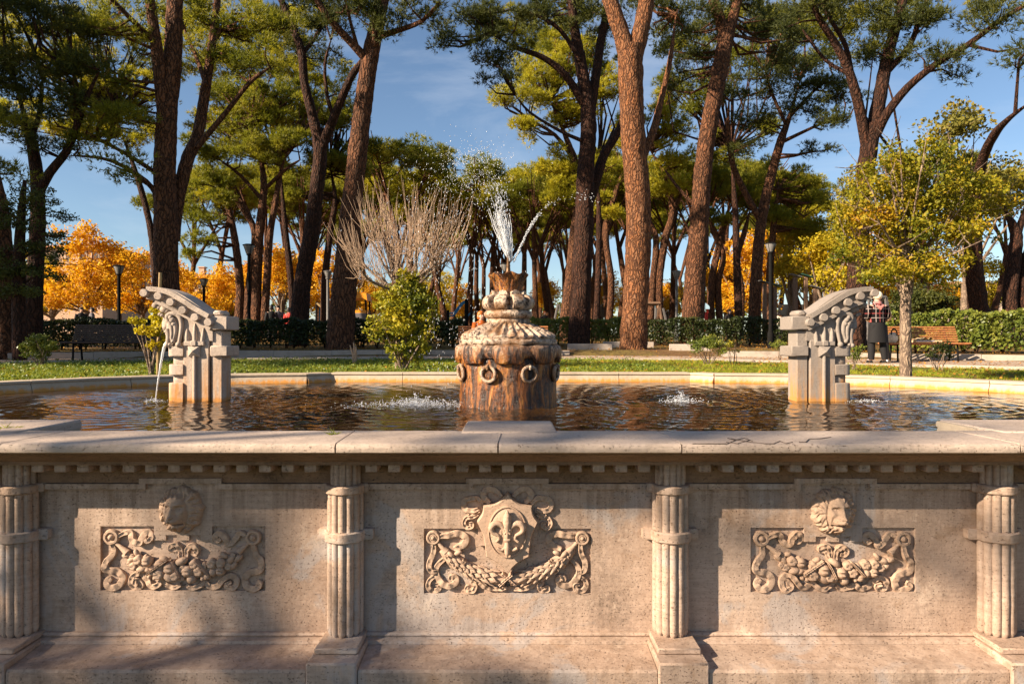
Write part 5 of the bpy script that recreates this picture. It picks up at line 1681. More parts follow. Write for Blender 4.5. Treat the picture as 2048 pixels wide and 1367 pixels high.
near_pine('dark leaning pine at the far left with a long fork to the right',
    [(19, [(66,690,36), (68,600,33), (72,520,30), (76,430,28), (74,350,25), (62,280,20), (48,230,16), (30,160,12)]),
     ([19, 18.8, 18.4], [(78,385,20), (100,345,18), (135,300,15), (158,240,13), (176,190,10), (200,140,6)]),
     ([19, 19.4], [(62,285,11), (80,220,9), (85,160,6)]),
     ([18.8, 18.6], [(150,258,8), (160,200,6), (150,150,4)]),
     ([19, 18.6], [(56,250,10), (20,240,8), (-20,220,6)])],
    [(50,60,80,46,18.6), (110,40,60,40,18.4), (40,130,70,40,18.6), (100,150,60,44,18.4), (60,210,70,40,18.6), (10,250,60,40,18.4), (130,200,50,36,18.2), (-10,180,50,50,18.4), (170,130,50,36,18.4), (150,60,60,50,18.6), (95,285,50,20,18.4), (0,20,60,40,18.6)], 22, BARK_DARK, NEEDLE_D, dens=1.1)
near_pine('stout pine stem cut by the left edge behind the hedge',
    [(17, [(8,690,40), (10,600,36), (8,500,32), (0,400,28), (-20,280,20)])], [(-10,330,50,40,17), (-30,240,60,40,17)], 23, BARK)
near_pine('clump of pale slim pine stems behind the dark lamp, left of centre',
    [(32, [(512,650,22), (514,560,20), (518,480,19), (524,420,17), (528,370,14), (520,310,10), (500,250,7)]),
     (32, [(478,650,19), (480,570,17), (470,480,15), (458,420,12), (440,370,9), (420,330,6)]),
     (32, [(494,650,18), (500,560,16), (510,470,14), (490,420,12), (470,370,8)]),
     (32, [(528,650,18), (534,560,16), (540,470,14), (552,400,12), (560,350,9), (575,300,6)]),
     ([32, 31.5], [(528,380,9), (570,340,7), (600,320,4)]),
     ([32, 31.5], [(525,400,9), (480,350,7), (440,320,4)])],
    [(470,250,60,50,32), (540,230,70,60,32.5), (420,300,60,40,31.5), (500,310,70,34,31.6), (580,290,60,40,32), (420,370,46,36,31.5), (400,430,40,30,31), (395,480,34,18,31), (390,510,24,8,31), (450,180,50,50,33), (600,200,50,60,33), (440,410,30,20,31.4), (560,180,50,40,33)], 24, BARK, NEEDLE, L=.23, W=.027, dens=1.05)
near_pine('shaded bushy pine filling the gap between the forked and leaning pines',
    [(36, [(648,650,16), (650,560,15), (660,470,14), (670,400,12), (660,330,9)])],
    [(640,250,60,46,36), (690,230,50,50,36), (670,320,56,40,36), (700,330,40,40,36), (620,340,36,40,36), (590,400,30,30,36), (700,400,40,30,36)], 25, BARK_DARK, NEEDLE, L=.25, W=.03)
near_pine('bright curving pine stem behind the massive lawn pine',
    [(36, [(1320,650,18), (1318,560,17), (1330,480,16), (1345,420,14), (1330,350,12), (1300,300,9)]),
     (36, [(1218,650,15), (1222,560,14), (1212,470,13), (1230,390,11), (1250,330,8)]),
     ([36, 35], [(1340,430,10), (1375,370,8), (1400,350,5)]),
     (36, [(1300,650,16), (1306,560,15), (1312,480,13), (1296,430,9)])],
    [(1330,260,50,50,36), (1350,320,56,40,36), (1320,380,40,30,36), (1370,380,40,26,35), (1230,300,40,40,36), (1340,200,40,40,37), (1250,240,40,40,36.5), (1200,420,36,30,35)], 26, BARK, NEEDLE_Y, L=.25, W=.03)
near_pine('pine with pale forked stems left of the slender pine by the red kiosk',
    [(38, [(1420,650,17), (1424,560,15), (1436,500,14), (1450,450,11), (1470,410,8)]),
     (38, [(1440,650,15), (1436,570,14), (1446,510,12), (1425,460,10), (1415,410,7)]),
     (38, [(1480,650,17), (1482,580,15), (1474,520,13), (1490,460,11), (1500,420,8)]),
     (38, [(1536,650,18), (1540,540,15), (1548,440,13), (1556,380,10)])],
    [(1460,380,60,30,38), (1420,350,40,40,38), (1500,400,50,26,38), (1450,440,40,24,38), (1590,390,44,46,39), (1610,370,30,40,39), (1560,430,46,30,38), (1615,460,36,20,38), (1530,360,40,40,39), (1640,400,14,20,39), (1400,420,30,30,38)], 27, BARK, NEEDLE, L=.26, W=.032)

near_pine('broad bright pine crown filling the upper left corner', [(33, [(318,650,18), (312,560,16), (300,450,13), (270,340,11), (230,230,8)])],
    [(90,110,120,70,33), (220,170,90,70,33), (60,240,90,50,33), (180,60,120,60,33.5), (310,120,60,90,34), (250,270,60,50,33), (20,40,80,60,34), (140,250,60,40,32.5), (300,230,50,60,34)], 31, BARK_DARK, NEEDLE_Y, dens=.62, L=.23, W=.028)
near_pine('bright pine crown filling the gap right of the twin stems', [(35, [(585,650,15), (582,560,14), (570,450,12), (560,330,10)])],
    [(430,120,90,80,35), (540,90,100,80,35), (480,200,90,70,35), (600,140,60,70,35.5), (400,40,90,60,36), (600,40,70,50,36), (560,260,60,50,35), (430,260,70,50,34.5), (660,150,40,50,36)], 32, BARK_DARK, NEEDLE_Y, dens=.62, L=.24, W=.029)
near_pine('shaded broad pine crown high behind the slender leaning pine', [(34, [(1478,650,17), (1474,540,15), (1470,420,13), (1462,300,10)])],
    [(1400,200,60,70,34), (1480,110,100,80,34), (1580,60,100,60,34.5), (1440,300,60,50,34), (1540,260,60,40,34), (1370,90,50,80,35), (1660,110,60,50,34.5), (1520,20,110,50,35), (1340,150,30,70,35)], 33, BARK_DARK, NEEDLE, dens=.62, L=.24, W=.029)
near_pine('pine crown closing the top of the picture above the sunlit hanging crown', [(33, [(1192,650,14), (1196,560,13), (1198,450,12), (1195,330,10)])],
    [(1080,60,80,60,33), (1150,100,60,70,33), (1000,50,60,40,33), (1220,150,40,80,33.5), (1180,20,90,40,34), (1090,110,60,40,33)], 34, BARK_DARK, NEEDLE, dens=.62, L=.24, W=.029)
near_pine('pine crown at the upper right corner behind the bare long limb', [(30, [(1812,650,15), (1812,500,13), (1806,330,11)])],
    [(1720,70,70,60,30), (1660,40,70,50,30), (1850,20,70,36,30), (1780,20,70,40,30.5), (1990,20,50,30,29), (1590,130,50,50,31)], 35, BARK_DARK, NEEDLE, dens=.62, L=.22, W=.027)

# ------------------------------------------------------------------ pines further off: four kinds, then copies
def far_pine_proto(seed, needle, label, spread=4.2, H=14.0, lean=.3, forks=3, dens=2.1, nm=13, sub=.55, tf=34):
    rs = np.random.RandomState(seed)
    root = thing('pine_tree', label, 'pine tree', (0, 0, 0), 'umbrella pines standing deeper in the park')
    m = MB(); lp = []
    x0, y0 = rs.normal(size=2)*lean
    fork = H*rs.uniform(.42, .55)
    pts = [Vector((0, 0, -.4)), Vector((x0*.15, y0*.1, H*.15)), Vector((x0*.5+rs.normal()*.12, y0*.5, fork*.6)), Vector((x0, y0, fork))]
    limb_tube(m, pts, [.30, .25, .22, .19], 10, seed, .1, 1.5, .35)
    masses = []
    for k in range(forks):
        a = 2*math.pi*(k+rs.uniform(-.2, .2))/forks; rr = spread*rs.uniform(.35, .6)
        e = Vector((x0+math.cos(a)*rr, y0+math.sin(a)*rr, H*rs.uniform(.74, .82)))
        p2, _ = limb_tube(m, [Vector((x0, y0, fork-.1)), Vector((x0+math.cos(a)*rr*.35, y0+math.sin(a)*rr*.35, fork+(e.z-fork)*.35)), e], [.15, .12, .06], 7)
        lp += p2
        for j in range(3):
            b = a+rs.uniform(-.9, .9); q = e+Vector((math.cos(b)*spread*.35, math.sin(b)*spread*.35, H*rs.uniform(.03, .10)))
            p3, _ = limb_tube(m, [p2[len(p2)//2+j], (p2[len(p2)//2+j]+q)/2+Vector((0, 0, -.2)), q], [.06, .05, .025], 5)
            lp += p3
    for k in range(nm):
        a = rs.uniform(0, 6.28); r = spread*math.sqrt(rs.uniform(.02, 1))*.82
        z = H*(.92-.20*(r/spread)**2)+rs.uniform(-.5, .4)
        s = rs.uniform(.9, 1.5)
        masses.append(((x0+math.cos(a)*r, y0+math.sin(a)*r, z-.6), (s*1.15, s*1.15, s*.72)))
    V, C = needle_crown(masses, rs, sub, dens, tf, 7, .30, .04)
    tw = MB(); twigs_to(tw, C, lp, rs, r0=.03, frac=.35, maxd=5)
    m.v_off = None
    o = len(m.v); m.v += tw.v; m.f += [tuple(i+o for i in f) for f in tw.f]; m.m += tw.m
    m.build('trunk', BARK, root, 60, fixn=False)
    c = npmesh('crown', V, 3, needle, root); c['kind'] = 'stuff'
    return root
PROTO = [far_pine_proto(101, NEEDLE, 'x', 4.3, forks=3), far_pine_proto(102, NEEDLE_Y, 'x', 3.8, lean=.6, forks=3), far_pine_proto(103, NEEDLE, 'x', 4.8, lean=.5, forks=4), far_pine_proto(104, NEEDLE_Y, 'x', 4.0, lean=.9, forks=2)]
FAR = [(775,44,262,0,'rounded umbrella pine lit from the left above the bare pollarded tree'), (868,58,350,2,'dark umbrella pine with its crown right of the bare twigs'), (938,54,318,0,'umbrella pine whose crown top sits behind the rising spray'),
       (1045,50,322,1,'light green rounded umbrella pine right of the water jet'), (1000,72,372,2,'small far pine directly behind the nozzle'), (1096,60,345,3,'leaning far pine left of the dark forked stem'),
       (905,82,395,3,'thin far pine left of the water drum in the deep grove'), (968,88,400,1,'furthest pine left of the crown bowl'), (1065,80,390,0,'far pine stem right of the crown bowl'), (1180,52,300,2,'dark far pine filling the space beside the sunlit fork'),
       (1240,66,330,1,'far pine mostly hidden behind the massive lawn trunk'), (1345,56,330,2,'far umbrella pine right of the massive lawn trunk'), (1425,64,345,0,'far pine right behind the slender leaning pine'), (1470,50,300,2,'dark middle distance pine left of the curved branch pine'),
       (1602,46,338,1,'rounded pine against the sky right of the curved branch pine'), (830,70,380,3,'slim far pine behind the right side of the bare twigs'), (735,62,330,2,'dark pine crown behind the leaning sunlit stem'), (640,60,390,0,'far pine behind the orange trees left of centre'),
       (420,52,330,1,'pine crown glowing behind the clump of pale stems'), (560,58,350,3,'far pine right of the clump of pale stems'), (1130,92,420,1,'tiny far pine in the grove right of the drum'), (1012,96,430,2,'tiny far pine in the grove behind the nozzle lamp'),
       (930,100,432,0,'tiny far pine seen over the orange coated woman'), (1200,78,400,3,'slim far stem left of the massive lawn trunk'), (1850,42,285,0,'green pine dome rising behind the young yellowing tree'), (1560,74,400,2,'dark far pine between curved branch pine and spout roof'),
       (1985,46,330,1,'pine crown behind the limb at the right edge'), (1150,70,360,0,'far pine behind the dark stem with the sunlit fork'), (800,90,410,1,'tiny far pine seen through the bare twigs'), (1290,80,395,3,'far pine peeping right of the massive trunk'),
       (1375,90,420,0,'tiny far pine between massive and slender trunks'), (1510,88,420,1,'tiny far pine behind the curved branch pine'), (700,84,420,2,'far pine hidden behind the leaning sunlit stem'), (1080,110,446,3,'most distant small pine right of the drum'), (860,112,446,0,'most distant small pine left of the drum')]
used = set()
FAR += [(805,54,322,1,'umbrella pine immediately right of the rounded pine above the bare tree'), (1072,46,340,2,'broad umbrella pine left of the sunlit hanging crown'), (985,56,345,3,'umbrella pine just left of the water jet'),
       (890,48,338,1,'umbrella pine with a dark underside left of the spray'), (1145,48,300,0,'umbrella pine behind the dark stem at its sunlit fork'), (1262,54,300,1,'umbrella pine behind the massive lawn trunk'), (1392,48,300,2,'umbrella pine behind the slender leaning stem'),
       (1535,52,330,0,'umbrella pine behind the curved branch pine'), (1630,60,380,3,'umbrella pine low against the sky right of the curved branch pine'), (610,46,330,2,'umbrella pine behind the forked dark pine'), (520,48,300,0,'umbrella pine behind the clump of pale stems'),
       (372,50,360,2,'umbrella pine right behind the twin stemmed pine'), (690,50,300,1,'umbrella pine crown between forked and leaning pines'), (1015,64,372,1,'umbrella pine behind the water jet, low and round'), (1215,58,350,3,'slim umbrella pine left of the massive lawn trunk'),
       (955,68,385,3,'slim umbrella pine left of the nozzle'), (1108,66,385,0,'slim umbrella pine between drum and dark stem'), (850,62,385,1,'slim umbrella pine over the ivy shrub')]
for i, (px, Y, top, k, lab) in enumerate(FAR):
    x = (px-1024)/F*Y; g = ground_z(x, Y); zt = CAMZ-(top-683.5)/F*Y
    s = (zt-g)/13.4
    if k in used: o = copy_tree(PROTO[k])
    else: o = PROTO[k]; used.add(k)
    o.location = (x, Y, g); o.scale = (s*1.0, s*1.0, s); o.rotation_euler = (0, 0, i*2.4)
    o['label'] = lab

SPARSE = far_pine_proto(105, NEEDLE, 'x', 4.6, forks=4, dens=.62, nm=9, sub=.8, tf=110)
# pines standing outside the frame on the sunny side: they shade the wall, the bench and the left hedge
SH = [(-19.6, -6.8, 13.2, 9), (-13.4, -3.7, 7.5, 8), (-30, 11.5, 15.5, 2), (-23.5, 12.5, 15, 0), (-18.5, 14.5, 13, 2), (-27, 7.6, 15, 0), (-36, 10.5, 16, 2)]
SHL = ['umbrella pine off to the left behind the camera shading the carved wall', 'small umbrella pine left of the camera casting dappled shade on the plinth', 'umbrella pine left of the basin shading its left end', 'umbrella pine outside the left edge shading the dark bench', 'low umbrella pine beside the left hedge', 'tall pine beyond the left end of the basin', 'pine by the left corner of the park hedge']
for (x, y, h, k), lab in zip(SH, SHL):
    o = (SPARSE if k == 9 else copy_tree(SPARSE if k == 8 else PROTO[k])); o.location = (x, y, ground_z(x, y)); s = h/13.4; o.scale = (s*1.15, s*1.15, s); o.rotation_euler = (0, 0, x); o['label'] = lab

# ------------------------------------------------------------------ broadleaf trees
def broad_tree(name, label, cat, base, H, masses, mat, seed, bark=BARK_GREY, tr=.12, sub=.5, dens=1.0, per=40, size=.07, fork=.3, nb=7, group=None, asp=.62, frac=.5, lean=(0, 0)):
    rs = np.random.RandomState(seed)
    root = thing(name, label, cat, base, group)
    b = Vector(base); m = MB(); lp = []
    fk = b+Vector((lean[0], lean[1], H*fork))
    limb_tube(m, [b-Vector((0, 0, .3)), b.lerp(fk, .5)+Vector((rs.normal()*.03, 0, 0)), fk], [tr*1.15, tr, tr*.8], 12, seed, .08, 2)
    mm = [(np.array(c), r) for c, r in masses]
    for c, r in mm:
        for k in range(nb):
            e = Vector(c)+Vector(tuple(unit(rs.normal(size=(1, 3)))[0]*np.array(r)*rs.uniform(.3, .85)))
            mid = fk.lerp(e, .45)+Vector((rs.normal()*.08, rs.normal()*.08, .12*H*.1))
            p2, _ = limb_tube(m, [fk-Vector((0, 0, .05)), mid, e], [tr*.5, tr*.28, tr*.08], 5)
            lp += p2[2:]
    V, C = leaf_crown(mm, rs, sub, dens, per, size, asp)
    twigs_to(m, C, lp, rs, r0=tr*.12, frac=frac, maxd=H*.4)
    m.build('trunk', bark, root, 60, fixn=False)
    c = npmesh('crown', V, 4, mat, root); c['kind'] = 'stuff'
    return root
def bt(label, px, Y, top, wpx, mat, seed, low=640, dens=1.0, name='autumn_tree', size=.085, per=66, sub=.62, **kw):
    x = (px-1024)/F*Y; g = ground_z(x, Y); zt = CAMZ-(top-683.5)/F*Y; zl = CAMZ-(low-683.5)/F*Y
    rx = wpx/2/F*Y; H = zt-g; rs = random.Random(seed); ms = []
    for k in range(7):
        a = rs.uniform(0, 6.28); rr = rs.uniform(.1, .62); f = rs.uniform(.2, .85)
        ms.append(((x+math.cos(a)*rx*rr, Y+math.sin(a)*rx*rr, zl+(zt-zl)*f), (rx*.48, rx*.48, (zt-zl)*.22)))
    ms.append(((x, Y, zl+(zt-zl)*.82), (rx*.35, rx*.35, (zt-zl)*.2)))
    return broad_tree(name, label, 'autumn tree', (x, Y, g), H, ms, mat, seed, size=size, per=per, sub=sub, dens=dens*3.0, nb=2, tr=.16, fork=.25, group='autumn trees behind the hedges', frac=.3, **kw)
for k_, (px_, Y_, top_, w_, lab_) in enumerate(((70,50,505,150,'orange tree at far left before the brown house'), (240,52,505,150,'orange tree behind the lamp left of the twin stems'), (365,48,540,120,'orange tree just right of the twin stems'), (460,50,545,120,'small orange tree left of the clump of pale stems'),
        (610,50,510,120,'orange tree behind the forked dark pine'), (700,54,540,90,'orange tree behind the leaning sunlit pine'), (1420,58,540,110,'orange tree behind the slender leaning pine'), (1510,50,500,140,'golden tree behind the curved branch pine'),
        (1690,46,500,120,'golden tree behind the big right hand trunk'), (1800,50,520,120,'golden tree behind the pale young trunk'), (1260,80,560,110,'far orange tree behind the massive lawn trunk'),
        (1480,44,470,130,'green and gold tree low behind the curved branch pine'), (1620,43,440,150,'tall green and gold tree behind the tallest timber post'), (1545,46,455,120,'green and gold tree behind the tall dark lamp'), (1860,44,500,120,'golden tree right of the pale young trunk'))):
    bt(lab_, px_, Y_, top_, w_, AUTUMN if k_ % 3 else AUTUMN_G, 60+k_)
bt('largest golden autumn tree left of the twin stemmed pine', 175, 36, 452, 200, AUTUMN, 1)
bt('golden autumn tree just left of the lamp by the twin stemmed pine', 285, 40, 490, 150, AUTUMN, 2)
bt('orange tree at the left edge behind the cedar', 105, 44, 520, 150, AUTUMN, 3)
bt('orange tree right of the twin stemmed pine below the rooftop', 420, 44, 548, 130, AUTUMN, 4)
bt('orange tree behind the clump of pale pine stems', 500, 42, 520, 140, AUTUMN, 5)
bt('tall orange tree between the pale stems and the forked pine', 565, 40, 485, 130, AUTUMN, 6)
bt('golden tree between the forked pine and the leaning sunlit pine', 650, 44, 505, 120, AUTUMN, 7)
bt('low orange tree behind the orange roofed play tower', 735, 60, 560, 100, AUTUMN, 8)
bt('low golden tree behind the ivy shrub', 830, 62, 560, 130, AUTUMN_G, 9, 650)
bt('far orange tree right of the centre drum', 1095, 72, 560, 90, AUTUMN, 10)
bt('far orange tree left of the massive lawn trunk', 1205, 70, 535, 110, AUTUMN, 12)
bt('far golden tree right of the massive lawn trunk', 1335, 66, 560, 100, AUTUMN, 13)
bt('golden tree behind the red kiosk', 1450, 52, 520, 150, AUTUMN, 14)
bt('greenish golden tree behind the timber posts', 1580, 40, 430, 190, AUTUMN_G, 15, 600)
bt('golden tree left of the big right hand pine trunk', 1650, 36, 450, 170, AUTUMN_G, 16, 600)
bt('golden tree between the big right hand pine and the young tree', 1760, 38, 470, 170, AUTUMN, 17, 610)
bt('yellow tree between the dark trunks at the right edge', 1975, 48, 510, 130, AUTUMN_G, 18, 640)
bt('orange tree far behind the deep pine grove', 940, 95, 570, 110, AUTUMN, 19)
bt('orange tree far behind the stems right of the drum', 1150, 96, 585, 120, AUTUMN, 20)
bt('thin leaved pale tree behind the spout roof', 1700, 45, 330, 130, OLIVE, 21, 500, dens=.3, name='thin_tree')
bt('big feathery olive tree rising behind the young tree', 1930, 26, 205, 260, OLIVE, 22, 470, name='olive_toned_tree', size=.085, per=44, sub=.55, dens=.9)
bt('dense olive tree by the right hand roof', 1905, 52, 560, 90, OLIVE, 23, 640, name='olive_toned_tree')
bt('yellow green far tree behind the deep grove left of the drum', 880, 100, 545, 130, AUTUMN_G, 24, 660)
bt('pale green far tree left of the ivy shrub', 750, 96, 560, 130, AUTUMN_G, 25, 660)

# young tree with pale trunk at the pool rim, right
def young_tree():
    Y = 9.9; b = P(1812, 752, Y); b.z = ground_z(b.x, b.y)
    rs = np.random.RandomState(77)
    root = thing('young_tree', 'young yellow-green tree with a straight pale trunk at the right rim of the pool', 'young tree', b)
    m = MB()
    tp = [b-Vector((0, 0, .2)), P(1811, 680, Y), P(1811, 620, Y), P(1812, 572, Y)]
    limb_tube(m, tp, [.086, .076, .072, .070], 18, 4, .05, 3, .08)
    lp = []
    tips = [(1700,400), (1720,330), (1760,300), (1800,290), (1850,285), (1890,300), (1930,330), (1960,380), (1690,470), (1735,520), (1950,440), (1900,500), (1780,350), (1840,350), (1880,380), (1750,430), (1920,420), (1820,320), (1705,440), (1870,330), (1690,520), (1965,480)]
    for k, (px, py) in enumerate(tips):
        e = P(px, py, Y+rs.uniform(-1.0, 1.0)); a = tp[-1]+Vector((rs.normal()*.03, rs.normal()*.03, rs.uniform(-.05, .05)))
        dx = e-a
        p2, r2 = limb_tube(m, [a-Vector((0, 0, .12)), a+Vector((dx.x*.16, dx.y*.16, .06+dx.z*.26)), a+Vector((dx.x*.58, dx.y*.58, dx.z*.66)), e], [.034, .025, .015, .005], 7)
        lp += p2[3:]
        for j in range(5):
            s = p2[rs.randint(4, len(p2))]; q = s+Vector(rs.normal(size=3)*.3)+Vector((0, 0, .25))
            m.tube([s, s.lerp(q, .5)+Vector((0, 0, -.03)), q], [.010, .007, .003], 4, cap=False); lp += [q, s.lerp(q, .5)]
    m.build('trunk', BARK_GREY, root, 60, fixn=False)
    ms = []
    for (px, py, rx, ry) in ((1820,370,110,75), (1760,400,80,90), (1890,400,90,85), (1830,450,120,70), (1730,470,60,60), (1920,470,70,50), (1790,520,70,40), (1870,530,60,30), (1770,545,60,24), (1840,555,50,18), (1700,440,30,60), (1960,410,40,60), (1830,310,70,30), (1700,510,25,26)):
        c = P(px, py, Y+rs.uniform(-.3, .3)); ms.append((tuple(c), (rx/F*Y, .75, ry/F*Y)))
    V, C = leaf_crown(ms, rs, .17, 3.4, 44, .030, .55, .1)
    tw = MB(); twigs_to(tw, C, lp, rs, r0=.012, frac=.35, maxd=1.2)
    tag(tw.build('twigs', BARK_GREY, root, 60, fixn=False), kind='stuff')
    c = npmesh('crown', V, 4, YOUNG, root); c['kind'] = 'stuff'
young_tree()

# dark cedar at the left edge
def cedar():
    rs = np.random.RandomState(5); Y = 16.5
    b = P(40, 690, Y); b.z = ground_z(b.x, b.y)
    root = thing('cedar_tree', 'shaggy dark evergreen drooping in front of the left edge pines', 'evergreen tree', b)
    m = MB(); limb_tube(m, [b-Vector((0, 0, .3)), P(38, 560, Y), P(42, 440, Y), P(50, 360, Y)], [.16, .14, .10, .04], 10, 2, .1, 2)
    ms = []
    for (px, py, rx, ry) in ((50,400,60,26), (95,430,44,20), (30,450,60,26), (110,470,34,16), (20,500,60,26), (90,500,50,20), (115,525,30,12), (40,545,60,22), (95,550,34,14), (10,580,50,20), (60,580,36,12), (-20,420,50,40), (-20,540,50,40), (85,390,24,20)):
        ms.append((tuple(P(px, py, Y+rs.uniform(-.4, .4))), (rx/F*Y, .6, ry/F*Y)))
        c = P(px, py, Y); a = P(42, py+22, Y)
        limb_tube(m, [a, a.lerp(c, .6)+Vector((0, 0, .08)), c+Vector((c.x-a.x, 0, -.1))*.6], [.03, .02, .008], 5)
    m.build('trunk', BARK_DARK, root, 60, fixn=False)
    V, C = leaf_crown(ms, rs, .2, 1.6, 60, .035, .5, 0)
    c = npmesh('crown', V, 4, NEEDLE_D, root); c['kind'] = 'stuff'
cedar()

# bare pollarded tree with its upright shoots
def bare_tree():
    Y = 12.6; rs = np.random.RandomState(9)
    b = P(806, 738, Y); b.z = ground_z(b.x, b.y)
    root = thing('bare_tree', 'bare pollarded tree with pale upright shoots above the ivy shrub', 'bare tree', b)
    m = MB(); 
    fk = [P(808, 590, Y), P(798, 575, Y+.1)]
    limb_tube(m, [b-Vector((0, 0, .2)), P(806, 680, Y), P(808, 585, Y)], [.085, .075, .07], 12, 3, .08, 3, .1)
    limb_tube(m, [b+Vector((-.1, 0, 0)), P(796, 660, Y), P(790, 590, Y)], [.05, .045, .04], 9)
    knots = []
    for (px, py) in ((720,520), (735,470), (760,500), (745,540), (780,460), (800,500), (820,455), (835,490), (850,530), (865,480), (880,510), (725,555), (790,530), (845,450), (700,500), (770,440), (905,495), (870,535), (815,520), (750,450), (890,470)):
        e = P(px, py, Y+rs.uniform(-.8, .8)); a = P(804, 582, Y); mid = a.lerp(e, .5)+Vector((rs.normal()*.06, rs.normal()*.06, -.06))
        p2, _ = limb_tube(m, [a, a.lerp(mid, .5)+Vector((rs.normal()*.03, 0, -.03)), mid, mid.lerp(e, .6)+Vector((rs.normal()*.05, rs.normal()*.05, 0)), e], [.038, .030, .022, .018, .014], 6)
        knots.append(e); knots.append(p2[len(p2)*2//3])
    m.build('trunk', BARK_GREY, root, 60, fixn=False)
    tw = MB()
    ctr = P(806, 590, Y)
    for e in knots:
        for k in range(10):
            out = (e-ctr); out.z = 0
            d = Vector((out.x*.55+rs.normal()*.18, out.y*.5+rs.normal()*.2, .85+rs.uniform(0, .3))).normalized()
            L = rs.uniform(.35, .95); s = e+Vector(rs.normal(size=3)*.05)
            q = s+d*L+Vector((0, 0, .06))
            tw.tube([s, s+d*L*.5+Vector((out.x*.04, 0, -.02)), q], [.0048, .0038, .0020], 4, cap=False)
        for k in range(4):
            d = Vector(rs.normal(size=3)).normalized(); s = e+Vector(rs.normal(size=3)*.04); q = s+d*rs.uniform(.15, .4)
            tw.tube([s, s.lerp(q, .5)+Vector((0, 0, -.05)), q], [.006, .005, .003], 4, cap=False)
    t = tw.build('shoots', TWIG, root, 60, fixn=False); t['kind'] = 'stuff'
bare_tree()

# ------------------------------------------------------------------ shrubs and hedges
def shrub(name, label, cat, px, py, Y, masses, mat, seed, size, per=36, sub=.13, dens=1.3, stems=6, stem_r=.012, asp=.6, group=None, stem_mat=BARK_GREY, sm_w=.12):
    rs = np.random.RandomState(seed); b = P(px, py, Y); b.z = ground_z(b.x, b.y)
    root = thing(name, label, cat, b, group)
    ms = [(tuple(P(a, c, Y+rs.uniform(-.1, .1))), (rx/F*Y, rx/F*Y*.8, ry/F*Y)) for a, c, rx, ry in masses]
    m = MB(); lp = []
    for k in range(stems):
        c, r = ms[k % len(ms)]
        e = Vector(c)+Vector(rs.normal(size=3)*np.array(r)*.45); s = b+Vector((rs.normal()*sm_w*.4, rs.normal()*sm_w*.4, -.08))
        p2, _ = limb_tube(m, [s, s.lerp(e, .5)+Vector((rs.normal()*.03, rs.normal()*.03, .02)), e], [stem_r, stem_r*.8, stem_r*.35], 6); lp += p2
    V, C = leaf_crown(ms, rs, sub, dens*1.8, int(per*1.5), size, asp, .2)
    twigs_to(m, C, lp, rs, r0=stem_r*.35, frac=.5, maxd=1)
    m.build('stems', stem_mat, root, 60, fixn=False)
    c = npmesh('foliage', V, 4, mat, root); c['kind'] = 'stuff'
    return root
shrub('ivy_shrub', 'tall leafy yellow-green shrub wrapped round the foot of the bare tree', 'shrub', 810, 738, 12.3,
      [(800,600,50,45), (830,580,30,40), (790,650,60,40), (835,640,40,45), (780,600,30,40), (810,690,55,34), (770,660,34,34), (850,690,24,24), (810,560,24,22), (745,640,10,8), (840,610,36,40), (806,715,30,18)], IVY, 3, .034, 40, .16, 1.2, 8, .018)
shrub('round_shrub', 'small round sunlit shrub in front of the left end of the dark bench', 'shrub', 80, 735, 13.6, [(60,690,24,16), (95,690,22,17), (78,680,24,14), (75,705,28,14), (85,715,14,10)], HEDGE_L, 4, .022, 40, .1, 1.4, 7, .014)
shrub('yellow_sapling', 'young yellow sapling tied to a stake left of the pitted pillar', 'sapling', 302, 742, 10.6,
      [(300,660,20,24), (312,630,18,30), (285,660,16,12), (275,645,14,8), (318,680,12,24), (300,690,18,14), (330,590,8,22), (260,640,6,5), (335,640,12,30)], SAPLING, 5, .028, 26, .10, 1.1, 9, .014, sm_w=.06)
m = MB(); a = P(316, 742, 10.8); m.tube([a-Vector((0, 0, .3)), P(318, 640, 10.8), P(321, 545, 10.8)], [.028, .027, .026], 8)
tag(m.build('stake', STAKE, None), 'tall round wooden stake behind the yellow sapling', 'stake')
shrub('sunlit_shrub', 'larger of the two light shrubs right of the massive lawn pine', 'shrub', 1415, 722, 14.5, [(1400,690,24,14), (1430,688,26,15), (1415,680,22,12), (1440,702,14,12), (1390,702,12,12)], HEDGE_L, 6, .022, 34, .1, 1.2, 9, .011)
shrub('thin_shrub', 'sparse little shrub right beside the larger light shrub', 'shrub', 1464, 722, 14.8, [(1462,690,12,12), (1468,700,10,12)], IVY, 7, .02, 20, .09, .8, 5, .008)
shrub('small_shrub', 'small round shrub just left of the smooth spout pillar', 'shrub', 1560, 716, 16.5, [(1558,690,15,10), (1565,698,14,10)], HEDGE_L, 8, .022, 34, .1, 1.3, 5, .01)
shrub('thin_shrub', 'sparse shrub at the feet of the plaid woman beside the spout mask', 'shrub', 1708, 736, 13.2, [(1712,706,18,14), (1722,695,12,10), (1704,716,14,10)], HEDGE_L, 9, .02, 26, .09, 1.0, 6, .009)
shrub('dark_shrub', 'loose dark shrub in front of the bench right of the pale young trunk', 'shrub', 1880, 738, 12.8, [(1880,700,24,14), (1898,694,16,12), (1865,712,16,12), (1895,712,14,10)], HEDGE, 10, .02, 26, .09, 1.0, 7, .01)
m = MB(); b = P(709, 722, 15); b.z = ground_z(b.x, b.y)
for (x, y) in ((700,690), (707,684), (712,692)):
    m.tube([b-Vector((0, 0, .1)), b.lerp(P(x, y, 15), .5)+Vector((.02, 0, 0)), P(x, y, 15)], [.035, .028, .012], 8)
tag(m.build('dead_stump', TWIG, None, 60), 'small pale dead forked stump on the lawn left of the ivy shrub', 'stump')
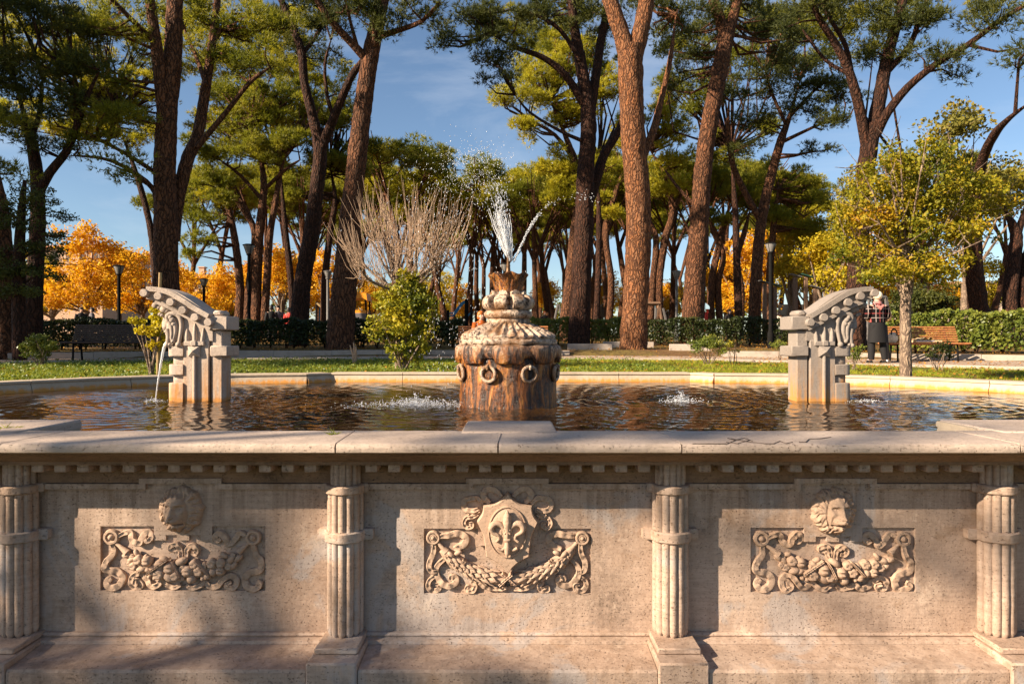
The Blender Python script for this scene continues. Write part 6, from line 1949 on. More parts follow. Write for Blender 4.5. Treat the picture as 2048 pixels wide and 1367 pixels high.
shrub('dark_bush', 'big rounded dark bush behind the bench with a lamp before it', 'bush', 1845, 660, 24, [(1830,605,46,34), (1870,610,40,28), (1800,615,40,30), (1850,590,36,20), (1890,625,24,18)], NEEDLE_D, 12, .05, 50, .3, 1.6, 6, .03)

def hedge(label, x0, x1, Ya, Yb, ytop_a, ytop_b, mat, seed, dpt=.75, size=.04, dens=260, holes=.0):
    rs = np.random.RandomState(seed)
    A = P(x0, ytop_a, Ya); B = P(x1, ytop_b, Yb)
    root = thing('hedge', label, 'hedge', (A.x, A.y, ground_z(A.x, A.y)), 'clipped hedges round the fountain garden')
    L = math.hypot(B.x-A.x, B.y-A.y); n = int(L*dens*7)
    t = rs.uniform(0, 1, n); d = np.where(rs.rand(n) < .6, rs.beta(.6, 3, n), rs.uniform(0, 1, n))
    X = A.x+(B.x-A.x)*t; Y0 = A.y+(B.y-A.y)*t
    nx, ny = -(B.y-A.y)/L, (B.x-A.x)/L
    gz = np.array([ground_z(x, y) for x, y in zip(X, Y0)])
    top = A.z+(B.z-A.z)*t
    h = rs.uniform(0, 1, n)**.75
    bump = .05*np.sin(X*5.1+h*7)+.04*np.sin(X*11.3+2)
    toph = top+.05*np.sin(X*3.3)+.03*np.sin(X*9.7+1)-gz
    Z = gz+.10+(toph-.10)*h
    Pt = np.stack([X+nx*(d*dpt+bump), Y0+ny*(d*dpt+bump), Z], -1)
    keep = rs.rand(n) > (holes+.25*(h < .15))
    nt = int(L*dens*1.6); tt = rs.uniform(0, 1, nt); xx = A.x+(B.x-A.x)*tt; yy = A.y+(B.y-A.y)*tt; dd = rs.uniform(0, dpt, nt)
    ztop = A.z+(B.z-A.z)*tt+.05*np.sin(xx*3.3)+.03*np.sin(xx*9.7+1)+rs.normal(size=nt)*.025
    Pt = np.concatenate([Pt[keep], np.stack([xx+nx*dd, yy+ny*dd, ztop], -1)])
    N = unit(rs.normal(size=Pt.shape)+np.array((-nx, -ny, .5))*.8)
    V = leafs(Pt, N, size*rs.uniform(.6, 1.4, len(Pt)), rs, .6)
    c = npmesh('foliage', V, 4, mat, root); c['kind'] = 'stuff'
    m = MB()
    for k in range(int(L*2.2)):
        u = (k+rs.uniform(0, 1))/int(L*2.2); x, y = A.x+(B.x-A.x)*u+nx*dpt*.5, A.y+(B.y-A.y)*u+ny*dpt*.5
        g = ground_z(x, y)
        for q in range(3): m.tube([(x, y, g-.1), (x+rs.normal()*.08, y+rs.normal()*.08, g+.5), (x+rs.normal()*.2, y+rs.normal()*.15, g+.95)], [.022, .016, .006], 5, cap=False)
    s = m.build('stems', BARK_DARK, root, 60, fixn=False); s['kind'] = 'stuff'
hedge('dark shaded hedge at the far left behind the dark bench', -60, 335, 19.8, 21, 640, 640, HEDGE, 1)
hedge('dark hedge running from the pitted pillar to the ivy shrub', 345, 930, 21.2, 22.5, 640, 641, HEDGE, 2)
hedge('hedge with dusty leaves behind the massive lawn pine', 1062, 1255, 24, 25, 637, 639, HEDGE_L, 3, dens=240, holes=.1)
hedge('hedge with light gaps between the massive pine and the smooth pillar', 1262, 1640, 25, 23, 639, 637, HEDGE, 4, holes=.15)
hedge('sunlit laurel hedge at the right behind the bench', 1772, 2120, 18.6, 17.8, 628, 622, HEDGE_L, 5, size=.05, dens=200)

# ------------------------------------------------------------------ grass, ground cover, litter
def scatter(n, xr, yr, rs, test):
    X = rs.uniform(*xr, n); Y = rs.uniform(*yr, n)
    k = np.array([test(x, y) for x, y in zip(X, Y)])
    return X[k], Y[k]
def lawn():
    rs = np.random.RandomState(2)
    def t(x, y): return (not in_poly(x, y, OUT_R)) and edging_e(x, y) < 1.0 and abs(x) < .78*y+.6
    OUT_R = []
    for i, p in enumerate(OUT):
        c = Vector((FX, 6.6, 0)); d = (p-c); OUT_R.append(c+d*(1+.30/d.length))
    X, Y = scatter(52000, (-12, 12), (7.6, 18), rs, t)
    den = np.array([.5+.8*mnoise.noise(Vector((x*.8, y*.8, 0))) + (.25 if x < 1 else (.1 if x < 5 else -.1)) for x, y in zip(X, Y)])
    k = rs.rand(len(X)) < den; X, Y = X[k], Y[k]
    Z = np.array([ground_z(x, y) for x, y in zip(X, Y)])
    n = len(X)
    Pt = np.stack([X, Y, Z], -1)
    B = np.repeat(np.arange(n), 5)
    D = unit(rs.normal(size=(len(B), 3))*np.array((.55, .55, .2))+np.array((0, 0, .8)))
    V = blades(Pt[B]+rs.normal(size=(len(B), 3))*np.array((.025, .025, 0)), D, rs.uniform(.03, .085, len(B)), rs.uniform(.006, .013, len(B)), rs)
    o = npmesh('lawn_grass', V, 3, GRASS); tag(o, 'short uneven grass on the lawn behind the pool rim', 'grass', kind='stuff')
    X, Y = scatter(9000, (-12, 3), (7.6, 17), rs, t)
    k = np.array([mnoise.noise(Vector((x*.7+9, y*.7, 0))) > -.12 - (.3 if x < -3 else 0) for x, y in zip(X, Y)]); X, Y = X[k], Y[k]
    n = len(X); B = np.repeat(np.arange(n), 5)
    Pt = np.stack([X, Y, np.array([ground_z(x, y) for x, y in zip(X, Y)])+.04], -1)[B]+rs.normal(size=(len(B), 3))*np.array((.045, .045, .028))
    V = leafs(Pt, unit(rs.normal(size=Pt.shape)*.6+np.array((-.3, -.3, .7))), rs.uniform(.012, .03, len(B)), rs, .55)
    o = npmesh('ground_cover', V, 4, IVY_G); tag(o, 'low leafy ground cover along the pool rim on the left', 'ground cover', kind='stuff')
    X, Y = scatter(30000, (-22, 22), (7.6, 34), rs, lambda x, y: (not in_poly(x, y, OUT_R)) and abs(x) < .8*y+1)
    k = np.array([(x > 4.5) or (kerb_e(x, y) > 1) or rs.rand() < .45 for x, y in zip(X, Y)]); X, Y = X[k], Y[k]
    Pt = np.stack([X, Y, np.array([ground_z(x, y) for x, y in zip(X, Y)])+.035], -1)
    V = leafs(Pt, unit(rs.normal(size=Pt.shape)*.35+np.array((0, 0, 1))), rs.uniform(.018, .04, len(X)), rs, .6)
    o = npmesh('leaf_litter', V, 4, LITTER); tag(o, 'fallen orange leaves strewn over soil and path', 'fallen leaves', kind='stuff')
IVY_G = m_leaf('ground_cover_leaves', [(.05,.085,.014), (.12,.16,.02), (.24,.25,.03)], 2.6, .3, .45, fine=24)
lawn()

def far_wood():
    rs = np.random.RandomState(14); ms = []
    for k in range(110):
        x = rs.uniform(-130, 130); Y = rs.uniform(135, 175); g = ground_z(x, Y)
        ms.append(((x, Y, CAMZ+rs.uniform(-3, 16.0)*rs.uniform(.4, 1)), (rs.uniform(4, 7), 4, rs.uniform(2.5, 4.5))))
    V, C = leaf_crown(ms, rs, 1.7, .8, 40, .40, .6, .2)
    o = npmesh('far_woodland', V, 4, FARWOOD); tag(o, 'distant mixed green and yellow woodland closing the view behind the park', 'woodland', kind='stuff')
FARWOOD = m_leaf('far_wood_leaves', [(.04,.055,.012), (.10,.115,.018), (.20,.17,.022), (.34,.20,.02)], .09, .3, .6, fine=1.2)
far_wood()

def weed(px, py, label, n=26, sc=1.0):
    rs = np.random.RandomState(px); Y = (CAMZ-1.2965)*F/(py-683.5); c = np.array(P(px, py, Y))
    D = unit(rs.normal(size=(n, 3))*np.array((1, 1, .25))+np.array((0, 0, .45)))
    o = npmesh('weed', blades(np.repeat(c[None], n, 0)+rs.normal(size=(n, 3))*np.array((.012, .006, 0))*sc, D, rs.uniform(.02, .055, n)*sc, rs.uniform(.003, .006, n)*sc, rs), 3, GRASS)
    tag(o, label, 'weed')
weed(668, 868, 'tiny tuft of weed growing in a coping joint left of centre')
weed(12, 858, 'flat patch of weed on the coping at the left edge', 60, 1.3)
# ------------------------------------------------------------------ people
def person(label, loc, H, rot, top, bottom, hair, shoes, pose='stand', arms='down', coat=None, hairlen=.0, stance=.06, sleeve=None, name='person', boots=False, arm_cloth=None, lean=0.0):
    root = thing(name, label, 'person', loc)
    root.rotation_euler = (0, 0, rot)
    cr, sr = math.cos(rot), math.sin(rot)
    def W(v): return Vector(v)*H
    dz = -.255 if pose == 'sit' else 0
    def up(x, y, z): return (x, y+lean*(z-.5), z+dz)
    J = {'pelvis': up(0, 0, .52), 'waist': up(0, 0, .61), 'chest': up(0, .008, .725), 'neck': up(0, .004, .835), 'h1': up(0, -.012, .878), 'h2': up(0, -.008, .925), 'h3': up(0, -.004, .965)}
    rad = {'pelvis': .078, 'waist': .064, 'chest': .078, 'neck': .030, 'h1': .043, 'h2': .055, 'h3': .040}
    E = [('pelvis', 'waist'), ('waist', 'chest'), ('chest', 'neck'), ('neck', 'h1'), ('h1', 'h2'), ('h2', 'h3')]
    limbs = {}
    for s, n in ((-1, 'l'), (1, 'r')):
        sh = up(s*.105, .01, .800)
        if arms == 'down': el, wr = up(s*.142, .02, .635), up(s*.135, -.03, .485)
        elif arms == 'front': el, wr = up(s*.140, -.015, .640), up(s*.045, -.145, .640)
        else: el, wr = up(s*.135, -.02, .64), up(s*.08, -.16, .56)
        hp = up(s*.048, 0, .50)
        if pose == 'sit': kn, an = (s*.06, -.235, .275), (s*.06, -.235, .045)
        else: kn, an = (s*(stance*.8+.012), -.012, .275), (s*stance*1.1, .012, .045)
        to = (an[0]+s*.008, an[1]-.085, .018)
        for k, v, r in (('sh', sh, .044), ('el', el, .030), ('wr', wr, .021), ('hp', hp, .070), ('kn', kn, .044), ('an', an, .027), ('to', to, .020)):
            J[k+n] = v; rad[k+n] = r
        E += [('chest', 'sh'+n), ('sh'+n, 'el'+n), ('el'+n, 'wr'+n), ('pelvis', 'hp'+n), ('hp'+n, 'kn'+n), ('kn'+n, 'an'+n), ('an'+n, 'to'+n)]
        limbs[n] = (sh, el, wr, hp, kn, an, to)
    keys = list(J); me = bpy.data.meshes.new('body')
    me.from_pydata([tuple(W(J[k])) for k in keys], [(keys.index(a), keys.index(b)) for a, b in E], [])
    me.materials.append(SKIN)
    b = bpy.data.objects.new('body', me); COL.objects.link(b); b.parent = root
    sk = b.modifiers.new('skin', 'SKIN'); sk.use_smooth_shade = True
    lay = me.skin_vertices[0] if len(me.skin_vertices) else None
    if lay:
        for i, k in enumerate(keys): lay.data[i].radius = (rad[k]*H*.92,)*2; lay.data[i].use_root = (k == 'pelvis')
    ss = b.modifiers.new('sub', 'SUBSURF'); ss.levels = 1; ss.render_levels = 1
    def part(m, nm, mat, ang=60):
        o = link_mesh(nm, m.v, m.f, mat, None, ang); o.parent = root; return o
    def ell_ring(c, rx, ry, n=16): return [(c[0]*H+math.cos(2*math.pi*k/n)*rx*H, c[1]*H+math.sin(2*math.pi*k/n)*ry*H, c[2]*H) for k in range(n)]
    # torso garment
    m = MB()
    z0 = coat if coat is not None else .50
    prof = [(z0, .098 if z0 < .5 else .090, .072), (.53, .088, .070), (.60, .078, .062), (.68, .088, .066), (.76, .102, .068), (.805, .098, .058), (.832, .055, .042), (.845, .036, .036)]
    prof = [p for p in prof if p[0] >= z0]
    m.loft([ell_ring(up(0, 0, z), rx*1.06, ry*1.12) for z, rx, ry in prof])
    part(m, 'coat' if z0 < .48 else 'jacket', top)
    for n in 'lr':
        sh, el, wr, hp, kn, an, to = limbs[n]
        m = MB(); m.tube(catmull([W(sh), W(el), W(Vector(el).lerp(Vector(wr), .92))], 5), [q*H for q in lerp_list([.050, .043, .038, .034, .030], 11)], 10)
        part(m, 'sleeve', arm_cloth or top)
        m = MB()
        hd = (Vector(wr)-Vector(el)).normalized(); wv = Vector(wr)
        m.ball(W(wv+hd*.022), (.013*H, .022*H, .026*H), 8, 6)
        sd = hd.orthogonal().normalized()
        for f in range(4):
            o = sd*(-.012+.008*f); L = (.038, .046, .044, .034)[f]
            m.tube([W(wv+hd*.035+o), W(wv+hd*(.035+L*.55)+o*1.1), W(wv+hd*(.035+L*.9)+o*1.1+Vector((0, -.008, -.008)))], [.0052*H, .0048*H, .0035*H], 6)
        m.tube([W(wv+hd*.012+sd*.012), W(wv+hd*.028+sd*.024), W(wv+hd*.046+sd*.026)], [.006*H, .0055*H, .004*H], 6)
        part(m, 'hand', SKIN)
        m = MB()
        if pose == 'sit': pts = catmull([W(hp), W(Vector(hp).lerp(Vector(kn), .6)), W(kn), W(Vector(kn).lerp(Vector(an), .5)), W(an)], 4)
        else: pts = catmull([W(Vector(hp)+Vector((0, 0, .03))), W(Vector(hp).lerp(Vector(kn), .5)), W(kn), W(Vector(kn).lerp(Vector(an), .5)), W(an)], 4)
        m.tube(pts, [q*H for q in lerp_list([.074, .062, .050, .046, .044] if not boots else [.070, .058, .046, .040, .032], len(pts))], 12)
        part(m, 'trouser_leg', bottom)
        m = MB(); a = Vector(an); d = (Vector(to)-a)
        m.ball(W(a+d*.5+Vector((0, 0, -.017))), (.030*H, .072*H, .030*H), 12, 8)
        if boots: m.tube([W(Vector(kn).lerp(a, .15)), W(Vector(kn).lerp(a, .6)), W(a)], [.050*H, .046*H, .036*H], 12)
        part(m, 'boot' if boots else 'shoe', shoes)
    if pose != 'sit':
        m = MB(); m.loft([ell_ring((0, 0, z), rx, ry) for z, rx, ry in ((.44, .05, .05), (.49, .088, .068), (.55, .085, .068))]); part(m, 'trouser_seat', bottom)
    # hair and face
    hc = Vector(up(0, -.004, .935))
    m = MB()
    m.ball(W(hc+Vector((0, .010, .008))), (.061*H, .066*H, .062*H), 18, 12, fn=lambda d: (1+.07*mnoise.noise(Vector(d)*5))*(1 if d.y > -.45 or d.z > .45 else .80))
    if hairlen > 0:
        m.loft([ell_ring(Vector(up(0, .016, z)), rx, ry) for z, rx, ry in ((.935-hairlen, .050, .034), (.90-hairlen*.4, .060, .046), (.935, .060, .054), (.965, .045, .045))])
    part(m, 'hair', hair)
    m = MB()
    m.ball(W(hc+Vector((0, -.064, -.020))), (.008*H, .013*H, .014*H), 8, 6)
    m.ball(W(hc+Vector((0, -.052, -.050))), (.018*H, .010*H, .006*H), 8, 6)
    for s in (-1, 1): m.ball(W(hc+Vector((s*.056, .004, -.018))), (.006*H, .012*H, .017*H), 8, 6)
    part(m, 'face', SKIN)
    m = MB()
    for s in (-1, 1): m.ball(W(hc+Vector((s*.021, -.054, -.002))), (.007*H, .005*H, .005*H), 8, 6)
    part(m, 'eyes', HAIR_D)
    return root

def gpt(px, Y):
    x = (px-1024)/F*Y; return (x, Y, ground_z(x, Y)+.03)
# woman in plaid, seen from behind
wp = person('person seen from behind in a black plaid coat with short pale hair', gpt(1755, 15.9), 1.66, R(180), PLAID, CLOTH_BK, HAIR_W, CLOTH_BK, arms='front', stance=.085, boots=True, coat=.50)
m = MB(); H = 1.66
def er(z, rx, ry, n=20): return [(math.cos(2*math.pi*k/n)*rx*H, math.sin(2*math.pi*k/n)*ry*H, z*H) for k in range(n)]
m.loft([er(.285, .135, .105), (er(.31, .133, .104)), er(.40, .122, .094), er(.50, .108, .086), er(.56, .098, .080), er(.58, .094, .076)])
o = link_mesh('coat_skirt', m.v, m.f, CLOTH_BK, None, 50); o.parent = wp
m = MB(); m.loft([er(.57, .105, .085), er(.66, .102, .078), er(.74, .112, .078), er(.80, .108, .066), er(.835, .062, .05)])
o = link_mesh('knit_back', m.v, m.f, PLAID, None, 50); o.parent = wp
m = MB(); m.tube([(-.05*H, .07*H, .80*H), (0, .078*H, .765*H), (.05*H, .07*H, .80*H)], [.018*H, .03*H, .018*H], 10)
m.loft([er(.80, .075, .06), er(.835, .060, .052), er(.865, .052, .046)])
o = link_mesh('dusky_pink_scarf', m.v, m.f, m_plain('pink_scarf', (.42,.17,.15), .85, .2, 30), None, 50); o.parent = wp
person('person in a beige coat and dark trousers half hidden beyond the plaid coat', gpt(1757, 16.5), 1.62, R(170), CLOTH_BE, CLOTH_BR, HAIR_D, SHOE, arms='front', stance=.10, coat=.42)
# woman in orange sitting on the bench behind the drum
ob = person('seated person with red hair in an orange jacket behind the centre drum', gpt(962, 19.0), 1.66, R(28), CLOTH_OR, CLOTH_BK, HAIR_R, CLOTH_BK, pose='sit', arms='lap', hairlen=.07, coat=.50)
ob.location.z += .03
far = [(543, 30, 1.62, 200, CLOTH_BK, HAIR_D, 'person in black standing behind the hedge left of the forked pine'), (556, 30.5, 1.62, 30, CLOTH_GR, HAIR_D, 'person in dark grey beside the black dressed one behind the hedge'),
       (578, 30, 1.52, 160, CLOTH_RD, HAIR_D, 'person in red seen over the hedge left of the forked pine'), (163, 30, 1.5, 40, CLOTH_BK, HAIR_D, 'person in black behind the left hedge below the golden tree'),
       (184, 30, 1.5, 300, CLOTH_GR, HAIR_D, 'person in grey behind the left hedge below the golden tree'), (1459, 34, 1.5, 20, CLOTH_BK, HAIR_D, 'bending person in dark clothes behind the hedge right of the red kiosk'),
       (1089, 38, 1.5, 20, CLOTH_BR, HAIR_R, 'person in brown far behind the hedge right of the drum'), (1556, 34, 1.4, 120, CLOTH_WH, HAIR_D, 'person in pale clothes low behind the hedge by the timber posts')]
for px, Y, h, r, c, hr, lab in far:
    l = gpt(px, Y)
    person(lab, l, h, R(r), c, CLOTH_BR, hr, CLOTH_BK, hairlen=.06)

# ------------------------------------------------------------------ benches and what lies on them
def bench(label, px0, px1, Y, slat, leg, nb=8, ns=5, rot=0.0):
    xa, xb = (px0-1024)/F*Y, (px1-1024)/F*Y; xc = (xa+xb)/2; w = xb-xa; g = ground_z(xc, Y)+.03
    root = thing('park_bench', label, 'bench', (xc, Y, g), 'slatted park benches'); root.rotation_euler = (0, 0, rot)
    rs = random.Random(int(px0))
    def add(m, nm, mat, ang=30): o = link_mesh(nm, m.v, m.f, mat, None, ang); o.parent = root; return o
    for k in range(nb):
        t = k/(nb-1); z = .44+.40*t; y = .20+.14*t
        m = MB(); m.cbox(-w/2+rs.uniform(-.008, .008), w/2+rs.uniform(-.008, .008), y-.014, y+.014, z-.020, z+.020, .008); add(m, 'back_slat', slat)
    for k in range(ns):
        t = k/(ns-1); y = -.26+.40*t; z = .435-.02*math.sin(t*math.pi)
        m = MB(); m.cbox(-w/2+rs.uniform(-.008, .008), w/2+rs.uniform(-.008, .008), y-.036, y+.036, z-.018, z+.018, .010); add(m, 'seat_slat', slat)
    for s in (-1, 1):
        x = s*(w/2-.28)
        m = MB(); m.tube([(x, -.20, -.05), (x, -.18, .40), (x, .12, .405), (x, .23, .50), (x, .37, .87)], .024, 8); m.tube([(x, .16, -.05), (x, .10, .40)], .024, 8); add(m, 'bench_leg', leg, 50)
    return root
bench('long dark slatted bench in deep shade at the left before the hedge', 133, 336, 16.2, WOOD_DK, METAL_D, 9)
bench('sunlit brown slatted bench beside the standing people at the right', 1764, 1928, 16.9, WOOD_RED, METAL_D, 8)
bench('brown slatted bench behind the centre drum with the orange person on it', 915, 1097, 19.3, WOOD_RED, METAL_D, 7)
# bag, box and paper on the sunny bench
def on_bench(px, Y=16.75):
    x = (px-1024)/F*Y; return x, ground_z(x, 16.9)+.03+.455
x, z = on_bench(1786)
bag = thing('handbag', 'white and black handbag resting on the sunny bench next to the plaid coat', 'handbag', (x, 16.78, z))
m = MB(); m.ball((x, 16.78, z+.11), (.13, .09, .14), 14, 10, fn=lambda d: 1+.07*mnoise.noise(Vector(d)*4)); m.build('bag_body', CLOTH_WH, bag, 60)
m = MB(); m.tube(catmull([(x-.07, 16.70, z+.2), (x-.06, 16.69, z+.30), (x+.0, 16.69, z+.33), (x+.06, 16.70, z+.27), (x+.07, 16.70, z+.17)], 4), .016, 8); m.build('bag_strap', CLOTH_BK, bag, 60)
x, z = on_bench(1850)
bx = thing('paper_parcel', 'flat tan paper parcel with a printed blue edge on the sunny bench', 'parcel', (x, 16.75, z))
m = MB(); m.cbox(x-.32, x+.32, 16.58, 16.92, z, z+.06, .008); m.build('box', PAPER, bx)
m = MB(); m.box(x-.31, x+.12, 16.575, 16.579, z+.032, z+.048); m.build('printed_edge', CARD_BL, bx)
m = MB(); vs = []; fs = []
for i in range(13):
    for j in range(7):
        xx = x-.30+.5*i/12; yy = 16.60+.28*j/6; vs.append((xx, yy, z+.068+.075*abs(mnoise.noise(Vector((xx*7, yy*9, 2))))*(1.6 if 2 < i < 11 else 1)))
for i in range(12):
    for j in range(6): a = i*7+j; fs.append((a, a+7, a+8, a+1))
m.add(vs, fs); m.build('crumpled_paper', PAPER, bx, 20)

# ------------------------------------------------------------------ street furniture
def lamp(label, px, top, Y, mat=METAL_D, wpx=22, px_pole=6):
    x = (px-1024)/F*Y; g = ground_z(x, Y); zt = CAMZ-(top-683.5)/F*Y; w = wpx/2/F*Y; pr = px_pole/2/F*Y
    r = thing('street_lamp', label, 'street lamp', (x, Y, g), 'park lamps')
    h = zt-g
    m = MB(); m.lathe([(pr*1.7, -.1), (pr*1.7, .5), (pr*1.1, .6), (pr, h-w*1.9), (pr*1.6, h-w*1.85), (pr*1.6, h-w*1.6)], 12, (x, Y, g)); m.build('pole', mat, r, 40)
    m = MB(); m.lathe([(w*.42, h-w*1.62), (w*.9, h-w*.30), (w*.88, h-w*.22)], 14, (x, Y, g)); m.build('lantern', LAMP_GLASS, r, 40)
    m = MB(); m.lathe([(w*1.02, h-w*.24), (w*1.02, h-w*.14), (w*.6, h), (w*.1, h+w*.05)], 14, (x, Y, g)); m.build('lamp_cap', mat, r, 40)
    m = MB()
    for k in range(4):
        a = math.pi/4+k*math.pi/2; m.tube([(x+math.cos(a)*w*.44, Y+math.sin(a)*w*.44, g+h-w*1.62), (x+math.cos(a)*w*.93, Y+math.sin(a)*w*.93, g+h-w*.22)], w*.05, 5)
    m.build('lantern_frame', mat, r, 40)
for a in ((238, 530, 28, METAL_D, 22, 6, 'park lamp before the golden trees left of the twin stemmed pine'), (408, 557, 34, METAL_D, 18, 5, 'slim park lamp just above the pitted pillar roof'), (498, 488, 24, METAL_D, 24, 6, 'dark park lamp standing among the clump of pale stems'),
          (656, 541, 32, METAL_G, 18, 6, 'grey park lamp between the forked and the leaning pines'), (1010, 526, 32, METAL_D, 20, 5, 'park lamp just left of the fountain nozzle'), (1353, 541, 32, METAL_G, 19, 5, 'grey park lamp right of the massive lawn pine'),
          (1541, 485, 22, METAL_D, 23, 7, 'tall dark park lamp left of the timber posts'), (1843, 566, 33, METAL_D, 22, 6, 'dark park lamp in front of the rounded bush at the right'), (1217, 596, 60, METAL_D, 9, 3, 'tiny far lamp left of the massive lawn pine')):
    lamp(a[6], a[0], a[1], a[2], a[3], a[4], a[5])
for px, top, w, c, lab in ((1529, 567, 7, WOOD_POST, 'timber post with a slanted plate beside the tall dark lamp'), (1550, 573, 6, GREEN_P, 'short timber post with a green cap right of the tall dark lamp'), (1590, 554, 8, WOOD_POST, 'tallest timber post with a pale slanted plate'), (1611, 554, 7, GREEN_P, 'tall timber post with a dark green cap'), (1630, 577, 7, WOOD_POST, 'timber post nearest the spout roof')):
    Y = 27; x = (px-1024)/F*Y; g = ground_z(x, Y); zt = CAMZ-(top-683.5)/F*Y
    r = thing('timber_post', lab, 'post', (x, Y, g), 'timber trail posts'); s = w/2/F*Y
    m = MB(); m.cbox(x-s, x+s, Y-s, Y+s, g-.2, zt, .015); m.build('post', WOOD_POST, r)
    m = MB(); m.prism([(x-.2, zt+.10), (x+.22, zt-.02), (x+.22, zt+.02), (x-.2, zt+.14)], 'y', Y-.16, Y+.16); m.build('cap_plate', METAL_G if c is WOOD_POST else c, r)

def bar(name, mat, root, pts, r, seg=6):
    m = MB(); m.tube(pts, r, seg); return m.build(name, mat, root, 50)
# play tower
Y = 38; r = thing('play_tower', 'small play tower with an orange arched roof right of the leaning pine', 'play tower', gpt(716, Y))
for px in (698, 734):
    for dy in (0, 1.0): bar('tower_post', METAL_D, r, [P(px, 642, Y)+Vector((0, dy, -.9)), P(px+(3 if px < 710 else -3), 592, Y)+Vector((0, dy, 0))], .05)
m = MB(); a0, a1 = P(700, 600, Y), P(733, 600, Y); ring = []
poly = [(a0.x, a0.z), (a0.x+.12, a0.z+.32), (a0.x+.35, a0.z+.42), (a1.x, a1.z+.40), (a1.x+.06, a1.z-.02), (a1.x-.2, a1.z+.12), (a0.x+.35, a0.z+.10)]
m.prism(poly, 'y', Y-.1, Y+1.1); m.build('arched_roof', ORANGE_P, r, 30)
m = MB(); q0, q1 = P(700, 626, Y), P(733, 620, Y); m.cbox(q0.x, q1.x, Y-.05, Y, q0.z, q1.z, .01); m.build('orange_panel', ORANGE_P, r)
m = MB(); q0, q1 = P(700, 650, Y), P(733, 626.5, Y); m.cbox(q0.x, q1.x, Y-.06, Y-.01, q0.z-.3, q1.z, .01); m.build('grey_panel', CLOTH_GR, r)
# arched timber slide
Y = 36; r = thing('play_slide', 'curved timber slide with a blue side panel left of the leaning pine', 'slide', gpt(642, Y))
m = MB()
for d in (0, .5): m.tube([P(634, 606, Y)+Vector((0, d, 0)), P(642, 612, Y)+Vector((0, d, 0)), P(650, 626, Y)+Vector((0, d, 0)), P(655, 648, Y)+Vector((0, d, -.3))], .07, 8)
m.build('slide_rail', STAKE, r, 50)
m = MB(); m.prism([(P(637, 0, Y).x, P(0, 615, Y).z), (P(641, 0, Y).x, P(0, 615, Y).z), (P(643, 0, Y).x, P(0, 642, Y).z-.4), (P(636, 0, Y).x, P(0, 642, Y).z-.4)], 'y', Y+.1, Y+.16); m.build('blue_panel', BLUE_P, r)
bar('slide_post', METAL_D, r, [P(633, 640, Y)+Vector((0, 0, -.8)), P(633, 603, Y)], .06)
# climbing frame with blue bent bars
Y = 25; r = thing('climbing_frame', 'dark posts joined by bent blue bars left of the orange person', 'climbing frame', gpt(920, Y))
for px, top, wd in ((896, 620, .05), (933, 598, .07), (943, 608, .05)):
    bar('frame_post', METAL_D, r, [P(px, 685, Y)+Vector((0, 0, -.2)), P(px, top, Y)], wd, 8)
for dy in (0, 5): bar('blue_bar', BLUE_P, r, catmull([P(899, 626+dy, Y), P(908, 625+dy, Y), P(918, 612+dy, Y), P(926, 604+dy*.7, Y), P(933, 602+dy*.7, Y)], 4), .032)
bar('blue_bar', BLUE_P, r, catmull([P(935, 632, Y), P(940, 627, Y), P(945, 624, Y)], 3), .032)
# grey trestles right of the drum and right of the massive pine
Y = 34; r = thing('swing_frame', 'grey trestle with a bent blue bar in the grove right of the drum', 'swing frame', gpt(1122, Y))
for a, b in ((1104, 1116), (1130, 1118)): bar('trestle_leg', METAL_G, r, [P(a, 645, Y)+Vector((0, 0, -.5)), P(b, 608, Y)], .06)
bar('blue_bar', BLUE_P, r, catmull([P(1127, 606, Y), P(1136, 608, Y), P(1142, 617, Y)], 4), .05)
Y = 34; r = thing('swing_frame', 'dark timber trestle swing just right of the massive lawn pine', 'swing frame', gpt(1318, Y))
bar('top_beam', WOOD_POST, r, [P(1286, 607, Y), P(1320, 607, Y)], .10, 4)
for a, b in ((1308, 1318), (1328, 1318), (1310, 1312), (1338, 1326)): bar('trestle_leg', METAL_G if a in (1310, 1338) else WOOD_POST, r, [P(a, 645, Y)+Vector((0, 0, -.5)), P(b, 608 if a in (1308, 1328) else 616, Y)], .07)
Y = 21.5; r = thing('swing_frame', 'grey steel swing frame rising behind the plaid coat', 'swing frame', gpt(1762, Y))
bar('top_beam', METAL_G, r, [P(1738, 594, Y), P(1772, 594, Y)], .05)
for a, b in ((1792, 1772), (1734, 1738), (1778, 1771)): bar('trestle_leg', METAL_G, r, [P(a, 645, Y)+Vector((0, 0, -.7)), P(b, 594, Y)], .045)
# red kiosk
Y = 36; r = thing('play_hut', 'red play hut with a pale blue curved roof behind the hedge', 'play hut', gpt(1407, Y))
a, b = P(1397, 652, Y), P(1416, 624, Y); m = MB(); m.cbox(a.x, b.x, Y, Y+.7, a.z-.4, b.z, .02); m.build('hut_wall', RED_P, r)
m = MB(); z0 = P(0, 618, Y).z; poly = [(a.x-.05+(b.x-a.x+.1)*t, z0+.34*math.sin(math.pi*(.12+.76*t))) for t in np.linspace(0, 1, 9)]; poly += [(b.x+.05, z0), (a.x-.05, z0)]
m.prism(poly, 'y', Y-.08, Y+.8); m.build('curved_roof', LBLUE_P, r, 30)
m = MB(); m.prism([(p[0], p[1]) for p in poly], 'y', Y-.12, Y-.081); m.build('roof_front', LBLUE_P, r, 30)
for px in (1397.5, 1415.5): bar('hut_post', RED_P, r, [P(px, 626, Y)+Vector((0, .02, 0)), P(px, 614, Y)+Vector((0, .02, 0))], .045)

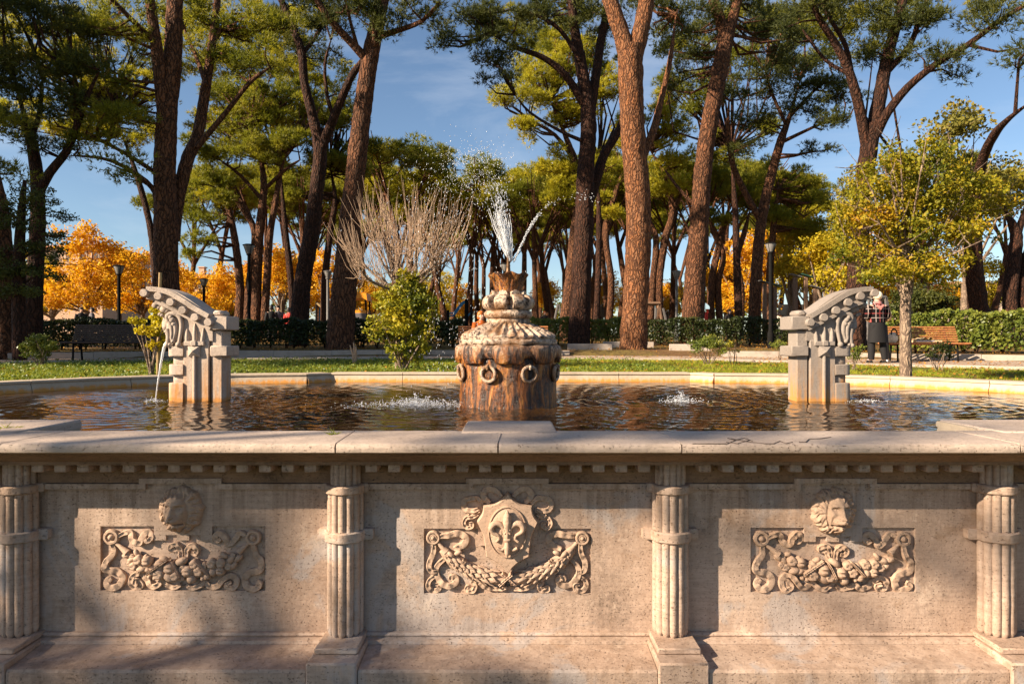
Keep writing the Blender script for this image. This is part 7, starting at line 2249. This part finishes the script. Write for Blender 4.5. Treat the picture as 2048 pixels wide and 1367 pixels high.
# ------------------------------------------------------------------ buildings
def house(label, px0, px1, Y, eave, ridge, mat, rows, cols, depth=12, chim=None):
    xa, xb = (px0-1024)/F*Y, (px1-1024)/F*Y; ze, zr = CAMZ-(eave-683.5)/F*Y, CAMZ-(ridge-683.5)/F*Y; g = ground_z((xa+xb)/2, Y)-.5
    r = thing('house', label, 'house', ((xa+xb)/2, Y, g))
    m = MB(); m.box(xa, xb, Y, Y+depth, g, ze); m.build('wall', mat, r, 0)
    m = MB(); e = .7
    v = [(xa-e, Y-e, ze), (xb+e, Y-e, ze), (xb+e, Y+depth+e, ze), (xa-e, Y+depth+e, ze)]; i_ = min(depth/2, (xb-xa)/3)
    v += [(xa+i_, Y+depth/2, zr), (xb-i_, Y+depth/2, zr)]; v += [(a, b, c-.25) for a, b, c in v[:4]]
    m.add(v, [(0,1,5,4), (1,2,5), (2,3,4,5), (3,0,4), (6,7,1,0), (7,8,2,1), (8,9,3,2), (9,6,0,3), (9,8,7,6)]); rf = m.build('roof', ROOF, r, 0)
    if chim:
        cxp = (chim-1024)/F*Y; m = MB(); m.box(cxp-.5, cxp+.5, Y+depth*.35, Y+depth*.35+1, zr-1.2, zr+1.0); m.box(cxp-.65, cxp+.65, Y+depth*.35-.15, Y+depth*.35+1.15, zr+1.003, zr+1.2); m.build('chimney', PLASTER, rf, 0)
    H = ze-g
    for i in range(rows):
        for j in range(cols):
            x = xa+(xb-xa)*(j+.5)/cols; z = g+H*(i+.55)/rows
            m = MB(); m.box(x-.55, x+.55, Y-.05, Y+.02, z-.8, z+.8); w = m.build('window', PLASTER_P, r, 0)
            m = MB(); m.box(x-.42, x+.42, Y-.08, Y-.051, z-.68, z+.68); m.build('shutters', SHUTTER, w, 0)
house('brown plaster apartment house with a tiled roof behind the golden trees at far left', 70, 205, 105, 492, 476, PLASTER, 4, 5, 14, 132)
house('plaster house with a tiled roof and chimney peeping over the orange trees', 352, 408, 125, 554, 541, PLASTER, 4, 4, 12, 382)
house('low house with a broad terracotta roof behind the trunks at the right', 1868, 2110, 80, 584, 556, PLASTER_P, 2, 7, 10)
Y = 62; r = thing('garden_wall', 'long pale low stone wall far behind the timber posts', 'wall', gpt(1640, Y))
rr = random.Random(3)
for k in range(14):
    xa = (1560-1024)/F*Y+k*.62
    for q in range(3):
        m = MB(); g = ground_z(xa, Y)-.3; m.cbox(xa+rr.uniform(0, .02)+(.3 if q % 2 else 0), xa+.60+(.3 if q % 2 else 0), Y, Y+.5, g+1.0*q, g+1.0*q+.985, .03); m.build('stone_block', STONE_RIM, r)
